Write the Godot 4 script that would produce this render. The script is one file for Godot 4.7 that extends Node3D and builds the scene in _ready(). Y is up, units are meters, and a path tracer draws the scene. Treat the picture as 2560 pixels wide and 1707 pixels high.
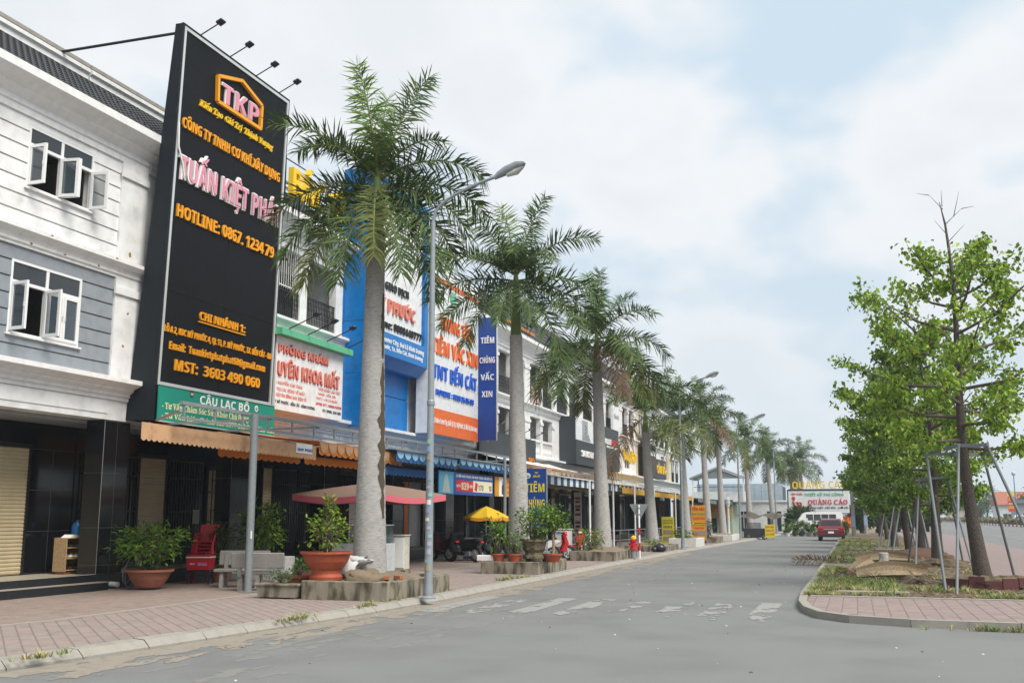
extends Node3D
# A street of shophouses with royal palms on the left and young street trees on the right.
# World: y up, the street runs along -Z, the shop fronts face +X in the plane x = FX. Facade nodes are turned by PI/2: local x runs down the street, local z out of the wall.

const FX := -16.45
var M := {}
var used := {}
var rng := RandomNumberGenerator.new()
var fsb: SystemFont
var fs: SystemFont
var fserb: SystemFont
var fser: SystemFont
var base_of := {}
var texts := {}
var tex := {}

class MB:
	var v := PackedVector3Array()
	var n := PackedVector3Array()
	var c := PackedColorArray()
	var usec := false
	var col := Color.WHITE
	var xf := Transform3D.IDENTITY
	func tri(a: Vector3, b: Vector3, d: Vector3, na: Vector3, nb: Vector3, nd: Vector3) -> void:
		v.append(a); v.append(d); v.append(b)
		n.append(na); n.append(nd); n.append(nb)
		if usec:
			c.append(col); c.append(col); c.append(col)
	func flat(a: Vector3, b: Vector3, d: Vector3) -> void:
		var q := (b - a).cross(d - a).normalized()
		tri(a, b, d, q, q, q)
	func quad(a: Vector3, b: Vector3, d: Vector3, e: Vector3) -> void:
		var q := (d - a).cross(e - b).normalized()
		tri(a, b, d, q, q, q)
		tri(a, d, e, q, q, q)
	func box(lo: Vector3, hi: Vector3) -> MB:
		var p := []
		for i in 8:
			p.append(xf * Vector3(hi.x if i & 1 else lo.x, hi.y if i & 2 else lo.y, hi.z if i & 4 else lo.z))
		quad(p[4], p[5], p[7], p[6]); quad(p[1], p[0], p[2], p[3]); quad(p[5], p[1], p[3], p[7])
		quad(p[0], p[4], p[6], p[2]); quad(p[6], p[7], p[3], p[2]); quad(p[0], p[1], p[5], p[4])
		return self
	func cube(ce: Vector3, s: Vector3) -> MB:
		return box(ce - s / 2, ce + s / 2)
	func cbox(lo: Vector3, hi: Vector3, k: float) -> MB: # chamfered box
		var ce := (lo + hi) / 2
		var h := (hi - lo) / 2
		k = minf(k, minf(h.x, minf(h.y, h.z)) * .9)
		var pt := func(sx, sy, sz, ax): # corner point pulled in on the two axes other than ax
			var q := Vector3(sx * (h.x - (0.0 if ax == 0 else k)), sy * (h.y - (0.0 if ax == 1 else k)), sz * (h.z - (0.0 if ax == 2 else k)))
			return xf * (ce + q)
		for ax in 3:
			for s in [-1, 1]:
				var u := (ax + 1) % 3
				var w := (ax + 2) % 3
				var q := []
				for st in [[-1, -1], [1, -1], [1, 1], [-1, 1]]:
					var g := [0, 0, 0]
					g[ax] = s; g[u] = st[0]; g[w] = st[1]
					q.append(pt.call(g[0], g[1], g[2], ax))
				if s > 0: quad(q[0], q[1], q[2], q[3])
				else: quad(q[3], q[2], q[1], q[0])
		for ax in 3:
			var u := (ax + 1) % 3
			var w := (ax + 2) % 3
			for su in [-1, 1]:
				for sw in [-1, 1]:
					var g := [0, 0, 0]
					g[u] = su; g[w] = sw
					g[ax] = -1
					var a0 = pt.call(g[0], g[1], g[2], u)
					var b0 = pt.call(g[0], g[1], g[2], w)
					g[ax] = 1
					var a1 = pt.call(g[0], g[1], g[2], u)
					var b1 = pt.call(g[0], g[1], g[2], w)
					qout(a0, a1, b1, b0, xf * ce)
		for i in 8:
			var sx := 1 if i & 1 else -1
			var sy := 1 if i & 2 else -1
			var sz := 1 if i & 4 else -1
			var a = pt.call(sx, sy, sz, 0)
			var b = pt.call(sx, sy, sz, 1)
			var d = pt.call(sx, sy, sz, 2)
			if (b - a).cross(d - a).dot(a - xf * ce) > 0: flat(a, b, d)
			else: flat(a, d, b)
		return self
	func qout(a: Vector3, b: Vector3, d: Vector3, e: Vector3, ce: Vector3) -> void:
		if (d - a).cross(e - b).dot(a + d - ce * 2.0) > 0: quad(a, b, d, e)
		else: quad(e, d, b, a)
	func tube(pts: Array, rad: Array, seg := 8, caps := true) -> MB:
		var rings := []
		var norms := []
		var side := Vector3.ZERO
		for i in pts.size():
			var t: Vector3 = (pts[mini(i + 1, pts.size() - 1)] - pts[maxi(i - 1, 0)]).normalized()
			if side == Vector3.ZERO:
				side = t.cross(Vector3.RIGHT if absf(t.x) < .8 else Vector3.UP).normalized()
			side = (side - t * side.dot(t)).normalized()
			var up := t.cross(side)
			var r := []
			var m := []
			for k in seg:
				var q := side * cos(TAU * k / seg) + up * sin(TAU * k / seg)
				m.append((xf.basis * q).normalized())
				r.append(xf * (pts[i] + q * rad[i]))
			rings.append(r); norms.append(m)
		for i in pts.size() - 1:
			for k in seg:
				var l := (k + 1) % seg
				tri(rings[i][k], rings[i][l], rings[i + 1][l], norms[i][k], norms[i][l], norms[i + 1][l])
				tri(rings[i][k], rings[i + 1][l], rings[i + 1][k], norms[i][k], norms[i + 1][l], norms[i + 1][k])
		if caps:
			for e in [0, pts.size() - 1]:
				if rad[e] > .002:
					for k in range(1, seg - 1):
						if e == 0: flat(rings[e][0], rings[e][k + 1], rings[e][k])
						else: flat(rings[e][0], rings[e][k], rings[e][k + 1])
		return self
	func rod(a: Vector3, b: Vector3, r: float, seg := 6) -> MB:
		return tube([a, b], [r, r], seg)
	func bar(a: Vector3, b: Vector3, w: float, h: float, up := Vector3.UP) -> MB: # rectangular bar from a to b
		var t := (b - a).normalized()
		if absf(t.dot(up)) > .99: up = Vector3.BACK
		var s := t.cross(up).normalized() * w / 2
		var u := s.cross(t).normalized() * h / 2
		var p := [a - s - u, a + s - u, a + s + u, a - s + u, b - s - u, b + s - u, b + s + u, b - s + u]
		for i in 8: p[i] = xf * p[i]
		var ce: Vector3 = xf * ((a + b) / 2)
		for f in [[0, 1, 2, 3], [4, 5, 6, 7], [0, 1, 5, 4], [2, 3, 7, 6], [1, 2, 6, 5], [0, 3, 7, 4]]:
			qout(p[f[0]], p[f[1]], p[f[2]], p[f[3]], ce)
		return self
	func lathe(ce: Vector3, prof: Array, seg := 20, sx := 1.0, sz := 1.0, ang := 0.0) -> MB: # prof: Vector2(radius, height), bottom to top
		for i in prof.size() - 1:
			var p: Vector2 = prof[i]
			var q: Vector2 = prof[i + 1]
			var sl := Vector2(q.y - p.y, p.x - q.x).normalized()
			for k in seg:
				var a := TAU * k / seg + ang
				var b := TAU * (k + 1) / seg + ang
				var da := Vector3(cos(a) * sx, 0, sin(a) * sz)
				var db := Vector3(cos(b) * sx, 0, sin(b) * sz)
				var na := (xf.basis * Vector3(da.x * sl.x, sl.y, da.z * sl.x)).normalized()
				var nb := (xf.basis * Vector3(db.x * sl.x, sl.y, db.z * sl.x)).normalized()
				if seg <= 8:
					na = (na + nb).normalized(); nb = na
				var A := xf * (ce + da * p.x + Vector3(0, p.y, 0))
				var B := xf * (ce + db * p.x + Vector3(0, p.y, 0))
				var C := xf * (ce + db * q.x + Vector3(0, q.y, 0))
				var E := xf * (ce + da * q.x + Vector3(0, q.y, 0))
				if p.x > .0005: tri(A, C, B, na, nb, nb)
				if q.x > .0005: tri(A, E, C, na, na, nb)
		return self
	func prism(poly: PackedVector2Array, z0: float, z1: float) -> MB: # polygon in local XY pushed along Z
		var pg := poly
		if Geometry2D.is_polygon_clockwise(pg):
			pg = pg.duplicate()
			pg.reverse()
		var t := Geometry2D.triangulate_polygon(pg)
		for i in range(0, t.size(), 3):
			var a := pg[t[i]]
			var b := pg[t[i + 1]]
			var d := pg[t[i + 2]]
			if (b - a).cross(d - a) < 0:
				var s := b
				b = d; d = s
			flat(xf * Vector3(a.x, a.y, z1), xf * Vector3(b.x, b.y, z1), xf * Vector3(d.x, d.y, z1))
			flat(xf * Vector3(a.x, a.y, z0), xf * Vector3(d.x, d.y, z0), xf * Vector3(b.x, b.y, z0))
		for i in pg.size():
			var a := pg[i]
			var b := pg[(i + 1) % pg.size()]
			quad(xf * Vector3(a.x, a.y, z0), xf * Vector3(b.x, b.y, z0), xf * Vector3(b.x, b.y, z1), xf * Vector3(a.x, a.y, z1))
		return self
	func taper(poly: PackedVector2Array, half: Callable) -> MB: # polygon in local XY, as wide in Z as half(y) says at each height
		var pg := poly
		if Geometry2D.is_polygon_clockwise(pg):
			pg = pg.duplicate()
			pg.reverse()
		var P := func(q: Vector2, s: float): return xf * Vector3(q.x, q.y, s * half.call(q.y))
		var t := Geometry2D.triangulate_polygon(pg)
		for i in range(0, t.size(), 3):
			var a := pg[t[i]]
			var b := pg[t[i + 1]]
			var d := pg[t[i + 2]]
			if (b - a).cross(d - a) < 0:
				var s := b
				b = d; d = s
			flat(P.call(a, 1.0), P.call(b, 1.0), P.call(d, 1.0))
			flat(P.call(a, -1.0), P.call(d, -1.0), P.call(b, -1.0))
		for i in pg.size():
			var a := pg[i]
			var b := pg[(i + 1) % pg.size()]
			quad(P.call(a, -1.0), P.call(b, -1.0), P.call(b, 1.0), P.call(a, 1.0))
		return self
	func slab(poly: Array, y0: float, y1: float) -> MB: # polygon of (x, z) points pushed along Y
		var keep := xf
		xf = xf * Transform3D(Basis(Vector3.RIGHT, Vector3(0, 0, -1), Vector3.UP), Vector3.ZERO)
		var pg := PackedVector2Array()
		for p in poly: pg.append(Vector2(p.x, -p.y))
		prism(pg, y0, y1)
		xf = keep
		return self
	func lump(ce: Vector3, r: Vector3, sd: int, rough := .25, seg := 14, rings := 8, half := false) -> MB: # uneven rounded heap
		var f := FastNoiseLite.new()
		f.seed = sd
		f.frequency = 1.1
		var pos := func(i, k):
			var la: float = (0.0 if half else -PI / 2) + (PI / 2 if half else PI) * i / rings
			var lo: float = TAU * (int(k) % seg) / seg
			var d := Vector3(cos(la) * cos(lo), sin(la), cos(la) * sin(lo))
			return ce + d * r * (1.0 + rough * f.get_noise_3dv(d * 1.6) * 1.6)
		for i in rings:
			for k in seg:
				var A = pos.call(i, k)
				var B = pos.call(i, k + 1)
				var C = pos.call(i + 1, k + 1)
				var E = pos.call(i + 1, k)
				var nrm := func(p): return (xf.basis * ((p - ce) / (r * r))).normalized()
				tri(xf * A, xf * C, xf * B, nrm.call(A), nrm.call(C), nrm.call(B))
				tri(xf * A, xf * E, xf * C, nrm.call(A), nrm.call(E), nrm.call(C))
		return self
	func wall(u0: float, u1: float, y0: float, y1: float, w0: float, w1: float, holes: Array) -> MB: # a wall with rectangular openings [u0, u1, y0, y1]
		var us := [u0, u1]
		var ys := [y0, y1]
		for h in holes:
			for q in [h[0], h[1]]:
				if q > u0 and q < u1 and not q in us: us.append(q)
			for q in [h[2], h[3]]:
				if q > y0 and q < y1 and not q in ys: ys.append(q)
		us.sort(); ys.sort()
		var open := func(a, b):
			for h in holes:
				if a > h[0] and a < h[1] and b > h[2] and b < h[3]: return true
			return a < u0 or a > u1 or b < y0 or b > y1
		for i in us.size() - 1:
			for j in ys.size() - 1:
				var a: float = us[i]
				var b: float = us[i + 1]
				var p: float = ys[j]
				var q: float = ys[j + 1]
				var mu := (a + b) / 2
				var my := (p + q) / 2
				if open.call(mu, my): continue
				quad(xf * Vector3(a, p, w1), xf * Vector3(b, p, w1), xf * Vector3(b, q, w1), xf * Vector3(a, q, w1))
				quad(xf * Vector3(b, p, w0), xf * Vector3(a, p, w0), xf * Vector3(a, q, w0), xf * Vector3(b, q, w0))
				if open.call(a - .001, my): quad(xf * Vector3(a, p, w0), xf * Vector3(a, p, w1), xf * Vector3(a, q, w1), xf * Vector3(a, q, w0))
				if open.call(b + .001, my): quad(xf * Vector3(b, p, w1), xf * Vector3(b, p, w0), xf * Vector3(b, q, w0), xf * Vector3(b, q, w1))
				if open.call(mu, p - .001): quad(xf * Vector3(a, p, w0), xf * Vector3(b, p, w0), xf * Vector3(b, p, w1), xf * Vector3(a, p, w1))
				if open.call(mu, q + .001): quad(xf * Vector3(a, q, w1), xf * Vector3(b, q, w1), xf * Vector3(b, q, w0), xf * Vector3(a, q, w0))
		return self
	func profile(u0: float, u1: float, pts: Array) -> MB: # moulding: section points (w, y) run along local x
		var keep := xf
		xf = xf * Transform3D(Basis(Vector3(0, 0, 1), Vector3.UP, Vector3(-1, 0, 0)), Vector3.ZERO)
		prism(PackedVector2Array(pts), -u1, -u0)
		xf = keep
		return self
	func mesh() -> ArrayMesh:
		var a := []
		a.resize(Mesh.ARRAY_MAX)
		a[Mesh.ARRAY_VERTEX] = v
		a[Mesh.ARRAY_NORMAL] = n
		if usec: a[Mesh.ARRAY_COLOR] = c
		var m := ArrayMesh.new()
		m.add_surface_from_arrays(Mesh.PRIMITIVE_TRIANGLES, a)
		return m

func ragged(a: Vector2, b: Vector2, w0: float, w1: float, amp: float, sd: int, step := .12) -> Array: # long patch from a to b with torn edges, in plan
	var f := FastNoiseLite.new()
	f.seed = sd
	f.frequency = .9
	f.fractal_octaves = 4
	var n := maxi(4, int(a.distance_to(b) / step))
	var d := (b - a).normalized()
	var s := Vector2(-d.y, d.x)
	var lo := []
	var hi := []
	for i in n + 1:
		var t := float(i) / n
		var p := a.lerp(b, t)
		var e := sin(PI * clampf(t, .002, .998)) ** .35
		var k := maxf(.008, (1.0 + f.get_noise_2d(i * step, 0.0) * amp) * e)
		var q := maxf(.008, (1.0 + f.get_noise_2d(i * step, 90.0) * amp) * e)
		lo.append(p - s * w0 * k)
		hi.append(p + s * w1 * q)
	hi.reverse()
	return lo + hi

func lin(r: float, g: float, b: float) -> Color:
	return Color(r, g, b).linear_to_srgb()

func V(x: float, y: float, z: float) -> Vector3:
	return Vector3(x, y, z)

func numbered(called: String) -> String:
	used[called] = used.get(called, -1) + 1
	return called if used[called] == 0 else "%s_%03d" % [called, used[called]]

func tag(o: Node, label: String, category: String, group := "") -> Node:
	o.set_meta("label", label)
	o.set_meta("category", category)
	if group: o.set_meta("group", group)
	return o

func thing(called: String, label: String, category: String, at := Vector3.ZERO, turn := 0.0, group := "") -> Node3D:
	var o := Node3D.new()
	o.name = numbered(called)
	add_child(o)
	o.position = at
	o.rotation.y = turn
	tag(o, label, category, group)
	return o

func part(parent: Node, called: String, mb: MB, m: Material, label := "") -> MeshInstance3D:
	return piece(parent, called, mb.mesh(), m, Transform3D.IDENTITY, label)

func piece(parent: Node, called: String, mesh: Mesh, m: Material, t := Transform3D.IDENTITY, label := "") -> MeshInstance3D:
	var o := MeshInstance3D.new()
	o.name = numbered(called) if parent == self else called
	o.mesh = mesh
	o.material_override = m
	o.transform = t
	parent.add_child(o, true)
	if label: o.set_meta("label", label)
	return o

func solo(called: String, label: String, category: String, mb: MB, m: Material, group := "") -> MeshInstance3D:
	var o := part(self, called, mb, m)
	tag(o, label, category, group)
	return o

func setting(called: String, mb: MB, m: Material) -> MeshInstance3D:
	var o := part(self, called, mb, m)
	o.set_meta("kind", "structure")
	return o

func copy(o: Node3D, label: String, at: Vector3, turn := 0.0) -> Node3D:
	var c: Node3D = o.duplicate()
	var nm := String(o.get_meta("kindname")) if o.has_meta("kindname") else String(o.name)
	c.name = numbered(nm)
	add_child(c)
	c.position = at
	c.rotation.y = turn
	c.set_meta("label", label)
	return c

const MARKS := { # letters the fonts lack: [letter they have, mark, mark]
	"Ấ": "Â/", "Ầ": "Â\\", "Ậ": "Â.", "Ắ": "Ă/", "Ặ": "Ă.", "Ế": "Ê/", "Ề": "Ê\\", "Ệ": "Ê.", "Ể": "Ê?", "Ễ": "Ê~", "Ố": "Ô/", "Ồ": "Ô\\", "Ộ": "Ô.", "Ổ": "Ô?", "Ơ": "O>", "Ớ": "O>/", "Ờ": "O>\\", "Ợ": "O>.", "Ở": "O>?",
	"Ư": "U>", "Ứ": "U>/", "Ừ": "U>\\", "Ử": "U>?", "Ự": "U>.", "Ạ": "A.", "Ả": "A?", "Ị": "I.", "Ỉ": "I?", "Ụ": "U.", "Ủ": "U?", "Ỹ": "Y~", "Ỷ": "Y?", "Ọ": "O.", "Ỏ": "O?", "Ẹ": "E.", "Ẻ": "E?", "Ẩ": "Â?",
	"ấ": "â/", "ầ": "â\\", "ế": "ê/", "ề": "ê\\", "ệ": "ê.", "ộ": "ô.", "ố": "ô/", "ồ": "ô\\", "ơ": "o>", "ớ": "o>/", "ợ": "o>.", "ư": "u>", "ứ": "u>/", "ử": "u>?", "ừ": "u>\\", "ự": "u>.", "ạ": "a.", "ả": "a?", "ị": "i.", "ỏ": "o?", "ủ": "u?", "ụ": "u.", "ỹ": "y~", "ọ": "o.", "ắ": "ă/", "ẩ": "â?", "ử ": "u>?"}

func marked(s: String, font: Font) -> Mesh: # text one em high with the missing Vietnamese marks drawn on
	var key := s + str(font.get_instance_id())
	if texts.has(key): return texts[key]
	var plain := ""
	var todo := []
	for ch in s:
		if MARKS.has(ch):
			todo.append([plain.length(), MARKS[ch]])
			plain += MARKS[ch][0]
		else: plain += ch
	var t := TextMesh.new()
	t.text = plain; t.font = font; t.font_size = 48; t.pixel_size = 1.0 / 48; t.depth = 1.0
	t.curve_step = 1.0
	t.horizontal_alignment = HORIZONTAL_ALIGNMENT_LEFT
	if todo.is_empty():
		texts[key] = t
		return t
	var x0 := t.get_aabb().position.x
	var b: float = base_of[font][0]
	var first := font.get_string_size(plain[0], HORIZONTAL_ALIGNMENT_LEFT, -1, 48).x
	var m := MB.new()
	m.xf = Transform3D(Basis.IDENTITY, V(0, b, 0))
	var total := font.get_string_size(plain, HORIZONTAL_ALIGNMENT_LEFT, -1, 48).x / 48.0
	var off := t.get_aabb().position.x + t.get_aabb().size.x / 2 - total / 2
	for q in todo:
		var xa: float = font.get_string_size(plain.substr(0, q[0]), HORIZONTAL_ALIGNMENT_LEFT, -1, 48).x / 48.0 + off
		var wd: float = font.get_string_size(q[1][0], HORIZONTAL_ALIGNMENT_LEFT, -1, 48).x / 48.0
		var up: bool = q[1][0] == q[1][0].to_upper()
		var has_hat: bool = q[1][0] in "ÂÊÔĂâêôă"
		var top := (.74 if up else .58) + (.13 if has_hat else 0.0)
		var cx := xa + wd / 2 + (.20 if has_hat else 0.0)
		var st := .09
		for i in range(1, q[1].length()):
			var pg := []
			match q[1][i]:
				"/": pg = [Vector2(cx - .10, top + .03), Vector2(cx - .02, top + .03), Vector2(cx + .14, top + .19), Vector2(cx + .02, top + .19)]
				"\\":
					var c2 := cx - (.4 if has_hat else 0.0)
					pg = [Vector2(c2 + .10, top + .03), Vector2(c2 + .02, top + .03), Vector2(c2 - .14, top + .19), Vector2(c2 - .02, top + .19)]
				".":
					var c2 := xa + wd / 2
					for k in 8: pg.append(Vector2(c2 + .07 * cos(TAU * k / 8), -.15 + .07 * sin(TAU * k / 8)))
				"~": pg = [Vector2(cx - .18, top + .05), Vector2(cx - .13, top + .05), Vector2(cx - .07, top + .10), Vector2(cx + .06, top + .04), Vector2(cx + .13, top + .06), Vector2(cx + .18, top + .15), Vector2(cx + .12, top + .15), Vector2(cx + .08, top + .11), Vector2(cx - .06, top + .17), Vector2(cx - .13, top + .15)]
				"?": pg = [Vector2(cx - .03, top + .02), Vector2(cx + .05, top + .02), Vector2(cx + .05, top + .08), Vector2(cx + .11, top + .14), Vector2(cx + .06, top + .22), Vector2(cx - .08, top + .22), Vector2(cx - .09, top + .16), Vector2(cx + .02, top + .17), Vector2(cx + .03, top + .14), Vector2(cx - .03, top + .10)]
				">":
					var e := xa + wd - (.08 if q[1][0] in "Oo" else .06)
					var y := .58 if up else .42
					pg = [Vector2(e - .03, y - .02), Vector2(e + .05, y - .02), Vector2(e + .13, y + .08), Vector2(e + .13, y + .2), Vector2(e + .04, y + .2), Vector2(e + .04, y + .12), Vector2(e - .03, y + .08)]
			m.prism(PackedVector2Array(pg), -.5, .5)
	var arr := t.surface_get_arrays(0)
	var vs: PackedVector3Array = arr[Mesh.ARRAY_VERTEX]
	var ns: PackedVector3Array = arr[Mesh.ARRAY_NORMAL]
	var ix := PackedInt32Array(range(vs.size())) if arr[Mesh.ARRAY_INDEX] == null else PackedInt32Array(arr[Mesh.ARRAY_INDEX])
	for k in m.v.size(): ix.append(vs.size() + k)
	vs.append_array(m.v)
	ns.append_array(m.n)
	var a := []
	a.resize(Mesh.ARRAY_MAX)
	a[Mesh.ARRAY_VERTEX] = vs; a[Mesh.ARRAY_NORMAL] = ns; a[Mesh.ARRAY_INDEX] = ix
	var am := ArrayMesh.new()
	am.add_surface_from_arrays(Mesh.PRIMITIVE_TRIANGLES, a)
	texts[key] = am
	return texts[key]

func words(parent: Node, s: String, m: Material, u0: float, u1: float, base: float, cap: float, w: float, depth: float, font: Font = null, skew := 0.0) -> MeshInstance3D:
	if font == null: font = fsb
	if not base_of.has(font):
		var h := TextMesh.new()
		h.text = "H"; h.font = font; h.font_size = 48; h.pixel_size = 1.0 / 48; h.depth = 1.0
		h.horizontal_alignment = HORIZONTAL_ALIGNMENT_LEFT
		base_of[font] = [h.get_aabb().position.y, h.get_aabb().size.y]
	var t := marked(s, font)
	var bb := t.get_aabb()
	var sx := (u1 - u0) / bb.size.x
	var sy: float = cap / base_of[font][1]
	var tf := Transform3D(Basis(Vector3(sx, 0, 0), Vector3(skew * sy, sy, 0), Vector3(0, 0, depth)), Vector3(u0 - bb.position.x * sx - skew * base_of[font][0] * sy, base - base_of[font][0] * sy, w + depth / 2))
	return piece(parent, "lettering", t, m, tf)

func noise_tex(key: String, freq: float, stops: Array, oct := 4, size := 512, kind := FastNoiseLite.TYPE_SIMPLEX_SMOOTH, sd := 1) -> Texture2D:
	if tex.has(key): return tex[key]
	var f := FastNoiseLite.new()
	f.noise_type = kind
	f.frequency = freq
	f.fractal_octaves = oct
	f.seed = sd
	var g := Gradient.new()
	g.offsets = PackedFloat32Array(stops.map(func(s): return s[0]))
	g.colors = PackedColorArray(stops.map(func(s): return s[1] if s[1] is Color else Color(s[1], s[1], s[1])))
	var t := NoiseTexture2D.new()
	t.width = size; t.height = size
	t.seamless = true
	t.noise = f
	t.color_ramp = g
	tex[key] = t
	return t

func mt(key: String, c: Color, rough := .8, grain := "", scale := .5, metal := 0.0, dirt := "", dscale := .12) -> StandardMaterial3D:
	if M.has(key): return M[key]
	var m := StandardMaterial3D.new()
	m.resource_name = key
	m.albedo_color = c
	m.roughness = rough
	m.metallic = metal
	if grain:
		m.albedo_texture = tex[grain]
		m.uv1_triplanar = true
		m.uv1_world_triplanar = true
		m.uv1_scale = Vector3.ONE * scale
	if dirt:
		m.detail_enabled = true
		m.detail_albedo = tex[dirt]
		m.detail_blend_mode = BaseMaterial3D.BLEND_MODE_MUL
		m.detail_uv_layer = BaseMaterial3D.DETAIL_UV_2
		m.uv2_triplanar = true
		m.uv2_world_triplanar = true
		m.uv2_scale = Vector3.ONE * dscale
	M[key] = m
	return m

func foliage(key: String, tint := Color.WHITE, back := .5) -> StandardMaterial3D:
	if M.has(key): return M[key]
	var m := mt(key, tint, .55)
	m.vertex_color_use_as_albedo = true
	m.backlight_enabled = true
	m.backlight = Color(back * .9, back, back * .45)
	m.cull_mode = BaseMaterial3D.CULL_DISABLED
	return m

func _ready() -> void:
	rng.seed = 7
	# camera
	var cam := Camera3D.new()
	cam.name = "camera"
	cam.fov = 36.3468
	cam.near = .1
	cam.far = 2000.0
	cam.position = V(0, 1.75, 0)
	cam.rotation = Vector3(deg_to_rad(9.5624), deg_to_rad(18.0649), 0)
	add_child(cam)
	cam.current = true
	# sky and exposure
	var env := Environment.new()
	env.background_mode = Environment.BG_SKY
	var sky := Sky.new()
	var pano := PanoramaSkyMaterial.new()
	pano.panorama = cloud_sky()
	sky.sky_material = pano
	env.sky = sky
	env.background_energy_multiplier = .77
	env.tonemap_mode = Environment.TONE_MAPPER_LINEAR
	env.tonemap_exposure = 1.36
	env.sdfgi_enabled = true
	env.ssao_enabled = true
	env.ssil_enabled = true
	env.fog_enabled = true
	env.fog_density = .0005
	env.fog_light_color = Color(.86, .91, .95)
	var we := WorldEnvironment.new()
	we.name = "world_environment"
	we.environment = env
	add_child(we)
	# hazy sun, high, from the road side
	var sun := DirectionalLight3D.new()
	sun.name = "sun"
	sun.light_energy = 1.1
	sun.light_color = Color(1, .97, .92)
	sun.light_angular_distance = 30.0
	sun.shadow_enabled = true
	sun.rotation = Vector3(deg_to_rad(-52), deg_to_rad(62), 0)
	add_child(sun)

	fsb = SystemFont.new(); fsb.font_names = PackedStringArray(["Droid Sans"]); fsb.font_weight = 700
	fs = SystemFont.new(); fs.font_names = PackedStringArray(["Droid Sans"])
	fserb = SystemFont.new(); fserb.font_names = PackedStringArray(["Droid Serif"]); fserb.font_weight = 700
	fser = SystemFont.new(); fser.font_names = PackedStringArray(["Droid Serif"])
	materials()
	ground()
	left_row()
	signs()
	awnings()
	palms()
	pavement_things()
	shop_things()
	vehicles()
	right_side()
	far_end()

func cloud_sky() -> ImageTexture:
	var w := 1536
	var h := 768
	var im := Image.create(w, h, false, Image.FORMAT_RGBF)
	var a := FastNoiseLite.new()
	a.seed = 11; a.frequency = 1.1; a.fractal_octaves = 7; a.fractal_gain = .55
	var b := FastNoiseLite.new()
	b.seed = 4; b.frequency = .42; b.fractal_octaves = 3
	var low := Color(.60, .69, .77)
	im.fill(low)
	for y in h / 2 + 4:
		var el := PI / 2 - PI * (y + .5) / h
		for x in w:
			var an := (float(x) / w - .5) * TAU
			var d := Vector3(sin(an) * cos(el), sin(el), -cos(an) * cos(el))
			var q := Vector3(d.x, 0, d.z) / (maxf(d.y, 0.0) + .32)
			var big := b.get_noise_3dv(q + Vector3(3.1, 0, 7.7))
			var f := a.get_noise_3dv(q * 1.55 + Vector3(0, 5, 0)) + .3 * big
			var k := smoothstep(-.30, .22, f)
			var core := smoothstep(.1, .55, f)
			var air := Color(.60, .735, .85).lerp(Color(.66, .75, .82), smoothstep(.35, .0, d.y))
			var cl := Color(.87, .895, .92).lerp(Color(.77, .81, .85), core * .75)
			im.set_pixel(x, y, air.lerp(cl, k * (.35 + .65 * smoothstep(.02, .3, d.y))))
	return ImageTexture.create_from_image(im)

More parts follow.
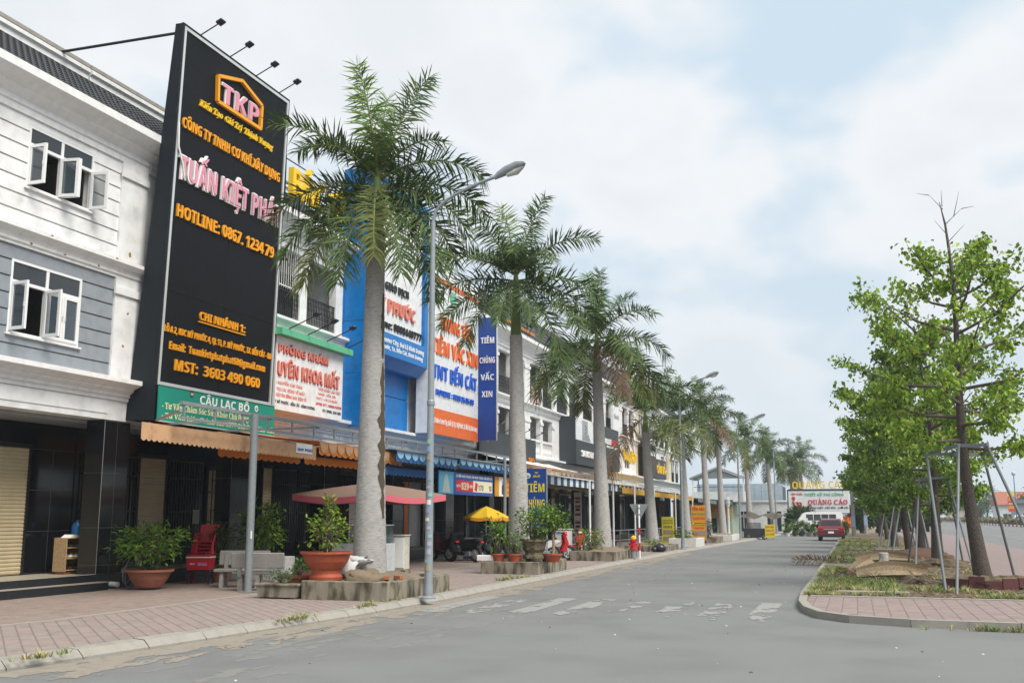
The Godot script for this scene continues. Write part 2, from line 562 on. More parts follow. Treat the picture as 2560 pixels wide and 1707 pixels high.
func materials() -> void:
	noise_tex("plaster", .012, [[0.0, .90], [.5, .97], [1.0, 1.0]], 5, 512)
	noise_tex("blotch", .02, [[0.0, .84], [.4, .965], [1.0, 1.0]], 5, 512, FastNoiseLite.TYPE_SIMPLEX_SMOOTH, 5)
	noise_tex("speck", .25, [[0.0, .58], [.5, .88], [1.0, 1.0]], 3, 512, FastNoiseLite.TYPE_SIMPLEX_SMOOTH, 9)
	noise_tex("patch", .012, [[0.0, .90], [.35, .95], [.55, .98], [1.0, 1.0]], 5, 1024, FastNoiseLite.TYPE_SIMPLEX_SMOOTH, 21)
	noise_tex("mould", .012, [[0.0, Color(.34, .34, .31)], [.30, Color(.62, .60, .55)], [.52, Color(.90, .88, .84)], [1.0, Color(1, 1, 1)]], 7, 512, FastNoiseLite.TYPE_SIMPLEX_SMOOTH, 3)
	noise_tex("bark", .05, [[0.0, .66], [.5, .90], [1.0, 1.0]], 4, 512, FastNoiseLite.TYPE_SIMPLEX_SMOOTH, 31)
	noise_tex("rough_bark", .06, [[0.0, .30], [.45, .72], [.6, .85], [1.0, 1.0]], 6, 512, FastNoiseLite.TYPE_SIMPLEX_SMOOTH, 37)
	noise_tex("fabric", .35, [[0.0, .86], [1.0, 1.0]], 2, 256)
	noise_tex("worn", .06, [[0.0, Color(1, 1, 1, 0)], [.53, Color(1, 1, 1, 0)], [.56, Color(.8, .8, .8, 1)], [1.0, Color(1, 1, 1, 1)]], 5, 512, FastNoiseLite.TYPE_SIMPLEX_SMOOTH, 41)
	noise_tex("sandy", .05, [[0.0, Color(1, 1, 1, 0)], [.54, Color(1, 1, 1, 0)], [.58, Color(.85, .85, .85, 1)], [1.0, Color(1, 1, 1, 1)]], 6, 512, FastNoiseLite.TYPE_SIMPLEX_SMOOTH, 43)
	mt("asphalt", lin(.25, .257, .257), .9, "speck", 1.6, 0, "patch", .035)
	mt("concrete", lin(.44, .415, .37), .9, "speck", .6, 0, "blotch", .25)
	mt("old_concrete", lin(.40, .37, .31), .9, "speck", .5, 0, "mould", .45)
	M.old_concrete.uv2_scale = V(.5, .16, .5)
	mt("mortar", lin(.25, .20, .18), .95, "speck", .6)
	mt("earth", lin(.30, .235, .16), 1.0, "speck", .5, 0, "blotch", .2)
	for i in 4: # clay pavers, four firings
		mt("paver%d" % i, [lin(.39, .315, .29), lin(.41, .32, .29), lin(.365, .305, .28), lin(.40, .335, .305)][i], .9, "speck", .7, 0, "blotch", .3)
	for i in 3:
		mt("inner_paver%d" % i, [lin(.37, .285, .245), lin(.345, .27, .235), lin(.385, .305, .265)][i], .9, "speck", .7, 0, "blotch", .3)
	for i in 3:
		mt("pink_paver%d" % i, [lin(.38, .29, .28), lin(.36, .28, .27), lin(.40, .31, .295)][i], .9, "speck", .7, 0, "blotch", .3)
	mt("white_wall", lin(.80, .81, .82), .75, "plaster", .35, 0, "blotch", .09)
	mt("white_trim", lin(.78, .785, .79), .6, "plaster", .5)
	mt("grey_wall", lin(.25, .28, .315), .75, "plaster", .4)
	mt("cream_wall", lin(.62, .56, .42), .75, "plaster", .4)
	mt("granite", lin(.010, .011, .014), .12, "speck", 1.4)
	mt("grout", lin(.30, .30, .31), .9)
	mt("step_stone", lin(.022, .027, .034), .3, "speck", 1.2, 0, "blotch", .4)
	mt("porch_floor", lin(.34, .31, .25), .5, "plaster", .5)
	mt("shutter", lin(.50, .42, .27), .5, "plaster", .3)
	mt("room", lin(.22, .20, .18), .9)
	mt("dark_room", lin(.05, .045, .042), .9)
	mt("black_iron", lin(.012, .012, .014), .4)
	mt("white_iron", lin(.72, .72, .72), .5)
	mt("upvc", lin(.74, .75, .76), .35)
	var g := mt("glass", Color(.30, .36, .40, .35), .03)
	g.transparency = BaseMaterial3D.TRANSPARENCY_ALPHA
	mt("dark_glass", lin(.03, .036, .042), .06)
	mt("roof_tile", lin(.045, .048, .055), .55, "speck", .8, 0, "blotch", .3)
	mt("slate", lin(.06, .06, .068), .6, "speck", .8)
	mt("rust", lin(.30, .13, .035), .9, "blotch", 2.0)
	mt("sign_black", lin(.010, .011, .014), .6, "plaster", .6, 0, "blotch", .5)
	mt("sign_side", lin(.016, .020, .026), .6, "plaster", .6)
	M.sign_black.metallic_specular = .25
	M.sign_side.metallic_specular = .3
	mt("chrome", lin(.70, .71, .70), .3, "", .5, .6)
	mt("amber", lin(.78, .33, .004), .45)
	mt("yellow", lin(.80, .52, .008), .45)
	mt("pink", lin(.66, .27, .36), .45)
	mt("letter_white", lin(.80, .80, .80), .5)
	mt("letter_black", lin(.015, .015, .017), .5)
	mt("banner_green", lin(.0, .27, .20), .6, "fabric", .8)
	mt("sign_white", lin(.76, .78, .80), .4, "plaster", .4)
	mt("mint", lin(.10, .42, .24), .4)
	mt("salmon", lin(.62, .19, .14), .5)
	mt("red", lin(.55, .02, .025), .45)
	mt("blue_panel", lin(.0, .185, .56), .35, "plaster", .25, 0, "blotch", .3)
	mt("deep_blue", lin(.008, .055, .30), .45, "plaster", .3)
	mt("orange", lin(.74, .15, .03), .5, "plaster", .4)
	mt("charcoal", lin(.035, .042, .05), .5, "plaster", .4)
	mt("grey_panel", lin(.33, .35, .37), .5, "plaster", .4)
	mt("steel", lin(.30, .34, .37), .45, "plaster", .6, .3)
	mt("galvanised", lin(.25, .28, .30), .5, "blotch", .8, .25)
	mt("awning_peach", lin(.68, .40, .22), .8, "fabric", 2.0, 0, "blotch", .3)
	mt("awning_orange", lin(.70, .22, .02), .8, "fabric", 2.0)
	mt("awning_blue", lin(.01, .12, .36), .7, "fabric", 2.0, 0, "blotch", .3)
	mt("awning_pale", lin(.28, .48, .68), .8, "fabric", 2.0)
	mt("awning_yellow", lin(.66, .38, .03), .8, "fabric", 2.0, 0, "blotch", .4)
	for k in ["awning_peach", "awning_orange", "awning_blue", "awning_yellow"]:
		M[k].backlight_enabled = true
		M[k].backlight = Color(.45, .45, .45)
		M[k].cull_mode = BaseMaterial3D.CULL_DISABLED
	mt("terracotta", lin(.40, .085, .035), .6, "plaster", .8, 0, "blotch", 1.0)
	mt("clay", lin(.36, .13, .075), .8, "plaster", .8, 0, "blotch", 1.0)
	mt("soil", lin(.10, .075, .05), 1.0, "speck", .8)
	mt("trunk", lin(.53, .515, .50), .9, "bark", .55, 0, "blotch", .35)
	M.trunk.uv1_scale = V(.25, 1.3, .25)
	mt("trunk_ring", lin(.30, .285, .27), .9, "bark", .7, 0, "blotch", .5)
	mt("bark_dark", lin(.16, .128, .11), .95, "rough_bark", .7, 0, "blotch", 1.2)
	mt("twig", lin(.10, .08, .065), .9)
	mt("crownshaft", lin(.13, .20, .045), .5, "plaster", .7)
	foliage("frond_leaf", Color.WHITE, .34)
	M.frond_leaf.roughness = .7
	M.frond_leaf.metallic_specular = .3
	foliage("leaf", Color.WHITE, .7)
	M.leaf.roughness = .65
	M.leaf.metallic_specular = .35
	foliage("dry_leaf", Color.WHITE, .3)
	mt("pale_wood", lin(.45, .30, .16), .7, "bark", .8)
	mt("yellow_wood", lin(.52, .33, .10), .6, "bark", .8)
	mt("plastic_red", lin(.48, .008, .02), .35)
	mt("cabinet", lin(.60, .58, .50), .6, "plaster", .8, 0, "blotch", .9)
	mt("tyre", lin(.012, .012, .012), .8)
	mt("black_plastic", lin(.018, .018, .02), .4)
	mt("brick", lin(.50, .18, .09), .9, "speck", 1.0)

func ground() -> void:
	setting("ground", MB.new().slab([Vector2(-500, 120), Vector2(500, 120), Vector2(500, -900), Vector2(-500, -900)], -.3, -.03), M.earth)
	var road := setting("road", MB.new().slab([Vector2(-16.4, 14), Vector2(60, 14), Vector2(60, -18.0), Vector2(8.0, -18.0), Vector2(8.0, -24), Vector2(0, -24), Vector2(0, -128), Vector2(-30, -128), Vector2(-30, -113), Vector2(-12, -113), Vector2(-12, -8), Vector2(-16.4, -8)], -.2, 0), M.asphalt)
	# left pavement: kerb line in plan, then a slab, border strip and diagonal pavers
	var line := [Vector2(-10.15, -4), Vector2(-9.38, -10), Vector2(-8.95, -13.3), Vector2(-8.55, -17), Vector2(-8.35, -21), Vector2(-8.25, -52), Vector2(-7.3, -84), Vector2(-6.9, -112)]
	var edge := PackedVector2Array()
	for p in line: edge.append(p + Vector2(-.30, 0))
	var walk_poly := Array(edge)
	walk_poly.append_array([Vector2(-19, -112), Vector2(-19, -4)])
	var walk := setting("pavement", MB.new().slab(walk_poly, -.1, .114), M.mortar)
	var far_tiles := MB.new().slab([Vector2(-8.58, -46.02), Vector2(-8.56, -52), Vector2(-7.62, -84), Vector2(-7.22, -111.9), Vector2(-16.4, -111.9), Vector2(-16.4, -46.02)], .108, .119)
	var ft := part(walk, "paving_sheet", far_tiles, M.paver2)
	ft.set_meta("kind", "stuff")
	# kerbstones
	for i in line.size() - 1:
		var a: Vector2 = line[i]
		var b: Vector2 = line[i + 1]
		var len := a.distance_to(b)
		var k := int(round(len / 1.05)) if i < 5 else 12
		for j in k:
			var step := len / k
			var t0 := a.lerp(b, j * step / len)
			var t1 := a.lerp(b, ((j + 1) * step - .012) / len)
			var d := (b - a).normalized()
			var nn := Vector2(d.y, -d.x)
			if nn.x > 0: nn = -nn
			var m := MB.new()
			var lift := rng.randf_range(-.004, .004)
			var sec := [[0.0, -.05], [0.0, .03], [.10, .118 + lift], [.30, .128 + lift], [.30, -.05]]
			for q in sec.size():
				var s0: Array = sec[q]
				var s1: Array = sec[(q + 1) % sec.size()]
				var P := func(p: Vector2, s): return V(p.x + nn.x * s[0], s[1], p.y + nn.y * s[0])
				m.qout(P.call(t0, s0), P.call(t1, s0), P.call(t1, s1), P.call(t0, s1), P.call((t0 + t1) / 2, [.18, .03]))
			part(walk, "kerbstone", m, M.concrete)
	part(walk, "border_strip", MB.new().slab([Vector2(-12.36, -14), Vector2(-12.22, -14), Vector2(-12.22, -46), Vector2(-12.36, -46)], .1, .123).slab([Vector2(-13.7, -8), Vector2(-13.56, -8), Vector2(-12.22, -13.98), Vector2(-12.36, -13.98)], .1, .123), M.concrete)
	var outer := PackedVector2Array([Vector2(-13.72, -8), Vector2(-12.38, -14), Vector2(-12.38, -46), Vector2(-8.66, -46), Vector2(-8.66, -21), Vector2(-8.86, -17), Vector2(-9.26, -13.3), Vector2(-9.70, -10), Vector2(-9.95, -8)])
	outer = Geometry2D.offset_polygon(PackedVector2Array([Vector2(-13.55, -8), Vector2(-12.21, -14), Vector2(-12.21, -46), Vector2(-8.66, -46), Vector2(-8.66, -21), Vector2(-8.86, -17), Vector2(-9.26, -13.3), Vector2(-9.70, -10), Vector2(-9.95, -8)]), -.004)[0]
	lay(walk, outer, .2, PI / 4, "paver", 4, 230)
	lay(walk, PackedVector2Array([Vector2(-16.42, -10), Vector2(-13.27, -10), Vector2(-12.375, -14), Vector2(-12.375, -46), Vector2(-16.42, -46)]), .2, 0.0, "inner_paver", 3, 70)
	# sand washed up along the kerb, thinning out over the carriageway
	var grainy := FastNoiseLite.new()
	grainy.seed = 12; grainy.frequency = 1.1; grainy.fractal_octaves = 5; grainy.fractal_gain = .6
	var kerb_pts := [Vector2(-9.36, -9.6), Vector2(-8.93, -13.3), Vector2(-8.53, -17), Vector2(-8.33, -21), Vector2(-8.30, -34), Vector2(-8.24, -52)]
	var sand := MB.new()
	var dust := MB.new()
	for i in kerb_pts.size() - 1:
		var a: Vector2 = kerb_pts[i]
		var b: Vector2 = kerb_pts[i + 1]
		var st := .06 if i < 3 else .14
		var n := int(a.distance_to(b) / st)
		for j in n:
			var p: Vector2 = a.lerp(b, (j + .5) / n)
			for k in (34 if i < 3 else 24):
				var dx := .04 * k
				var nz := grainy.get_noise_2d(p.x * 1.4 + dx * 1.6, p.y * .55)
				if nz > -.62 + dx * .82: sand.quad(V(p.x + dx, .004, p.y + st / 2), V(p.x + dx + .041, .004, p.y + st / 2), V(p.x + dx + .041, .004, p.y - st / 2), V(p.x + dx, .004, p.y - st / 2))
			for k in 28:
				var dx := .5 + .09 * k
				var nz := grainy.get_noise_2d(p.x + dx * 2.2 + 40, p.y * .35)
				if nz > .10 + dx * .09: dust.quad(V(p.x + dx, .002, p.y + st / 2), V(p.x + dx + .091, .002, p.y + st / 2), V(p.x + dx + .091, .002, p.y - st / 2), V(p.x + dx, .002, p.y - st / 2))
	part(self, "kerb_sand", sand, mt("sand", lin(.385, .34, .285), 1.0, "speck", .7, 0, "blotch", .4)).set_meta("kind", "stuff")
	part(self, "road_dust", dust, mt("dust", lin(.268, .266, .255), 1.0, "speck", .9)).set_meta("kind", "stuff")
	# worn zebra crossing: what is left of the paint on each stripe
	var paint := mt("solid_paint", lin(.41, .412, .405), .85, "speck", .5, 0, "blotch", 1.2)
	var wear := [-.42, .02, -.28, -.10, .12, .08, .05, -.30]
	for i in 8:
		var x := -7.95 + i * .86
		var m := MB.new()
		for u in 12:
			for v in 68:
				var px := x + u * .035
				var pz := -18.5 - v * .058
				var nz := grainy.get_noise_2d(px * 1.3 + i * 9, pz * .8) + .12 * grainy.get_noise_2d(px * 6, pz * 5)
				if nz > wear[i] + (.25 if v < 6 else 0.0) + (.3 if i == 7 and v < 30 else 0.0): m.quad(V(px, .005, pz), V(px + .0355, .005, pz), V(px + .0355, .005, pz - .0585), V(px, .005, pz - .0585))
		if m.v.size(): part(road, "painted_stripe", m, paint)
	# loose stones and leaves lying on the carriageway
	var bits := MB.new()
	bits.usec = true
	for i in 260:
		var p := V(rng.randf_range(-9, 9), .004, -rng.randf_range(7, 40))
		if p.x > -1.2 and p.z < -17.5: continue
		if p.x < -8.3: continue
		bits.col = [Color(.05, .04, .03), Color(.35, .33, .3), Color(.16, .1, .05), Color(.5, .49, .46)][i % 4]
		var r := rng.randf_range(.008, .028)
		bits.lump(p, V(r, r * .5, r), i, .3, 5, 3)
	var bo := part(self, "road_grit", bits, mt("grit", Color.WHITE, .95))
	M.grit.vertex_color_use_as_albedo = true
	bo.set_meta("kind", "stuff")

func lay(parent: Node, region: PackedVector2Array, size: float, ang: float, mat_key: String, kinds: int, singles: int) -> void:
	var todo := []
	var bb := Rect2(region[0], Vector2.ZERO)
	for p in region: bb = bb.expand(p)
	var ax := Vector2(cos(ang), sin(ang))
	var ay := Vector2(-ax.y, ax.x)
	var mid := bb.get_center()
	var reach := int(bb.size.length() / size / 2) + 2
	var h := (size - .012) / 2
	var whole := MB.new()
	var sec := [V(-h, .113, -h), V(h, .113, -h), V(h, .113, h), V(-h, .113, h)]
	var top := []
	for p in sec: top.append(V(p.x * (1 - .008 / h), .12, p.z * (1 - .008 / h)))
	whole.quad(top[3], top[2], top[1], top[0])
	for i in 4: whole.qout(sec[i], sec[(i + 1) % 4], top[(i + 1) % 4], top[i], V(0, .1, 0))
	var wm := whole.mesh()
	for i in range(-reach, reach):
		for j in range(-reach, reach):
			var ce := mid + ax * (i + .5) * size + ay * (j + .5) * size
			if not bb.grow(size).has_point(ce): continue
			var sq := PackedVector2Array([ce - ax * h - ay * h, ce + ax * h - ay * h, ce + ax * h + ay * h, ce - ax * h + ay * h])
			var inside := true
			for q in sq:
				if not Geometry2D.is_point_in_polygon(q, region): inside = false
			if inside:
				todo.append([ce.length(), ce, null])
			else:
				for cut in Geometry2D.intersect_polygons(sq, region):
					if cut.size() >= 3: todo.append([ce.length(), ce, cut])
	todo.sort_custom(func(a, b): return a[0] < b[0])
	var rest := []
	for k in kinds: rest.append(MB.new())
	for i in todo.size():
		var ce: Vector2 = todo[i][1]
		var k := rng.randi() % kinds
		var lift := rng.randf_range(-.002, .001)
		var cut = todo[i][2]
		if i < singles:
			if cut == null:
				piece(parent, "paving_tile", wm, M[mat_key + str(k)], Transform3D(Basis(Vector3.UP, -ang), V(ce.x, lift, ce.y)))
			else:
				part(parent, "paving_tile", MB.new().slab(Array(cut), .10, .12 + lift), M[mat_key + str(k)])
		elif cut == null:
			rest[k].xf = Transform3D(Basis(Vector3.UP, -ang), V(ce.x, lift, ce.y))
			var r: MB = rest[k]
			r.quad(r.xf * top[3], r.xf * top[2], r.xf * top[1], r.xf * top[0])
			for q in 4: r.qout(r.xf * sec[q], r.xf * sec[(q + 1) % 4], r.xf * top[(q + 1) % 4], r.xf * top[q], r.xf * V(0, .1, 0))
		else:
			rest[k].xf = Transform3D.IDENTITY
			rest[k].slab(Array(cut), .10, .12 + lift)
	for k in kinds:
		if rest[k].v.size():
			part(parent, "paving_tiles", rest[k], M[mat_key + str(k)]).set_meta("kind", "stuff")

func cornice(u0: float, u1: float, y0: float, y1: float, w: float, mb: MB = null) -> MB:
	if mb == null: mb = MB.new()
	var h := y1 - y0
	return mb.profile(u0, u1, [Vector2(-.1, y0), Vector2(.05, y0), Vector2(.05, y0 + h * .16), Vector2(.09, y0 + h * .20), Vector2(.09, y0 + h * .34), Vector2(w * .45, y0 + h * .50), Vector2(w * .45, y0 + h * .56), Vector2(w * .92, y0 + h * .74), Vector2(w, y0 + h * .78), Vector2(w, y1), Vector2(-.1, y1)])

func casement(parent: Node, u: float, y: float, w: float, wd: float, ht: float, left: bool, deg: float) -> void:
	var m := MB.new()
	var s := 1.0 if left else -1.0
	var a := minf(0, s * wd)
	var b := maxf(0, s * wd)
	m.box(V(a, 0, -.025), V(a + .065, ht, .025)).box(V(b - .065, 0, -.025), V(b, ht, .025))
	m.box(V(a + .065, 0, -.024), V(b - .065, .065, .024)).box(V(a + .065, ht - .065, -.024), V(b - .065, ht, .024))
	var o := piece(parent, "casement", m.mesh(), M.upvc, Transform3D(Basis(Vector3.UP, deg_to_rad(-s * deg)), V(u, y, w)))
	part(o, "pane", MB.new().box(V(a + .065, .065, -.006), V(b - .065, ht - .065, .006)), M.glass)
	part(o, "handle", MB.new().box(V((b if left else a) - s * .04 - .012, ht * .45, .025), V((b if left else a) - s * .04 + .012, ht * .55, .05)), M.chrome)

func window4(b: Node, u0: float, u1: float, y0: float, y1: float, w: float, degs: Array) -> void:
	var fr := MB.new()
	var ty := y1 - (y1 - y0) * .30
	fr.box(V(u0, y0, w - .05), V(u0 + .06, y1, w + .03)).box(V(u1 - .06, y0, w - .05), V(u1, y1, w + .03))
	fr.box(V(u0 + .06, y0, w - .05), V(u1 - .06, y0 + .05, w + .028)).box(V(u0 + .06, y1 - .06, w - .05), V(u1 - .06, y1, w + .028))
	fr.box(V(u0 + .06, ty - .035, w - .05), V(u1 - .06, ty + .035, w + .026))
	var mu := (u0 + u1) / 2
	fr.box(V(mu - .04, y0 + .05, w - .05), V(mu + .04, ty - .035, w + .024)).box(V(mu - .04, ty + .035, w - .05), V(mu + .04, y1 - .06, w + .024))
	var o := part(b, "window", fr, M.upvc)
	part(o, "pane", MB.new().box(V(u0 + .06, ty + .035, w - .006), V(mu - .04, y1 - .06, w + .006)), M.dark_glass)
	part(o, "pane", MB.new().box(V(mu + .04, ty + .035, w - .006), V(u1 - .06, y1 - .06, w + .006)), M.dark_glass)
	part(b, "window_sill", MB.new().box(V(u0 - .05, y0 - .04, w - .05), V(u1 + .05, y0 - .002, w + .09)), M.white_trim)
	var lw := (mu - .04 - u0 - .06) / 2
	var h := ty - .035 - y0 - .05
	var hinges := [[u0 + .06, true], [mu - .04, false], [mu + .04, true], [u1 - .06, false]]
	for i in 4:
		casement(b, hinges[i][0], y0 + .05, w + .028, lw - .004, h, hinges[i][1], degs[i])

func railing(u0: float, u1: float, y0: float, y1: float, w: float, fancy := true, gap := .11) -> MB:
	var m := MB.new()
	m.box(V(u0, y1 - .04, w - .02), V(u1, y1, w + .02)).box(V(u0, y0 + .05, w - .015), V(u1, y0 + .08, w + .015))
	var k := int((u1 - u0) / gap)
	for i in k + 1:
		var u := u0 + .01 + (u1 - u0 - .02) * i / maxi(k, 1)
		m.box(V(u - .008, y0, w - .008), V(u + .008, y1 - .04, w + .008))
		if fancy and i < k:
			var cu := u + (u1 - u0) / k / 2
			for q in 5:
				var cy: float = lerpf(y0 + .16, y1 - .14, q / 4.0)
				var pts := []
				var rr := []
				for t in 7:
					pts.append(V(cu + cos(TAU * t / 6 + q) * .045, cy + sin(TAU * t / 6 + q) * .075, w))
					rr.append(.009)
				m.tube(pts, rr, 3, false)
	return m

func balustrade(u0: float, u1: float, y0: float, w: float) -> MB:
	var m := MB.new()
	m.box(V(u0, y0 + .85, w - .10), V(u1, y0 + .97, w + .10)).box(V(u0, y0, w - .10), V(u1, y0 + .12, w + .10))
	var k := int((u1 - u0) / .2)
	for i in k:
		m.lathe(V(u0 + (i + .5) * (u1 - u0) / k, y0, w), [Vector2(.05, .12), Vector2(.03, .18), Vector2(.055, .32), Vector2(.045, .45), Vector2(.028, .6), Vector2(.045, .78), Vector2(.05, .85)], 8)
	return m

func tile_roof(b: Node, u0: float, u1: float, wa: float, ya: float, wb: float, yb: float, cols: float, rows: int, mat: Material) -> void:
	part(b, "roof_deck", MB.new().profile(u0, u1, [Vector2(wa, ya - .03), Vector2(wb, yb - .03), Vector2(wb, ya - .2), Vector2(wa, ya - .2)]), mat)
	var m := MB.new()
	var sl := Vector2(wb - wa, yb - ya)
	var nr := Vector2(-sl.y, sl.x).normalized()
	if nr.y < 0: nr = -nr
	var n := int((u1 - u0) / cols)
	for r in rows:
		var p0 := Vector2(wa, ya) + sl * r / rows + nr * .035
		var p1 := Vector2(wa, ya) + sl * (r + 1.12) / rows + nr * .004
		for i in n:
			var a := u0 + (u1 - u0) * (i + (.5 if r % 2 and cols < .3 else 0.0) * 0) / n + .004
			var e := u0 + (u1 - u0) * (i + 1) / n - .004
			var c := (a + e) / 2
			var up := nr * .028
			m.quad(V(a, p0.y, p0.x), V(c, p0.y + up.y, p0.x + up.x), V(c, p1.y + up.y, p1.x + up.x), V(a, p1.y, p1.x))
			m.quad(V(c, p0.y + up.y, p0.x + up.x), V(e, p0.y, p0.x), V(e, p1.y, p1.x), V(c, p1.y + up.y, p1.x + up.x))
			m.flat(V(a, p0.y, p0.x), V(e, p0.y, p0.x), V(c, p0.y + up.y, p0.x + up.x))
			m.quad(V(a, p0.y - .04 * nr.y, p0.x - .04 * nr.x), V(e, p0.y - .04 * nr.y, p0.x - .04 * nr.x), V(e, p0.y, p0.x), V(a, p0.y, p0.x))
	part(b, "roof_tiles", m, mat).set_meta("kind", "stuff")

func granite_panel(b: Node, o: Transform3D, wd: float, y0: float, y1: float, cols: int, rows: Array) -> void: # grout sheet with stone tiles proud of it; local x across, z out
	var back := MB.new()
	back.xf = o
	back.box(V(0, y0, -.03), V(wd, y1, 0))
	part(b, "grout", back, M.grout)
	for i in cols:
		for j in rows.size() - 1:
			var m := MB.new()
			m.xf = o
			m.cbox(V(wd * i / cols + .004, rows[j] + .004, .001), V(wd * (i + 1) / cols - .004, rows[j + 1] - .004, .009), .003)
			part(b, "granite_tile", m, M.granite)

func shutter(b: Node, u0: float, u1: float, y0: float, y1: float, w: float) -> void:
	var m := MB.new()
	var n := int((y1 - y0) / .085)
	for i in n:
		var a := y0 + (y1 - y0) * i / n
		var e := y0 + (y1 - y0) * (i + 1) / n
		m.profile(u0, u1, [Vector2(w - .02, a), Vector2(w + .004, a), Vector2(w + .022, lerpf(a, e, .35)), Vector2(w + .022, lerpf(a, e, .75)), Vector2(w + .004, e), Vector2(w - .02, e)])
	part(b, "roller_shutter", m, M.shutter)
	part(b, "shutter_rail", MB.new().box(V(u0 - .06, y0, w - .03), V(u0 - .002, y1, w + .05)).box(V(u1 + .002, y0, w - .03), V(u1 + .06, y1, w + .05)).box(V(u0 - .06, y1 + .002, w - .03), V(u1 + .06, y1 + .1, w + .06)), M.black_iron)

func gate(b: Node, u0: float, u1: float, y0: float, y1: float, w: float, lattice := false) -> void:
	var m := MB.new()
	var n := int((u1 - u0) / (.2 if lattice else .12))
	for i in n + 1:
		var u := lerpf(u0, u1, float(i) / n)
		m.box(V(u - .016, y0, w - .016), V(u + .016, y1, w + .016))
	for y in ([y0 + .02, y1 - .02] if lattice else [y0 + .02, y0 + .45, (y0 + y1) / 2, y1 - .5, y1 - .02]):
		m.box(V(u0, y - .02, w - .010), V(u1, y + .02, w + .010))
	if lattice:
		for i in n:
			for j in 3:
				var u := lerpf(u0, u1, float(i) / n)
				var y := lerpf(y0, y1, (j + .3 + .4 * (i % 2)) / 3.2)
				m.box(V(u, y, w - .012), V(u + (u1 - u0) / n, y + .04, w + .012))
	part(b, "folding_gate", m, M.black_iron)

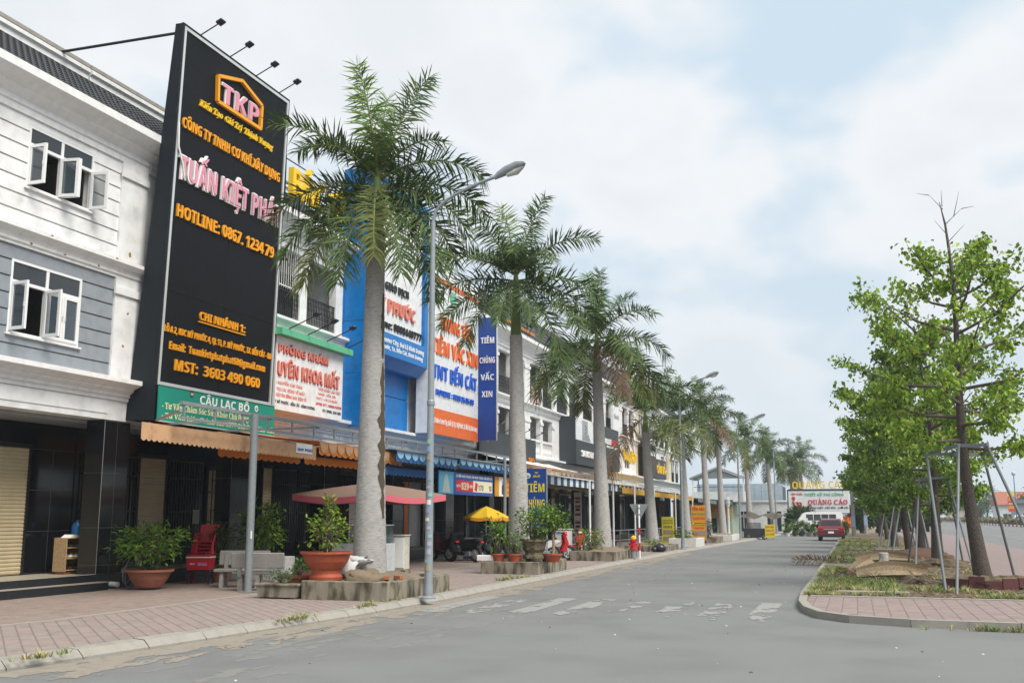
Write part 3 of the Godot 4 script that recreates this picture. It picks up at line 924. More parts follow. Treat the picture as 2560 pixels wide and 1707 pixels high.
func shophouse(zs: float, W: float, label: String, o: Dictionary) -> Node3D:
	var b := thing("shophouse", label, "building", V(FX, 0, zs), PI / 2, "row of shophouses")
	var near: bool = o.get("near", false)
	var w1: Material = o.get("wall1", M.white_wall)
	var w2: Material = o.get("wall2", M.white_wall)
	# shell: party walls, floors, back
	var sh := MB.new()
	sh.box(V(.01, 4.0, -9), V(.2, 10.9, -.26)).box(V(W - .2, 4.0, -9), V(W - .01, 10.9, -.26)).box(V(.01, 0, -9.2), V(W - .01, 10.9, -9.001)).box(V(.01, 0, -9), V(.2, 3.999, -1.76)).box(V(W - .2, 0, -9), V(W - .01, 3.999, -1.76))
	part(b, "party_wall", sh, M.white_wall)
	var fl := MB.new().box(V(.2, 4.0, -9), V(W - .2, 4.2, -.26)).box(V(.2, 7.45, -9), V(W - .2, 7.65, -.26)).box(V(.2, 10.7, -9), V(W - .2, 10.89, -.26))
	part(b, "floor_slab", fl, M.room)
	# ground floor: porch
	part(b, "porch_floor", MB.new().box(V(0.005, .09, -1.6), V(W - .005, .45, -.02)), M.porch_floor)
	part(b, "porch_riser", MB.new().box(V(0.005, .09, -.018), V(W - .005, .455, 0)), M.step_stone)
	part(b, "porch_ceiling", MB.new().box(V(.005, 3.9, -1.6), V(W - .005, 3.98, -.52)), M.grey_panel)
	if near:
		var rows := [.46, .66, 1.5, 2.75, 3.96] if o.get("tall", false) else [.46, 1.6, 2.8, 3.96]
		part(b, "column", MB.new().box(V(W - .89, .46, -.50), V(W - .06, 3.965, -.045)), M.granite)
		granite_panel(b, Transform3D(Basis.IDENTITY, V(W - .93, 0, -.01)), .88, .46, 3.96, 2, rows)
		granite_panel(b, Transform3D(Basis(Vector3.UP, -PI / 2), V(W - .932, 0, -.52)), .512, .46, 3.96, 1, rows)
	else:
		part(b, "column", MB.new().box(V(W - .75, .46, -.5), V(W - .06, 3.965, -.01)), M.granite)
	part(b, "shop_wall", MB.new().wall(.01, W - .01, .46, 3.96, -1.75, -1.6, o.get("shop_holes", [])), M.granite)
	var bw := -1.585
	for s in o.get("shop", [["glass", .2, W * .5], ["gate", W * .52, W - .3]]):
		match s[0]:
			"shutter": shutter(b, s[1], s[2], .47, 3.3, bw + .03)
			"gate":
				gate(b, s[1], s[2], .47, 3.3, bw + .10)
			"lattice":
				shutter(b, s[1] + .08, s[2] - .08, .47, 3.1, bw + .03)
				gate(b, s[1], s[2], .47, 3.2, bw + .13, true)
			"tiles": granite_panel(b, Transform3D(Basis.IDENTITY, V(s[1], 0, bw + .02)), s[2] - s[1], .48, 3.3, 2, [.48, 1.42, 2.36, 3.3])
			"glass":
				part(b, "shop_window", MB.new().box(V(s[1], .5, bw), V(s[2], 3.1, bw + .03)), M.dark_glass)
				var f := MB.new()
				for u in [s[1], (s[1] + s[2]) / 2 - .03, s[2] - .06]: f.box(V(u, .47, bw - .01), V(u + .06, 3.14, bw + .06))
				f.box(V(s[1], 3.141, bw - .01), V(s[2], 3.2, bw + .06))
				part(b, "shop_frame", f, M.steel)
			"panel": part(b, "shop_panel", MB.new().box(V(s[1], .5, bw), V(s[2], s[4], bw + .05)), s[3])
	# beam and cornices
	part(b, "beam", MB.new().box(V(0.004, 3.98, -.5), V(W - .004, 4.5, 0)).box(V(0.004, 4.12, 0.0005), V(W - .9, 4.42, .02)), M.white_wall)
	part(b, "lower_cornice", cornice(.002, W - .002, 4.45, 4.93, .42), M.white_trim)
	# storeys
	var f1: String = o.get("f1", "flat")
	var f2: String = o.get("f2", "flat")
	storey(b, W, 4.93, 7.38, f1, w1, o, "1")
	part(b, "middle_cornice", cornice(.002, W - .002, 7.36, 7.76, .26), M.white_trim)
	storey(b, W, 7.76, 10.25, f2, w2, o, "2")
	part(b, "top_cornice", cornice(.002, W - .002, 10.22, 11.06, .55), M.white_trim)
	if near:
		var ru: float = o.get("roof_end", W - .01)
		tile_roof(b, .01, ru, .34, 11.10, -2.05, 12.98, .20, 11, M.roof_tile)
		part(b, "ridge_parapet", MB.new().profile(.01, ru, [Vector2(-2.6, 12.6), Vector2(-2.0, 12.6), Vector2(-2.0, 13.12), Vector2(-1.93, 13.16), Vector2(-1.93, 13.26), Vector2(-2.0, 13.3), Vector2(-2.6, 13.3)]), M.white_trim)
		part(b, "parapet_cap", MB.new().box(V(.01, 13.305, -2.64), V(ru, 13.4, -1.96)), M.concrete)
		part(b, "roof_back", MB.new().box(V(.01, 10.9, -9.2), V(ru, 12.6, -2.61)), M.concrete)
	elif o.get("roof", true):
		tile_roof(b, .15, W - .15, .30, 11.10, -.75, 12.9, .34, 6, M.slate)
		part(b, "roof_back", MB.new().box(V(.15, 10.9, -9.2), V(W - .15, 12.88, -.76)), M.slate)
	else:
		part(b, "roof_back", MB.new().box(V(.05, 10.9, -9.2), V(W - .05, 11.3, -.1)), M.concrete)
	return b

func storey(b: Node, W: float, y0: float, y1: float, kind: String, wm: Material, o: Dictionary, n: String) -> void:
	match kind:
		"boards": # shiplap boards with shadow gaps, a window, pilaster at the party line
			var h: Array = o["win" + n]
			part(b, "backing_wall", MB.new().wall(.01, W - .95, y0, y1, -.25, -.03, h), wm)
			part(b, "pilaster", MB.new().box(V(W - .95, y0, -.25), V(W - .01, y1, .06)).box(V(W - 1.0, y1 - .42, .0601), V(W - .006, y1 - .25, .11)), M.white_wall)
			var hh := (y1 - y0) / 7.0
			for i in 7:
				var a := y0 + i * hh + .012
				var e := y0 + (i + 1) * hh - .012
				var cuts := [0.012]
				for q in h:
					if q[2] < e and q[3] > a: cuts.append_array([q[0], q[1]])
				cuts.append(W - .955)
				for k in range(0, cuts.size(), 2):
					part(b, "board", MB.new().profile(cuts[k], cuts[k + 1], [Vector2(-.0295, a), Vector2(.012, a), Vector2(.018, a + .006), Vector2(.0, e), Vector2(-.0295, e)]), wm)
				for q in h: # the rest of a board above a lintel or below a sill
					if q[3] > a and q[3] < e - .02: part(b, "board", MB.new().profile(q[0] + .001, q[1] - .001, [Vector2(-.0295, q[3]), Vector2(.012, q[3]), Vector2(.0, e), Vector2(-.0295, e)]), wm)
					if q[2] > a + .02 and q[2] < e: part(b, "board", MB.new().profile(q[0] + .001, q[1] - .001, [Vector2(-.0295, a), Vector2(.012, a), Vector2(.018, a + .006), Vector2(.004, q[2] - .041), Vector2(-.0295, q[2] - .041)]), wm)
		"loggia":
			var mid := W / 2
			var hs := [[.5, mid - .22, y0 + .02, y1 - .25], [mid + .22, W - .5, y0 + .02, y1 - .25]]
			part(b, "wall", MB.new().wall(.01, W - .01, y0, y1, -.26, 0, hs), wm)
			part(b, "capital", MB.new().box(V(.012, y1 - .62, .0005), V(.54, y1 - .45, .05)).box(V(mid - .26, y1 - .62, .0005), V(mid + .26, y1 - .45, .05)).box(V(W - .54, y1 - .62, .0005), V(W - .012, y1 - .45, .05)), M.white_trim)
			part(b, "recess_wall", MB.new().wall(.2, W - .2, y0, y1, -1.6, -1.45, [[.8, mid - .4, y0 + .02, y0 + 2.1], [mid + .4, W - .8, y0 + .02, y0 + 2.1]]), wm)
			for q in [[.8, mid - .4], [mid + .4, W - .8]]:
				var d := MB.new()
				for i in 4:
					var u := lerpf(q[0], q[1] - .06, i / 3.0)
					d.box(V(u, y0 + .02, -1.56), V(u + .06, y0 + 2.1, -1.48))
				d.box(V(q[0], y0 + 2.04, -1.559), V(q[1], y0 + 2.1, -1.481)).box(V(q[0], y0 + .02, -1.559), V(q[1], y0 + .1, -1.481))
				var dd := part(b, "balcony_door", d, M.black_iron)
				part(dd, "pane", MB.new().box(V(q[0] + .03, y0 + .05, -1.53), V(q[1] - .03, y0 + 2.06, -1.51)), M.dark_glass)
			var st: Array = o.get("rail" + n, ["fancy", "fancy"])
			for k in 2:
				var q: Array = hs[k]
				match st[k]:
					"fancy": part(b, "balcony_railing", railing(q[0], q[1], y0 + .02, y0 + 1.0, -.06), M.black_iron)
					"bars": part(b, "window_grille", railing(q[0], q[1], y0 + .02, y1 - .25, -.06, false, .22), M.black_iron)
					"stone": part(b, "balustrade", balustrade(q[0], q[1], y0 + .02, -.08), M.white_trim)
					"white": 
						part(b, "balcony_railing", railing(q[0], q[1], y0 + .02, y0 + .95, -.06), M.black_iron)
						part(b, "balcony_grille", railing(q[0], q[1], y0 + 1.0, y1 - .25, -.06, false, .13), M.white_iron)
		_:
			part(b, "wall", MB.new().wall(.01, W - .01, y0, y1, -.25, 0, o.get("win" + n, [])), wm)
			for q in o.get("win" + n, []):
				var f := MB.new().box(V(q[0], q[2], -.15), V(q[0] + .06, q[3], -.05)).box(V(q[1] - .06, q[2], -.15), V(q[1], q[3], -.05)).box(V((q[0] + q[1]) / 2 - .03, q[2], -.15), V((q[0] + q[1]) / 2 + .03, q[3], -.05))
				var wn := part(b, "window", f, M.upvc)
				part(wn, "pane", MB.new().box(V(q[0] + .01, q[2], -.11), V(q[1] - .01, q[3], -.09)), M.dark_glass)

func left_row() -> void:
	# the corner house with shiplap boards, white above grey
	var W := 10.62
	var b := shophouse(-10.3, W, "white and grey clad house with open casement windows at left edge", {"near": true, "tall": true, "wall1": M.grey_wall, "f1": "boards", "f2": "boards",
		"win1": [[1.3, 3.35, 5.5, 7.07], [6.5, 8.6, 5.5, 7.07]], "win2": [[1.3, 3.3, 8.68, 10.06], [6.7, 8.72, 8.68, 10.06]],
		"shop": [["shutter", .3, 3.6], ["tiles", 3.7, 5.6], ["shutter", 5.8, 9.05], ["tiles", 9.15, 10.55]]})
	window4(b, 1.3, 3.35, 5.5, 7.07, -.02, [0, 0, 0, 0])
	window4(b, 6.5, 8.6, 5.5, 7.07, -.02, [97, 84, 0, 0])
	window4(b, 1.3, 3.3, 8.68, 10.06, -.02, [0, 0, 0, 0])
	window4(b, 6.7, 8.72, 8.68, 10.06, -.02, [92, 100, 84, 96])
	part(b, "entrance_step", MB.new().cbox(V(.01, .09, .002), V(9.75, .29, .32), .01), M.step_stone)
	part(b, "step_nosing", MB.new().box(V(.01, .292, .05), V(9.75, .305, .325)).box(V(.01, .458, -.06), V(9.68, .472, .01)), M.porch_floor)
	part(b, "drain_pipe", MB.new().tube([V(10.2, .22, -.05), V(10.2, .21, .22)], [.06, .06], 12, true), M.white_iron)
	for q in [[6.9, 7.467, .09, .4], [7.9, 7.467, .09, .3], [9.0, 7.467, .09, .4], [10.1, 8.0, .06, 1.0], [10.15, 6.55, .06, .6], [10.05, 5.75, .06, .6], [9.4, 7.73, .26, .3], [7.3, 7.73, .26, .3]]:
		var pg := PackedVector2Array()
		for k in 11: pg.append(Vector2(q[0] + cos(TAU * k / 11) * rng.randf_range(.02, .06), q[1] + sin(TAU * k / 11) * rng.randf_range(.03, .09) * q[3]))
		part(b, "rust_stain", MB.new().prism(pg, q[2] - .002, q[2] + .0015), M.rust)
	# second house, behind the tall black sign
	b = shophouse(-20.95, 5.25, "black shopfront house behind the tall black sign", {"near": true, "f1": "flat", "f2": "flat", "win1": [[1.6, 3.6, 5.5, 7.0]], "win2": [[1.6, 3.6, 8.6, 10.0]],
		"shop": [["gate", .3, 2.2], ["shutter", 2.35, 3.45], ["gate", 3.6, 5.1]]})
	# eye clinic
	b = shophouse(-26.2, 5.4, "white house with clinic sign and white balcony grille", {"near": true, "f2": "loggia", "rail2": ["white", "fancy"], "f1": "loggia", "roof_end": 5.3,
		"shop": [["lattice", .1, 1.0], ["tiles", 1.15, 3.0], ["shutter", 3.2, 3.75], ["gate", 3.85, 5.2]]})
	words(b, "BÁC SĨ", M.yellow, 1.25, 4.9, 11.62, .9, .15, .18)
	part(b, "letter_rack", MB.new().rod(V(1.0, 12.0, .10), V(5.0, 12.0, .10), .02).rod(V(1.0, 12.8, .10), V(5.0, 12.8, .10), .02).rod(V(1.2, 11.0, .08), V(1.2, 12.9, .08), .02).rod(V(4.9, 11.0, .08), V(4.9, 12.9, .08), .02), M.black_iron)
	# blue clad office
	b = shophouse(-31.6, 5.4, "bright blue clad office house with white name panel", {"near": true, "wall1": M.blue_panel, "wall2": M.blue_panel, "roof": false, "roof_end": .3, "win1": [[2.0, 3.1, 4.95, 7.2]],
		"shop": [["gate", .1, .85], ["lattice", .95, 2.4], ["gate", 2.55, 4.3]]})
	for q in [[.02, 1.95], [3.15, 5.38]]:
		for j in 2:
			part(b, "blue_panel", MB.new().cbox(V(q[0] + .006, 4.94 + j * 1.24, .02), V(q[1] - .006, 6.16 + j * 1.24, .12), .012), M.blue_panel)
	var sx := .05
	for j in 5: # deep blue side wall of the projecting box, in panels
		part(b, "side_panel", MB.new().cbox(V(sx, 4.75 + j * 1.82, -.1), V(sx + .06, 6.56 + j * 1.82, .93), .01), M.blue_panel)
	part(b, "box_core", MB.new().box(V(.12, 7.3, .125), V(5.37, 13.75, .76)), M.grey_panel)
	part(b, "frame", MB.new().box(V(.12, 13.35, .761), V(5.37, 13.8, .93)).box(V(.12, 8.22, .761), V(.5, 13.349, .93)).box(V(5.05, 8.22, .761), V(5.37, 13.349, .93)).box(V(.12, 7.42, .761), V(5.37, 8.219, .93)), M.blue_panel)
	part(b, "box_underside", MB.new().profile(.12, 5.37, [Vector2(.13, 7.05), Vector2(.55, 7.05), Vector2(.93, 7.41), Vector2(.93, 7.418), Vector2(.13, 7.295)]), M.blue_panel)
	for i in 20:
		var u := .51 + i * .2265
		part(b, "name_slat", MB.new().profile(u, u + .222, [Vector2(.762, 8.23), Vector2(.80, 8.23), Vector2(.80, 13.34), Vector2(.762, 13.34)]), M.sign_white)
	words(b, "SÀN GIAO DỊCH", M.letter_black, .75, 3.7, 9.82, .28, .801, .05)
	words(b, "MỸ PHƯỚC", M.salmon, .6, 4.3, 9.0, .48, .801, .08)
	words(b, "Hotline: 0888449777", M.letter_black, .55, 4.98, 8.4, .28, .801, .05)
	words(b, "Golden Center City, Đại Lộ Bình Dương", M.letter_white, .3, 5.0, 7.86, .17, .931, .01)
	words(b, "P. Mỹ Phước, Tx. Bến Cát, Bình Dương", M.letter_white, .5, 4.9, 7.62, .15, .931, .01)
	# vaccination centre
	b = shophouse(-37.0, 5.4, "white vaccination centre with orange and blue lettering wall", {"near": true, "roof_end": 5.3,
		"shop": [["panel", .2, 1.2, M.white_wall, 3.1], ["gate", 1.3, 2.2], ["glass", 2.3, 3.6], ["panel", 3.65, 3.95, M.orange, 3.2], ["panel", 4.05, 5.3, M.grey_panel, 3.2]]})
	part(b, "name_wall", MB.new().box(V(.08, 4.94, .425), V(5.38, 11.3, 1.04)).profile(.08, 5.38, [Vector2(.43, 11.3), Vector2(1.04, 11.3), Vector2(1.0, 11.75), Vector2(.43, 12.0)]), M.sign_white)
	part(b, "orange_band", MB.new().box(V(.1, 4.93, 1.041), V(5.4, 5.93, 1.06)).box(V(.1, 11.0, 1.041), V(5.4, 11.2, 1.06)), M.orange)
	words(b, "TNT", mt("sign_blue", lin(.01, .10, .55), .4), .2, 1.75, 7.1, .55, 1.042, .06)
	words(b, "BẾN CÁT", M.sign_blue, 2.05, 5.15, 7.1, .55, 1.042, .06)
	words(b, "HOTLINE : 0868-26-36-38", M.sign_blue, .55, 4.8, 6.47, .22, 1.042, .06)
	words(b, "TIÊM VẮC XIN", M.orange, .1, 5.25, 8.1, .6, 1.042, .06)
	words(b, "TRUNG TÂM", M.orange, .9, 4.6, 9.15, .55, 1.042, .06)
	words(b, "CS5 Golden Center City, Quốc Lộ 13, P. Mỹ Phước, TX. Bến Cát, Bình Dương", M.letter_white, .2, 5.3, 5.36, .2, 1.061, .012, fs)
	part(b, "green_cross", MB.new().box(V(2.2, 10.3, 1.042), V(2.5, 10.9, 1.08)).box(V(2.05, 10.45, 1.042), V(2.195, 10.75, 1.08)).box(V(2.505, 10.45, 1.042), V(2.65, 10.75, 1.08)), M.mint)
	# houses with loggias further down
	var rails := [["bars", "bars"], ["stone", "stone"]]
	b = shophouse(-42.4, 5.35, "white house with black balcony railings beside the vaccination centre", {"f1": "loggia", "f2": "loggia", "rail1": ["bars", "bars"]})
	b = shophouse(-47.75, 5.35, "white house with columned balconies and roof letters behind second palm", {"f1": "loggia", "f2": "loggia", "rail1": ["bars", "bars"]})
	words(b, "KHANG", M.charcoal, .4, 4.9, 11.7, 1.1, .42, .15)
	part(b, "roof_rail", railing(.2, 5.1, 11.08, 11.65, .45, false, .3), M.steel)
	part(b, "orange_strip", MB.new().box(V(.2, 11.3, .48), V(5.1, 11.42, .52)), M.awning_orange)
	b = shophouse(-53.1, 5.35, "white house with stone balustrade and pink cloth on railing", {"f1": "loggia", "f2": "loggia", "rail1": ["stone", "stone"]})
	b = shophouse(-58.45, 6.3, "white house behind left half of black phone sign", {"f2": "loggia"})
	b = shophouse(-64.75, 6.6, "white house behind right half of black phone sign", {"f2": "loggia"})
	b = shophouse(-71.4, 5.4, "white house with tall pale name panel after the black sign", {"f1": "loggia", "f2": "loggia", "rail1": ["stone", "stone"]})
	part(b, "name_panel", MB.new().box(V(.1, 4.95, .43), V(2.1, 9.5, .6)), M.sign_white)
	words(b, "Thẩm Mỹ", M.grey_panel, .3, 1.9, 8.6, .3, .601, .02, fser)
	b = shophouse(-76.85, 5.4, "white house with yellow letters behind fourth palm", {"f1": "flat", "f2": "loggia", "win1": [[1.2, 3.0, 5.4, 7.0]]})
	words(b, "Trung Tâm", M.yellow, .3, 5.0, 6.0, .8, .05, .12)
	b = shophouse(-82.3, 5.4, "cream walled house with dark brown slatted sign", {"wall1": M.cream_wall, "wall2": M.cream_wall, "f1": "flat", "f2": "flat", "win2": [[1.5, 3.5, 8.4, 10.0]]})
	part(b, "brown_sign", MB.new().box(V(.6, 4.95, .43), V(5.2, 8.9, .7)), mt("brown", lin(.06, .045, .04), .6, "plaster", .5))
	words(b, "VĂN PHÒNG", M.letter_white, 1.0, 4.8, 7.6, .5, .701, .03)
	words(b, "BẤT ĐỘNG SẢN", M.letter_white, 1.0, 4.8, 6.7, .4, .701, .03)
	b = shophouse(-87.75, 5.4, "white house with yellow lettered black sign far down the row", {"f1": "flat", "f2": "loggia", "win1": [[1.2, 3.0, 5.4, 7.0]]})
	part(b, "black_sign", MB.new().box(V(.3, 4.95, .43), V(5.0, 6.6, .6)), M.charcoal)
	words(b, "CẦM ĐỒ", M.yellow, .6, 4.7, 5.4, .7, .601, .04)
	b = shophouse(-93.2, 5.4, "white house with ochre window bay far down the row", {"f1": "loggia", "f2": "loggia", "rail1": ["stone", "stone"]})
	part(b, "ochre_bay", MB.new().box(V(3.2, 4.95, .01), V(4.6, 7.3, .25)), M.cream_wall)
	b = shophouse(-98.65, 5.4, "last tall white house of the row", {"f1": "loggia", "f2": "loggia"})
	# cloth hung on the balcony
	var cl := MB.new()
	for i in 8:
		for j in 5:
			var P := func(a, e): return V(FX + .02 + .03 * sin(a * 1.7 + e), 8.75 - e * .17 - .05 * sin(a * .8), -53.75 - a * .2)
			cl.quad(P.call(i, j + 1), P.call(i + 1, j + 1), P.call(i + 1, j), P.call(i, j))
	solo("hung_cloth", "pink patterned cloth hung over balcony railing", "cloth", cl, mt("pink_cloth", lin(.62, .42, .40), .9, "blotch", 1.5))

func flood(parent: Node, at: Vector3, reach: Vector3) -> void: # a floodlight on an arm, part of a sign
	var o := part(parent, "floodlight_arm", MB.new().rod(at, at + reach, .018), M.black_iron)
	var m := MB.new()
	m.xf = Transform3D(Basis(Vector3.RIGHT, -.5), at + reach)
	m.cbox(V(-.11, -.03, -.02), V(.11, .03, .17), .012).box(V(-.015, .03, -.01), V(.015, .11, .02))
	part(o, "lamp_head", m, M.black_iron)

func signs() -> void:
	# the tall black sign, a wedge that leans back a little
	var s := thing("tall_sign", "tall black company sign with orange and pink lettering", "sign", V(-15.77, 0, -20.68), PI / 2)
	var q := Quaternion(Vector3.UP, PI / 2) * Quaternion(Vector3.RIGHT, deg_to_rad(1.4))
	s.quaternion = q
	var W := 5.22
	var y0 := 4.86
	var y1 := 14.0
	part(s, "sign_box", MB.new().profile(0, W, [Vector2(-.78, 4.0), Vector2(-.06, 4.0), Vector2(-.06, y1), Vector2(-.24, y1)]), M.sign_side)
	part(s, "edge_strip", MB.new().box(V(-.004, 4.0, -.059), V(.05, y1 + .01, .0)).box(V(W - .05, 4.0, -.059), V(W + .004, y1 + .01, .0)).box(V(.05, y1 - .05, -.059), V(W - .05, y1 + .012, 0)), M.sign_side)
	for j in 4: # face panels with fine joints
		for i in 2:
			var ya := y0 + .1 + (y1 - .15 - y0 - .1) * j / 4
			var yb := y0 + .1 + (y1 - .15 - y0 - .1) * (j + 1) / 4
			part(s, "face_panel", MB.new().box(V(.14 + i * 2.47, ya + .004, -.058), V(.14 + (i + 1) * 2.47 - .008, yb - .004, -.02 + .001 * ((i + j) % 2))), M.sign_black)
	part(s, "trim", MB.new().box(V(.055, y0, -.058), V(.135, y1 - .06, .012)).box(V(W - .135, y0, -.058), V(W - .055, y1 - .06, .012)).box(V(.135, y1 - .14, -.058), V(W - .135, y1 - .06, .012)).box(V(.135, y0, -.058), V(W - .135, y0 + .08, .012)), M.chrome)
	var logo := [V(1.59, 12.54, 0), V(1.54, 13.23, 0), V(2.63, 13.54, 0), V(3.68, 13.23, 0), V(3.69, 12.54, 0), V(1.59, 12.54, 0)]
	var lm := MB.new()
	for i in 5: lm.bar(logo[i] + V(0, 0, .03), logo[i + 1] + V(0, 0, .03), .09, .09, Vector3.BACK)
	part(s, "house_emblem", lm, M.amber)
	words(s, "TKP", M.letter_white, 1.74, 3.6, 12.6, .56, -.019, .045)
	words(s, "TKP", M.pink, 1.78, 3.57, 12.63, .50, .027, .02)
	words(s, "Kiến Tạo  Giá Trị  Thịnh Vượng", M.yellow, 0.86, 4.4, 12.15, .17, -.018, .05, fserb, .25)
	words(s, "CÔNG TY TNHH CƠ KHÍ XÂY DỰNG", M.amber, 0.24, 4.88, 11.35, .27, -.018, .05)
	words(s, "TUẤN KIỆT PHÁT", M.letter_white, 0.18, 5.05, 10.01, .64, -.019, .06)
	words(s, "TUẤN KIỆT PHÁT", M.pink, 0.24, 5.0, 10.05, .56, .042, .02)
	words(s, "HOTLINE: 0867. 1234 79", M.amber, 0.28, 4.81, 9.06, .32, -.018, .05)
	words(s, "CHI NHÁNH 1:", M.amber, 1.53, 3.61, 6.69, .21, -.018, .045)
	part(s, "underline", MB.new().box(V(1.5, 6.62, -.018), V(3.63, 6.65, .02)), M.amber)
	words(s, "LÔ A 2, KDC MỸ PHƯỚC 4, QL 13, P. MỸ PHƯỚC, TX. BẾN CÁT - BD", M.amber, 0.16, 5.04, 6.17, .16, -.018, .03)
	words(s, "Email:  Tuankietphatphat68@gmail.com", M.amber, 0.4, 4.75, 5.77, .19, -.018, .03)
	words(s, "MST:  3603 490 060", M.amber, 0.66, 4.51, 5.28, .27, -.018, .04)
	for u in [.75, 2.1, 3.4, 4.65]: flood(s, V(u, y1, -.06), V(0, .26, .55))
	part(s, "brace", MB.new().rod(V(.1, y1 - .2, -.24), V(-1.0, 13.1, -3.5), .04).rod(V(-1.0, 13.1, -3.5), V(-1.0, 12.6, -3.5), .03), M.black_iron)
	part(s, "hanging_cable", MB.new().tube([V(.09, 11.4, .02), V(.1, 10.8, .05), V(.3, 10.4, .06), V(.42, 10.0, .08)], [.025, .025, .025, .02], 6), M.white_iron)
	# green club banner under it
	var g := thing("club_banner", "green club banner under the tall black sign", "banner", V(-15.56, 0, -20.68), PI / 2)
	part(g, "sheet", MB.new().box(V(0, 4.0, -.02), V(W, 4.84, .01)), M.banner_green)
	part(g, "frame", MB.new().box(V(-.02, 3.97, -.02), V(W + .02, 3.999, .03)).box(V(-.02, 4.841, -.02), V(W + .02, 4.86, .03)), M.chrome)
	words(g, "CÂU LẠC BỘ", M.letter_white, 1.65, 3.91, 4.55, .21, .0105, .004)
	words(g, "- Tư Vấn Chăm Sóc Sức Khỏe Chủ Động", mt("pale_yellow", lin(.72, .70, .40), .6), .15, 3.9, 4.29, .15, .0105, .004, fserb)
	words(g, "- Tư Vấn Liệu Trình Lh: 0377 595 2 Tế Bào Gốc", M.pale_yellow, .15, 5.25, 4.07, .13, .0105, .004, fserb)
	part(g, "round_emblem", MB.new().tube([V(1.3, 4.75 - .0, .0105), V(1.3, 4.75, .016)], [.085, .085], 20), M.charcoal)
	part(g, "round_emblem", MB.new().tube([V(4.27, 4.68, .0105), V(4.27, 4.68, .016)], [.085, .085], 20), M.letter_white)
	words(g, "e", M.banner_green, 4.22, 4.32, 4.63, .12, .017, .003)
	words(g, "SOF", M.pale_yellow, 1.24, 1.36, 4.72, .06, .017, .003)
	# eye clinic sign
	var p := thing("clinic_sign", "white eye clinic sign with salmon lettering and green canopy edge", "sign", V(-15.6, 0, -25.95), PI / 2)
	for i in 4:
		part(p, "sign_panel", MB.new().box(V(.02 + i * 1.035, 4.78, -.5), V(.02 + (i + 1) * 1.035 - .008, 6.92, -.0)), M.sign_white)
	part(p, "canopy_edge", MB.new().box(V(-.1, 6.925, -.6), V(1.5, 7.12, .24)).box(V(1.504, 6.925, -.6), V(3.0, 7.12, .24)).box(V(3.004, 6.925, -.6), V(4.38, 7.12, .24)), M.mint)
	words(p, "PHÒNG KHÁM", M.red, .10, 3.10, 6.43, .23, .001, .035)
	words(p, "PHÒNG KHÁM", M.salmon, .08, 3.06, 6.45, .23, .0365, .02)
	words(p, "UYÊN KHOA MẮT", M.red, .09, 3.88, 5.76, .40, .001, .035)
	words(p, "UYÊN KHOA MẮT", M.salmon, .07, 3.85, 5.78, .40, .0365, .02)
	words(p, ": NGUYỄN VĂN TÀNG", M.salmon, .06, 1.56, 5.51, .09, .001, .008)
	words(p, "TRỊ CÁC BỆNH VỀ MẮT", M.salmon, .08, 1.72, 5.33, .09, .001, .008)
	words(p, "HÁI VÂN BẰNG MÁY ĐIỆN TỬ", M.salmon, .07, 1.83, 5.16, .09, .001, .008)
	words(p, "T MỸ PHƯỚC - BẾN CÁT - BÌNH DƯƠNG", M.letter_black, .04, 2.35, 4.96, .09, .001, .008)
	words(p, "THỜI GIAN LÀM VIỆC", M.salmon, 2.54, 3.99, 5.60, .08, .001, .008)
	words(p, "16h30 . ĐẾN 20h", M.salmon, 2.53, 3.70, 5.46, .075, .001, .008)
	words(p, "THỨ 7 - CN CẢ NGÀY", M.salmon, 2.43, 3.82, 5.31, .08, .001, .008)
	words(p, "GPHĐ SYT : 00065/GPHĐ", M.red, 2.42, 4.1, 5.14, .085, .001, .008)
	words(p, "ĐT: 0908. 350 685", M.letter_black, 2.86, 4.07, 4.96, .09, .001, .008)
	for u in [.3, 1.4, 2.6, 4.0]: flood(p, V(u, 7.12, .2), V(0, .34, .85))
	# blade sign of the vaccination centre, facing up the street
	var bl := thing("blade_sign", "tall dark blue blade sign reading chủng vắc xin", "sign", V(-15.4, 0, -42.44))
	part(bl, "board", MB.new().box(V(0, 5.0, -.12), V(.84, 10.4, 0)), M.deep_blue)
	part(bl, "edge", MB.new().box(V(-.012, 4.98, -.125), V(-.001, 10.42, .008)).box(V(.841, 4.98, -.125), V(.855, 10.42, .008)), M.chrome)
	for t in [["TIÊM", 9.25, .12, .74], ["CHỦNG", 8.37, .07, .77], ["VẮC", 7.62, .12, .74], ["XIN", 6.88, .17, .66]]:
		words(bl, t[0], M.letter_white, t[2], t[3], t[1], .26, .001, .02)
	# yellow on blue vaccination sign on the pavement
	var tv := thing("vaccine_board", "blue upright board with yellow letters TIÊM CHỦNG behind second palm", "sign", V(-11.3, 0, -36))
	part(tv, "board", MB.new().box(V(0, 1.35, -.06), V(.84, 3.45, 0)), mt("board_blue", lin(.004, .05, .26), .5))
	part(tv, "frame", MB.new().box(V(.84, .12, -.07), V(.87, 3.48, .01)).box(V(-.03, .12, -.07), V(-.001, 3.48, .01)), M.steel)
	for t in [["TIÊM", 2.62, .3], ["CHỦNG", 2.06, .3], ["VẮC XIN", 1.5, .28]]: words(tv, t[0], mt("lemon", lin(.75, .62, .02), .5), .06, .78, t[1], t[2], .001, .01)
	words(tv, "TNT", M.lemon, .42, .54, 3.27, .06, .001, .01)
	words(tv, "BẾN CÁT", M.lemon, .36, .62, 3.14, .07, .001, .01)
	part(tv, "round_emblem", MB.new().tube([V(.16, 3.2, .001), V(.16, 3.2, .008)], [.1, .1], 18), M.letter_white)
	part(tv, "leaf_emblem", MB.new().tube([V(.17, 3.18, .009), V(.17, 3.18, .012)], [.055, .055], 14), M.mint)
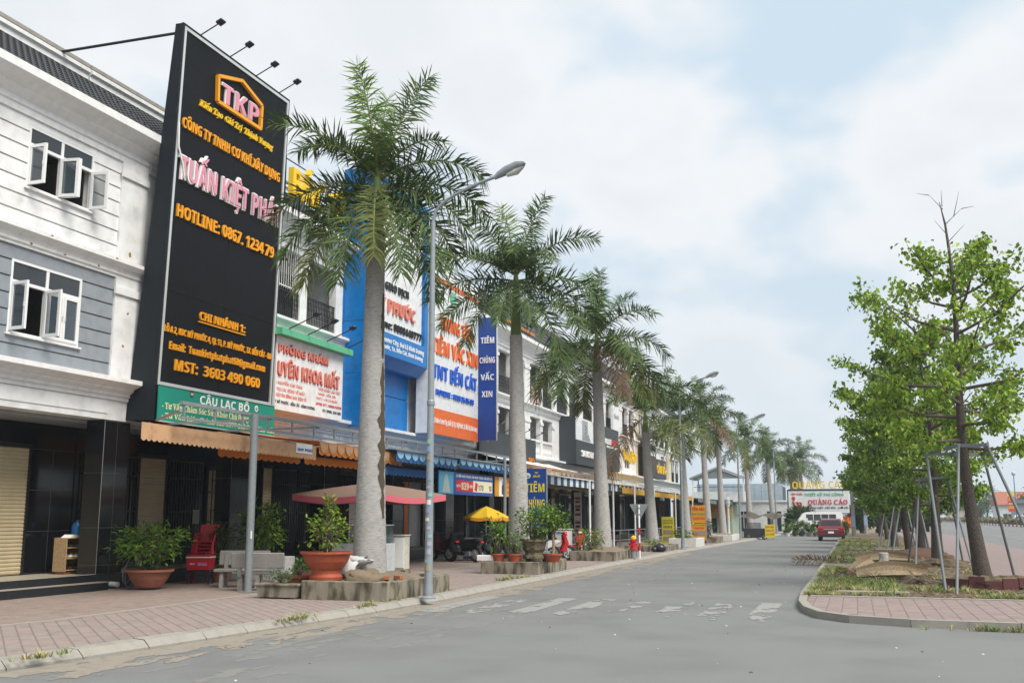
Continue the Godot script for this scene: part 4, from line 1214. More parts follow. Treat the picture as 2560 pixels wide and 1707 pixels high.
	# black phone shop sign
	var ph := thing("phone_shop_sign", "long black phone shop sign with white SAMSUNG lettering", "sign", V(-15.4, 0, -59.4), PI / 2)
	part(ph, "box", MB.new().box(V(0, 4.8, -1.0), V(11.95, 6.22, 0)).box(V(0, 6.221, -1.0), V(11.95, 7.62, -.05)), M.charcoal)
	part(ph, "picture_panel", MB.new().box(V(.05, 6.25, -.049), V(4.3, 7.6, -.01)), M.sign_white)
	part(ph, "phone_picture", MB.new().box(V(1.5, 6.3, -.009), V(2.9, 7.5, -.004)), M.grey_panel)
	for t in [[2.0, 7.2], [2.0, 6.98], [2.0, 6.76], [2.3, 7.1], [2.3, 6.88]]: part(ph, "lens_picture", MB.new().tube([V(t[0] + .3, t[1], -.0035), V(t[0] + .3, t[1], .0)], [.07, .07], 10), M.letter_black)
	part(ph, "phone_picture", MB.new().prism(PackedVector2Array([Vector2(1.4, 6.3), Vector2(3.6, 6.3), Vector2(3.1, 6.7), Vector2(2.2, 6.75)]), -.0035, -.001), M.steel)
	words(ph, "SAMSUNG", M.letter_white, 1.1, 4.9, 5.3, .38, .001, .08)
	words(ph, "WALLET", M.letter_white, 7.0, 9.5, 6.5, .36, -.049, .05)
	words(ph, "PLAZA", M.red, 9.6, 11.5, 6.5, .36, -.049, .05)
	words(ph, "Điện thoại - Laptop - Phụ kiện", M.letter_white, 8.2, 11.6, 6.28, .14, -.049, .02)
	# dark fascia of the house before it
	var df := thing("grey_fascia", "plain dark grey fascia board under the loggia houses", "sign", V(-15.9, 0, -44.0), PI / 2)
	part(df, "board", MB.new().box(V(0, 4.2, -.12), V(3.6, 5.7, 0)).box(V(3.62, 4.2, -.12), V(8.8, 5.7, 0)), M.charcoal)
	words(df, "YO", M.awning_orange, 7.4, 8.4, 4.3, .45, .001, .05, fserb)
	for u in [1.2, 3.4, 5.6, 7.8]: flood(df, V(u, 5.7, -.05), V(0, .3, .7))
	# banners slung between posts under the blue awning
	var bn := thing("price_banner", "blue flat sale banner with red price box 839", "banner", V(-13.0, 0, -32.04), PI / 2)
	part(bn, "sheet", MB.new().box(V(0, 2.50, -.02), V(5.5, 3.27, 0)), mt("banner_blue", lin(.02, .08, .32), .6))
	part(bn, "picture", MB.new().box(V(.05, 2.52, .0005), V(1.35, 3.25, .003)), mt("sky_print", lin(.10, .42, .62), .6))
	part(bn, "tower_picture", MB.new().prism(PackedVector2Array([Vector2(.35, 2.56), Vector2(.5, 2.95), Vector2(.6, 3.12), Vector2(.7, 3.2), Vector2(.8, 3.12), Vector2(.9, 2.95), Vector2(1.08, 2.56)]), .0035, .005), mt("pale_print", lin(.55, .62, .58), .7, "blotch", 2.0))
	part(bn, "price_box", MB.new().box(V(1.6, 2.62, .0005), V(3.3, 3.0, .003)), M.red)
	part(bn, "offer_box", MB.new().box(V(3.32, 2.62, .0005), V(5.4, 3.02, .003)), mt("cream_print", lin(.72, .68, .50), .6))
	words(bn, "GIÁ TỪ", M.letter_white, 1.66, 2.05, 2.76, .09, .0035, .003)
	words(bn, "839", M.cream_print, 2.12, 2.85, 2.68, .25, .0035, .003)
	words(bn, "TRIỆU", M.letter_white, 2.92, 3.24, 2.76, .09, .0035, .003)
	words(bn, "170", M.letter_black, 3.85, 4.4, 2.68, .2, .0035, .003)
	words(bn, "10", M.letter_black, 5.0, 5.3, 2.68, .2, .0035, .003)
	part(bn, "gift_picture", MB.new().prism(PackedVector2Array([Vector2(3.45, 2.68), Vector2(3.7, 2.64), Vector2(3.8, 2.92), Vector2(3.55, 2.97)]), .0035, .006), M.red)
	words(bn, "SỞ HỮU NHÀ Ở NGAY LÀM NGAY TRUNG TÂM BẾN CÁT", M.letter_white, 1.6, 5.4, 3.10, .09, .0005, .003)
	var on := thing("orange_banner", "small orange and white drink banner beside the blue sale banner", "banner", V(-13.0, 0, -37.75), PI / 2)
	part(on, "sheet", MB.new().box(V(0, 2.52, -.02), V(2.7, 3.27, 0)), mt("banner_amber", lin(.68, .30, .02), .6))
	part(on, "white_field", MB.new().box(V(.5, 2.53, .0005), V(1.35, 3.26, .003)), M.letter_white)
	part(on, "bottle_picture", MB.new().prism(PackedVector2Array([Vector2(.82, 2.6), Vector2(1.05, 2.6), Vector2(1.05, 2.9), Vector2(.97, 3.0), Vector2(.97, 3.12), Vector2(.9, 3.12), Vector2(.9, 3.0), Vector2(.82, 2.9)]), .0035, .005), M.letter_black)
	for t in [["ĐẠI LÝ", 3.05], ["nước uống", 2.85], ["giao tận nơi", 2.65]]: words(on, t[0], M.red, 1.5, 2.6, t[1], .1, .0005, .003)

func scallop(m: MB, a: Vector3, b: Vector3, drop: float, n: int, dip := .35) -> void: # hanging valance with a scalloped lower edge
	for i in n:
		for k in 5:
			var t0 := (i + k / 5.0) / n
			var t1 := (i + (k + 1) / 5.0) / n
			var h0 := drop * (1.0 - dip + dip * sin(PI * k / 5.0))
			var h1 := drop * (1.0 - dip + dip * sin(PI * (k + 1) / 5.0))
			var p := a.lerp(b, t0)
			var q := a.lerp(b, t1)
			m.quad(p - V(0, h0, 0), q - V(0, h1, 0), q, p)

func awning(label: String, x0: float, y0: float, x1: float, y1: float, za: float, zb: float, cloth: Material, val: Material, drop: float, n: int, dip := .35, skew := 0.0) -> Node3D:
	var t := thing("awning", label, "awning", Vector3.ZERO, 0.0, "shop awnings")
	var m := MB.new()
	var k := 24
	for i in k: # sagging roof cloth
		for j in 4:
			var P := func(a, e):
				var z := lerpf(lerpf(za - skew, za, e / 4.0), zb, a / float(k))
				var x := lerpf(x0, x1, e / 4.0)
				var y := lerpf(y0, y1, e / 4.0) - .05 * sin(PI * e / 4.0) * (1 + .6 * sin(a * 1.9)) - (0.04 * absf(sin(PI * a / k * 5)))
				return V(x, y, z)
			m.quad(P.call(i, j), P.call(i, j + 1), P.call(i + 1, j + 1), P.call(i + 1, j))
	part(t, "canopy", m, cloth)
	var v := MB.new()
	scallop(v, V(x1 + .012, y1 - .005, za), V(x1 + .012, y1 - .045, zb), drop, n, dip)
	part(t, "valance", v, val)
	return t

func pale_trim(t: Node, x: float, y: float, za: float, zb: float, drop: float, n: int, m: Material) -> void: # pale half round flaps sewn on the valance
	var v := MB.new()
	for i in n:
		var p := V(x, y - .03 - .04 * (i + .5) / n, lerpf(za, zb, (i + .5) / n))
		var w := absf(zb - za) / n * .48
		for k in 8:
			var a := PI * k / 8
			var b := PI * (k + 1) / 8
			v.flat(p, p + V(.004, -sin(a) * drop, cos(a) * w), p + V(.004, -sin(b) * drop, cos(b) * w))
	part(t, "scallop_trim", v, m)

func post(label: String, at: Vector3, h: float, r: float, m: Material, grp := "awning posts") -> Node3D:
	var t := thing("steel_post", label, "post", at, 0.0, grp)
	part(t, "pipe", MB.new().tube([Vector3.ZERO, V(0, h, 0)], [r, r], 12), m)
	part(t, "base_plate", MB.new().cbox(V(-r * 1.8, 0, -r * 1.8), V(r * 1.8, .02, r * 1.8), .005), m)
	return t

func awnings() -> void:
	# frame of box section steel that carries the awnings
	var fr := thing("steel_trellis", "grey steel trellis above the orange and blue awnings", "frame", Vector3.ZERO)
	part(fr, "front_rail", MB.new().bar(V(-12.83, 4.02, -17.8), V(-12.7, 4.02, -40.4), .07, .07).bar(V(-12.83, 3.72, -17.8), V(-12.7, 3.72, -40.4), .05, .05), M.galvanised)
	for i in 22:
		var t := i / 21.0
		var ties := MB.new().bar(V(lerpf(-12.83, -12.7, t), 3.74, lerpf(-17.9, -40.3, t)), V(lerpf(-12.83, -12.7, t), 4.0, lerpf(-17.9, -40.3, t)), .04, .04)
		part(fr, "strut", ties, M.galvanised)
	for z in [-21.2, -23.5, -29.0, -35.0, -40.0]:
		part(fr, "wall_arm", MB.new().bar(V(-16.0, 3.95, z), V(-12.8, 3.98, z), .05, .05), M.galvanised)
	part(fr, "end_arm", MB.new().bar(V(-12.83, 3.86, -17.8), V(-14.6, 3.86, -19.4), .05, .05), M.galvanised)
	var wide := post("thick grey steel post standing by the stone benches", V(-12.75, .12, -20.41), 3.9, .085, M.galvanised)
	part(wide, "sticker", MB.new().box(V(.06, 1.15, .04), V(.075, 1.32, .085)), M.letter_white)
	post("slim steel post behind the first street lamp", V(-12.6, .12, -30.2), 3.9, .055, M.galvanised)
	post("slim steel post beside the yellow parasol", V(-12.55, .12, -37.6), 3.85, .06, M.galvanised)
	var a1 := awning("peach awning over the black shopfront under the tall sign", -16.0, 4.0, -13.15, 3.58, -17.0, -24.0, M.awning_peach, M.awning_peach, .36, 42, .12, 4.0)
	part(a1, "lower_cloth", strip_cloth(-15.6, 3.55, -13.6, 3.30, -20.3, -24.0, .22), M.awning_orange)
	var tg := part(a1, "maker_label", MB.new().box(V(-13.13, 3.32, -23.75), V(-13.12, 3.56, -22.95)), M.letter_white)
	words(tg, "HUY PHÁT", M.banner_blue, 0, .7, 0, .07, 0, .003).transform = Transform3D(Basis(V(0, 0, -.16), V(0, .1, 0), V(.01, 0, 0)), V(-13.115, 3.40, -23.0))
	var a2 := awning("orange awning with deep scallops behind the first palm", -16.0, 4.08, -13.1, 3.68, -24.05, -29.3, M.awning_orange, M.awning_orange, .36, 16, .15)
	pale_trim(a2, -13.07, 3.68, -24.05, -29.3, .27, 11, M.awning_peach)
	part(a2, "lower_cloth", strip_cloth(-15.9, 3.55, -13.5, 3.30, -24.05, -29.3, .22), M.awning_orange)
	var a3 := awning("blue awning with pale scallops beside the first street lamp", -16.0, 4.0, -12.85, 3.72, -28.3, -33.3, M.awning_blue, M.awning_blue, .36, 16, .15)
	pale_trim(a3, -12.82, 3.72, -28.3, -33.3, .24, 9, M.awning_pale)
	part(a3, "lower_cloth", strip_cloth(-15.9, 3.6, -13.2, 3.22, -28.3, -33.3, .25), M.awning_blue)
	var a4 := awning("blue awning with pale scallops left of the second palm", -16.0, 4.0, -12.8, 3.76, -33.4, -40.4, M.awning_blue, M.awning_blue, .36, 22, .15)
	pale_trim(a4, -12.77, 3.76, -33.4, -40.4, .24, 11, M.awning_pale)
	part(a4, "lower_cloth", strip_cloth(-15.9, 3.6, -13.1, 3.22, -33.4, -40.4, .25), M.awning_blue)
	# striped awning
	var st := thing("awning", "navy and white striped awning before the phone shop", "awning", Vector3.ZERO, 0.0, "shop awnings")
	part(st, "canopy", strip_cloth(-16.0, 3.95, -12.4, 3.50, -42.8, -67.3, 0.0), M.charcoal)
	var za := -42.8
	var n := 46
	for i in n:
		var z0 := za - 24.5 * i / n
		var z1 := za - 24.5 * (i + 1) / n
		var m := MB.new()
		m.quad(V(-12.38, 3.12, z0), V(-12.38, 3.12, z1), V(-12.38, 3.48, z1), V(-12.38, 3.48, z0))
		part(st, "stripe", m, mt("stripe_white", lin(.62, .66, .68), .8) if i % 2 else mt("stripe_navy", lin(.02, .07, .15), .8))
	part(st, "top_edge", MB.new().box(V(-12.42, 3.485, -67.3), V(-12.3, 3.53, -42.8)), M.stripe_white)
	part(st, "front_rail", MB.new().bar(V(-12.5, 3.75, -44), V(-12.4, 3.75, -67), .05, .05), M.galvanised)
	part(st, "fringe", strip_valance(-12.6, 3.12, -42.9, -67.2, .16), mt("fringe", lin(.14, .13, .06), .9))
	var os := awning("small orange and white scalloped awning above the striped awning", -16.0, 4.6, -13.6, 4.05, -43.5, -55.5, M.letter_white, M.awning_peach, .3, 14, .6)
	var ya := awning("yellow awning behind the give way sign", -16.0, 3.7, -12.2, 3.35, -57, -84, M.awning_yellow, M.awning_yellow, .34, 50, .2)
	part(ya, "front_rail", MB.new().bar(V(-12.2, 3.7, -57), V(-12.2, 3.7, -84), .06, .06).bar(V(-12.2, 4.1, -60), V(-12.2, 4.1, -84), .05, .05), M.white_iron)
	awning("grey awning past the yellow awning", -16.0, 3.6, -12.0, 3.2, -85, -97, mt("awning_grey", lin(.12, .14, .15), .8), M.awning_grey, .3, 20, .2)
	awning("dark green awning at the far end of the row", -16.0, 3.7, -11.5, 3.25, -97.5, -108, mt("awning_green", lin(.03, .09, .06), .8), M.awning_green, .35, 20, .2)
	var k := 0
	for z in [-47.5, -52.5, -58.0, -64.0, -72.0, -80.0]:
		post(["white pipe post with stickers left of the hydrant", "white pipe post right of the give way sign", "third white pipe post past the hydrant", "white pipe post before the yellow board", "white pipe post past the white planter", "farthest white pipe post under the yellow awning"][k], V(-11.7, .12, z), 3.3, .05, M.white_iron)
		k += 1
	# pedestrian railing
	var pr := thing("pavement_railing", "two bar galvanised railing along the pavement behind the hydrant", "railing", Vector3.ZERO)
	for y in [.55, 1.05]: part(pr, "rail", MB.new().rod(V(-12.0, y, -44), V(-11.2, y, -72), .025), M.galvanised)
	for i in 15:
		var t := i / 14.0
		part(pr, "upright", MB.new().rod(V(lerpf(-12.0, -11.2, t), .1, -44 - 28 * t), V(lerpf(-12.0, -11.2, t), 1.06, -44 - 28 * t), .025), M.galvanised)

func strip_cloth(x0: float, y0: float, x1: float, y1: float, za: float, zb: float, drop: float) -> MB:
	var m := MB.new()
	for i in 16:
		var a := lerpf(za, zb, i / 16.0)
		var b := lerpf(za, zb, (i + 1) / 16.0)
		m.quad(V(x0, y0, a), V(x1, y1, a), V(x1, y1, b), V(x0, y0, b))
	if drop > 0: scallop(m, V(x1 + .003, y1, za), V(x1 + .003, y1, zb), drop, int(absf(zb - za) / .3), .2)
	return m

func strip_valance(x: float, y: float, za: float, zb: float, drop: float) -> MB:
	var m := MB.new()
	scallop(m, V(x, y, za), V(x, y, zb), drop, int(absf(zb - za) / .35), .3)
	return m

var frond_cache := {}

func leaf(m: MB, p: Vector3, d: Vector3, side: Vector3, len: float, wid: float, curl := .15) -> void:
	var up := side.cross(d).normalized()
	var mid := p + d * len * .42
	var tip := p + d * len - up * len * curl
	var a := mid + side * wid * .5 + up * len * .04
	var b := mid - side * wid * .5 + up * len * .04
	m.flat(p, a, tip)
	m.flat(p, tip, b)

func frond_mesh(e0: float, bend: float, L: float, sd: int, kind: String) -> ArrayMesh:
	var key := "%d_%d_%.1f_%d_%s" % [e0, bend, L, sd, kind]
	if frond_cache.has(key): return frond_cache[key]
	var r := RandomNumberGenerator.new()
	r.seed = sd * 97 + int(e0) + 500
	var m := MB.new()
	m.usec = true
	var pts := []
	var tans := []
	var rad := []
	var p := Vector3.ZERO
	var N := 14
	var sway := r.randf_range(-.25, .25)
	for i in N + 1:
		var s := float(i) / N
		var e := deg_to_rad(e0 - bend * pow(s, 1.6))
		var y := sway * s
		var t := V(cos(e) * cos(y), sin(e), cos(e) * sin(y))
		pts.append(p); tans.append(t); rad.append(lerpf(.038, .006, s))
		p += t * L / N
	var base := {"green": Color(.068, .122, .042), "fresh": Color(.10, .19, .038), "old": Color(.085, .13, .042), "dry": Color(.20, .155, .10)}
	var c0: Color = base[kind]
	m.col = Color(.16, .18, .07) if kind != "dry" else Color(.22, .16, .09)
	m.tube(pts, rad, 5, false)
	var K := 92
	for sidei: float in [-1.0, 1.0]:
		for i in K:
			var s := .10 + .9 * (i + r.randf()) / K
			var f := s * N
			var a := mini(int(f), N - 1)
			var q: Vector3 = pts[a].lerp(pts[a + 1], f - a)
			var t: Vector3 = tans[a].lerp(tans[a + 1], f - a).normalized()
			var sd0 := t.cross(Vector3.UP)
			if sd0.length() < .05: sd0 = V(0, 0, 1)
			var side: Vector3 = sd0.normalized() * sidei
			var up := side.cross(t) * sidei
			var plane: float = ([1.5, .5, -.5, -1.5][r.randi() % 4] if e0 > 60 else [.95, .3, -.35][r.randi() % 3]) + r.randf_range(-.25, .25)
			var fwd := lerpf(.30, .95, pow(s, 2.2)) + r.randf_range(-.14, .14)
			var d := (side + up * plane + t * fwd).normalized()
			var ln := L * .25 * pow(sin(PI * clampf(.16 + .74 * s, 0, 1)), .5) * r.randf_range(.85, 1.1)
			var w := .046 * r.randf_range(.8, 1.15) * (L / 3.2)
			var droop := r.randf_range(.05, .30) * (1.0 + maxf(0.0, -t.y) * 1.5) * ln * (1.6 if kind == "dry" else 1.0)
			var p1 := q + d * ln * .5 - V(0, droop * .22, 0)
			var p2 := q + d * ln - V(0, droop, 0)
			var wd := d.cross(t).normalized().cross(d).normalized().lerp(up, r.randf_range(-.3, .3)).normalized() * w * .5
			var k := r.randf_range(.72, 1.32)
			var yel := r.randf_range(0, .25) + (.25 * s if kind == "old" else 0.0)
			m.col = Color(c0.r * k * (1 + yel), c0.g * k, c0.b * k)
			m.quad(q - wd * .6, q + wd * .6, p1 + wd, p1 - wd)
			m.flat(p1 - wd, p1 + wd, p2)
	frond_cache[key] = m.mesh()
	return frond_cache[key]

func palm(label: String, x: float, z: float, y0: float, ytrunk: float, ycrown: float, k: float, fronds: Array, lean := Vector2.ZERO, sd := 1, detail := true) -> Node3D:
	var t := thing("royal_palm", label, "palm tree", V(x, y0, z), 0.0, "royal palms along the pavement")
	var m := MB.new()
	var pts := []
	var rad := []
	var H := ytrunk - y0
	var n := int(H / (.14 if detail else .5)) * 2
	for i in n + 1:
		var s := float(i) / n
		pts.append(V(lean.x * s, H * s, lean.y * s))
		var r := (.30 * pow(1 - s, 3) * .45 + lerpf(.262, .215, smoothstep(.35, 1.0, s))) * k
		rad.append(r * (1.0 + (.018 if i % 2 and detail else 0.0)))
	m.tube(pts, rad, 16 if detail else 9)
	part(t, "trunk", m, M.trunk)
	var top: Vector3 = pts[n]
	var cy := ycrown - y0
	part(t, "crownshaft", MB.new().tube([top, top.lerp(V(lean.x, cy, lean.y), .35), V(lean.x, cy - .15, lean.y), V(lean.x, cy + .2, lean.y)], [.19 * k, .17 * k, .10 * k, .06 * k], 10), M.crownshaft)
	for f in fronds:
		var L: float = 3.3 * k * (f[4] if f.size() > 4 else 1.0)
		var fm := frond_mesh(f[1], f[2], snappedf(L, .2), sd % 3, f[3] if f.size() > 3 else "green")
		piece(t, "frond", fm, M.frond_leaf, Transform3D(Basis(Vector3.UP, deg_to_rad(18.0 + f[0])), V(lean.x, cy + (.05 if f[1] > 20 else -.15), lean.y)))
	return t

func random_crown(sd: int, n: int, dry := 1) -> Array:
	var r := RandomNumberGenerator.new()
	r.seed = sd
	var out := []
	for i in n:
		var s := float(i) / (n - 1)
		var e := lerpf(84, -34, pow(s, .85))
		out.append([fmod(i * 137.5 + r.randf_range(-18, 18) + sd * 40, 360), snappedf(e, 12), snappedf(24 + 40 * sin(PI * pow(s, .8)) + 26 * s, 12), "fresh" if i < 2 else ("dry" if i >= n - dry else ("old" if i >= n - dry - 2 else "green")), lerpf(.88, 1.18, s)])
	return out

func palms() -> void:
	var p1 := palm("largest royal palm, nearest the camera, rising from a concrete planter", -9.97, -20.7, .42, 8.05, 9.3, .97, [
		[182, 84, 14, "fresh", .88], [6, 72, 18, "green", .86], [180, 46, 54, "green", .86], [155, 48, 70, "green", .8], [186, 4, 66, "green", .84], [196, -22, 56, "green", .9], [206, -42, 42, "old", .95], [240, -50, 34, "green", .85], [272, -40, 46, "old", .72], [300, -48, 38, "green", .8],
		[345, -50, 36, "green", .95], [335, -34, 50, "green", .85], [352, -6, 70, "green", .82], [2, 28, 74, "green", .84], [18, 16, 74, "green", .85], [40, -10, 66, "green", .9], [70, 30, 66, "green", .9], [105, 40, 66, "green", .9], [130, 10, 70, "green", .9], [85, 78, 20, "fresh", .72], [218, 40, 84, "green", .6], [330, 46, 80, "green", .6], [270, 52, 80, "green", .5]], Vector2(-.02, 0), 1)
	# long dark scar in the bark
	var sc := MB.new()
	var fn := FastNoiseLite.new()
	fn.seed = 4; fn.frequency = 1.6; fn.fractal_octaves = 4
	for i in 110:
		var ya := 1.3 + i * .045
		var P := func(y: float, side: float):
			var s := y / 7.63
			var r := (.30 * pow(1 - s, 3) * .45 + lerpf(.262, .215, smoothstep(.35, 1.0, s))) * .97 * 1.018 + .006
			var wide := (.34 if y < 4.6 else .22) * pow(sin(PI * clampf((y - 1.3) / 3.4 if y < 4.7 else (y - 4.7) / 1.6, .03, .97)), .5)
			var a := deg_to_rad(80) + side * maxf(.02, wide * (1.0 + 1.1 * fn.get_noise_2d(y * 1.5, signf(side) * 30))) + .16 * fn.get_noise_2d(y * .6, 9)
			return V(sin(a) * r - .02 * s, y, cos(a) * r)
		if ya > 4.66 and ya < 4.74: continue
		for k in 8:
			var e := -1.0 + k * .25
			sc.quad(P.call(ya, e), P.call(ya, e + .25), P.call(ya + .045, e + .25), P.call(ya + .045, e))
	part(p1, "bark_scar", sc, mt("scar", lin(.10, .075, .05), .95, "bark", 1.2))
	palm("second royal palm with a bright green crownshaft behind the stone urn", -9.75, -30.6, .42, 7.35, 9.25, .92, [
		[178, 62, 24, "green", .9], [120, 78, 20, "fresh", .85], [10, 76, 18, "green", .92], [188, 26, 60, "green", .98], [172, 10, 58, "green", 1.0], [196, -16, 52, "green", 1.0], [208, -36, 44, "green", .9], [358, 46, 60, "green", 1.0], [350, 8, 66, "green", 1.0],
		[340, -20, 56, "green", 1.0], [330, -44, 42, "green", 1.05], [8, -4, 66, "green", 1.0], [300, 30, 80, "green", .7], [265, 44, 90, "green", .62], [75, 36, 66, "green"], [100, 50, 60, "green"], [285, -30, 56, "green", .7], [245, -30, 54, "green", .75], [220, 34, 80, "green", .65]], Vector2(-.1, 0), 2)
	var p3 := random_crown(3, 14, 0)
	p3.append_array([[330, -32, 50, "old", 1.1], [200, -24, 56, "old", 1.2], [350, -20, 58, "green", 1.2], [225, -28, 54, "green", 1.2], [300, -36, 46, "dry", 1.0]])
	palm("third royal palm with drooping brown fronds", -9.69, -41.5, .42, 7.6, 9.15, .94, p3, Vector2(-.15, 0), 3)
	palm("fourth royal palm with a thin crown and a dead hanging frond", -9.75, -52.7, .33, 6.0, 7.0, .88, [[178, 74, 20, "fresh", .9], [20, 66, 30, "green", .95], [340, 46, 60, "green"], [190, 50, 64, "green", .9], [8, 30, 64, "green", 1.05], [215, 34, 74, "green", .9], [330, -16, 58, "old", 1.15], [300, -30, 48, "old", 1.1], [196, -42, 44, "dry", 1.3], [90, 60, 50, "green"], [60, 36, 60, "green"], [270, 30, 80, "green", .8], [130, 40, 60, "green"]], Vector2(-.25, 0), 1)
	var spec := [["fifth royal palm, rising from the white planter", -8.95, -58.8, 7.5, 17], ["sixth royal palm, past the white planter", -9.05, -68.5, 8.7, 16], ["seventh royal palm, left of the third street lamp", -9.0, -76.0, 8.3, 15], ["eighth royal palm, behind the food cart", -8.2, -88.0, 8.1, 15]]
	for i in spec.size():
		var s: Array = spec[i]
		palm(s[0], s[1], s[2], .3 if i else .45, s[3] - 1.3, s[3], .76, random_crown(11 + i, s[4] - 3, 1 if i == 1 else 0), Vector2(-.2, 0), i, false)
	palm("royal palm past the end of the row, left of the tin wall", -8.0, -112.0, .1, 7.2, 8.6, .95, random_crown(21, 12, 0), Vector2(-.5, 0), 1, false)
	palm("slim royal palm over the tin wall", -9.7, -140.0, .1, 7.6, 9.2, .95, random_crown(22, 11, 0), Vector2(-.9, 0), 2, false)
	palm("leftmost of the two far palms behind the print shop billboard", -8.0, -146.0, .1, 6.8, 8.2, .95, random_crown(23, 12, 0), Vector2(0, 0), 0, false)
	palm("tall full crowned palm right behind the print shop billboard", -6.7, -145.0, .1, 7.6, 9.2, 1.1, random_crown(24, 14, 0), Vector2(0, 0), 1, false)

func plant(parent: Node, ce: Vector3, r: Vector3, n: int, size: float, cols: Array, sd: int, root := Vector3.ZERO, stems := 6) -> void: # stems from root, leaves in clusters through an ellipsoid
	var g := RandomNumberGenerator.new()
	g.seed = sd
	var m := MB.new()
	m.usec = true
	var st := MB.new()
	var ends := []
	for i in stems * 5:
		var d := V(g.randfn(), g.randfn() * .9 + .15, g.randfn()).normalized() * pow(g.randf(), .45)
		ends.append(ce + d * r)
	for i in mini(stems * 2, ends.size()):
		var e: Vector3 = ends[i]
		var mid := root.lerp(e, .5) + V(g.randf_range(-.06, .06), g.randf_range(.0, .1), g.randf_range(-.06, .06))
		st.tube([root, mid, e], [.02 + r.x * .015, .014, .005], 5, false)
	if st.v.size(): part(parent, "stem", st, M.twig)
	for i in n:
		var e: Vector3 = ends[g.randi() % ends.size()]
		var p := e + V(g.randfn(), g.randfn(), g.randfn()) * r * .17
		var d := (p - ce).normalized() * .7 + V(g.randfn() * .5, g.randf_range(-.5, .6), g.randfn() * .5)
		d = d.normalized()
		var side := d.cross(V(g.randfn(), 1.5, g.randfn())).normalized()
		var c: Color = cols[g.randi() % cols.size()]
		var k := g.randf_range(.65, 1.35)
		m.col = Color(c.r * k, c.g * k, c.b * k)
		leaf(m, p, d, side, size * g.randf_range(.7, 1.25), size * .42, g.randf_range(0, .35))
	part(parent, "foliage", m, M.leaf).set_meta("kind", "stuff")

const ORD := ["first", "second", "third", "fourth", "fifth", "sixth", "seventh", "eighth", "ninth"]

func planter(label: String, x0: float, x1: float, z0: float, z1: float, h: float, m: Material) -> Node3D: # walled tree bed, z0 nearer the camera
	var t := thing("planter_bed", label, "planter", V(0, .11, 0), 0.0, "tree beds along the pavement")
	var k := .16
	part(t, "wall", MB.new().cbox(V(x0, 0, z0 - k), V(x1, h, z0), .015), m)
	part(t, "wall", MB.new().cbox(V(x0, 0, z1), V(x1, h - .005, z1 + k), .015), m)
	part(t, "wall", MB.new().cbox(V(x0 + .003, 0, z1 + k), V(x0 + k, h - .003, z0 - k), .015), m)
	part(t, "wall", MB.new().cbox(V(x1 - k, 0, z1 + k), V(x1 - .003, h - .008, z0 - k), .015), m)
	part(t, "soil", MB.new().lump(V((x0 + x1) / 2, h - .12, (z0 + z1) / 2), V((x1 - x0) / 2 - .1, .22, (z0 - z1) / 2 - .1), int(z0), .15, 18, 6, true).box(V(x0 + k, 0, z1 + k), V(x1 - k, h - .1, z0 - k)), M.earth)
	return t

func street_lamp(label: String, x: float, z: float, s := 1.0) -> void:
	var t := thing("street_lamp", label, "street lamp", V(x, .12, z), 0.0, "street lamps along the kerb")
	part(t, "pole", MB.new().tube([V(0, 0, 0), V(0, 4, 0), V(0, 7.85 * s, 0)], [.088, .07, .05], 14), M.steel)
	part(t, "collar", MB.new().lathe(Vector3.ZERO, [Vector2(.15, 0), Vector2(.15, .03), Vector2(.1, .06), Vector2(.09, .3)], 14), M.steel)
	part(t, "joint", MB.new().lathe(Vector3.ZERO, [Vector2(.074, 3.9), Vector2(.082, 3.92), Vector2(.082, 4.0), Vector2(.072, 4.02)], 14), M.steel)
	var pts := []
	var rad := []
	for i in 9:
		var a := i / 8.0
		pts.append(V(1.42 * pow(a, 1.6), 7.85 * s + .86 * pow(a, .66), 0)); rad.append(.036)
	part(t, "arm", MB.new().tube(pts, rad, 8), M.steel)
	var h := MB.new()
	h.xf = Transform3D(Basis(Vector3.BACK, .32), V(1.38, 7.85 * s + .83, 0))
	h.tube([V(0, 0, 0), V(.12, .03, 0), V(.3, .05, 0), V(.55, .05, 0), V(.70, .03, 0), V(.74, .02, 0)], [.04, .075, .1, .105, .06, .01], 12)
	part(t, "lamp_head", h, M.galvanised)
	var g := MB.new()
	g.xf = h.xf
	g.tube([V(.28, -.045, 0), V(.5, -.05, 0), V(.68, -.02, 0)], [.05, .085, .03], 10)
	part(t, "lens", g, mt("lens", lin(.45, .46, .44), .15))

func pot_plant(label: String, at: Vector3, prof: Array, m: Material, seg := 24) -> Node3D:
	var t := thing("potted_plant", label, "potted plant", at, 0.0, "potted plants on the pavement")
	var p: Array = prof.duplicate()
	var top: Vector2 = prof[-1]
	p.append_array([Vector2(top.x - .03, top.y), Vector2(top.x - .05, top.y - .06), Vector2(.001, top.y - .06)])
	p.insert(0, Vector2(.001, prof[0].y))
	part(t, "pot", MB.new().lathe(Vector3.ZERO, p, seg), m)
	part(t, "soil", MB.new().lump(V(0, top.y - .075, 0), V(top.x - .05, .05, top.x - .05), 3, .2, 14, 4, true), M.soil)
	return t

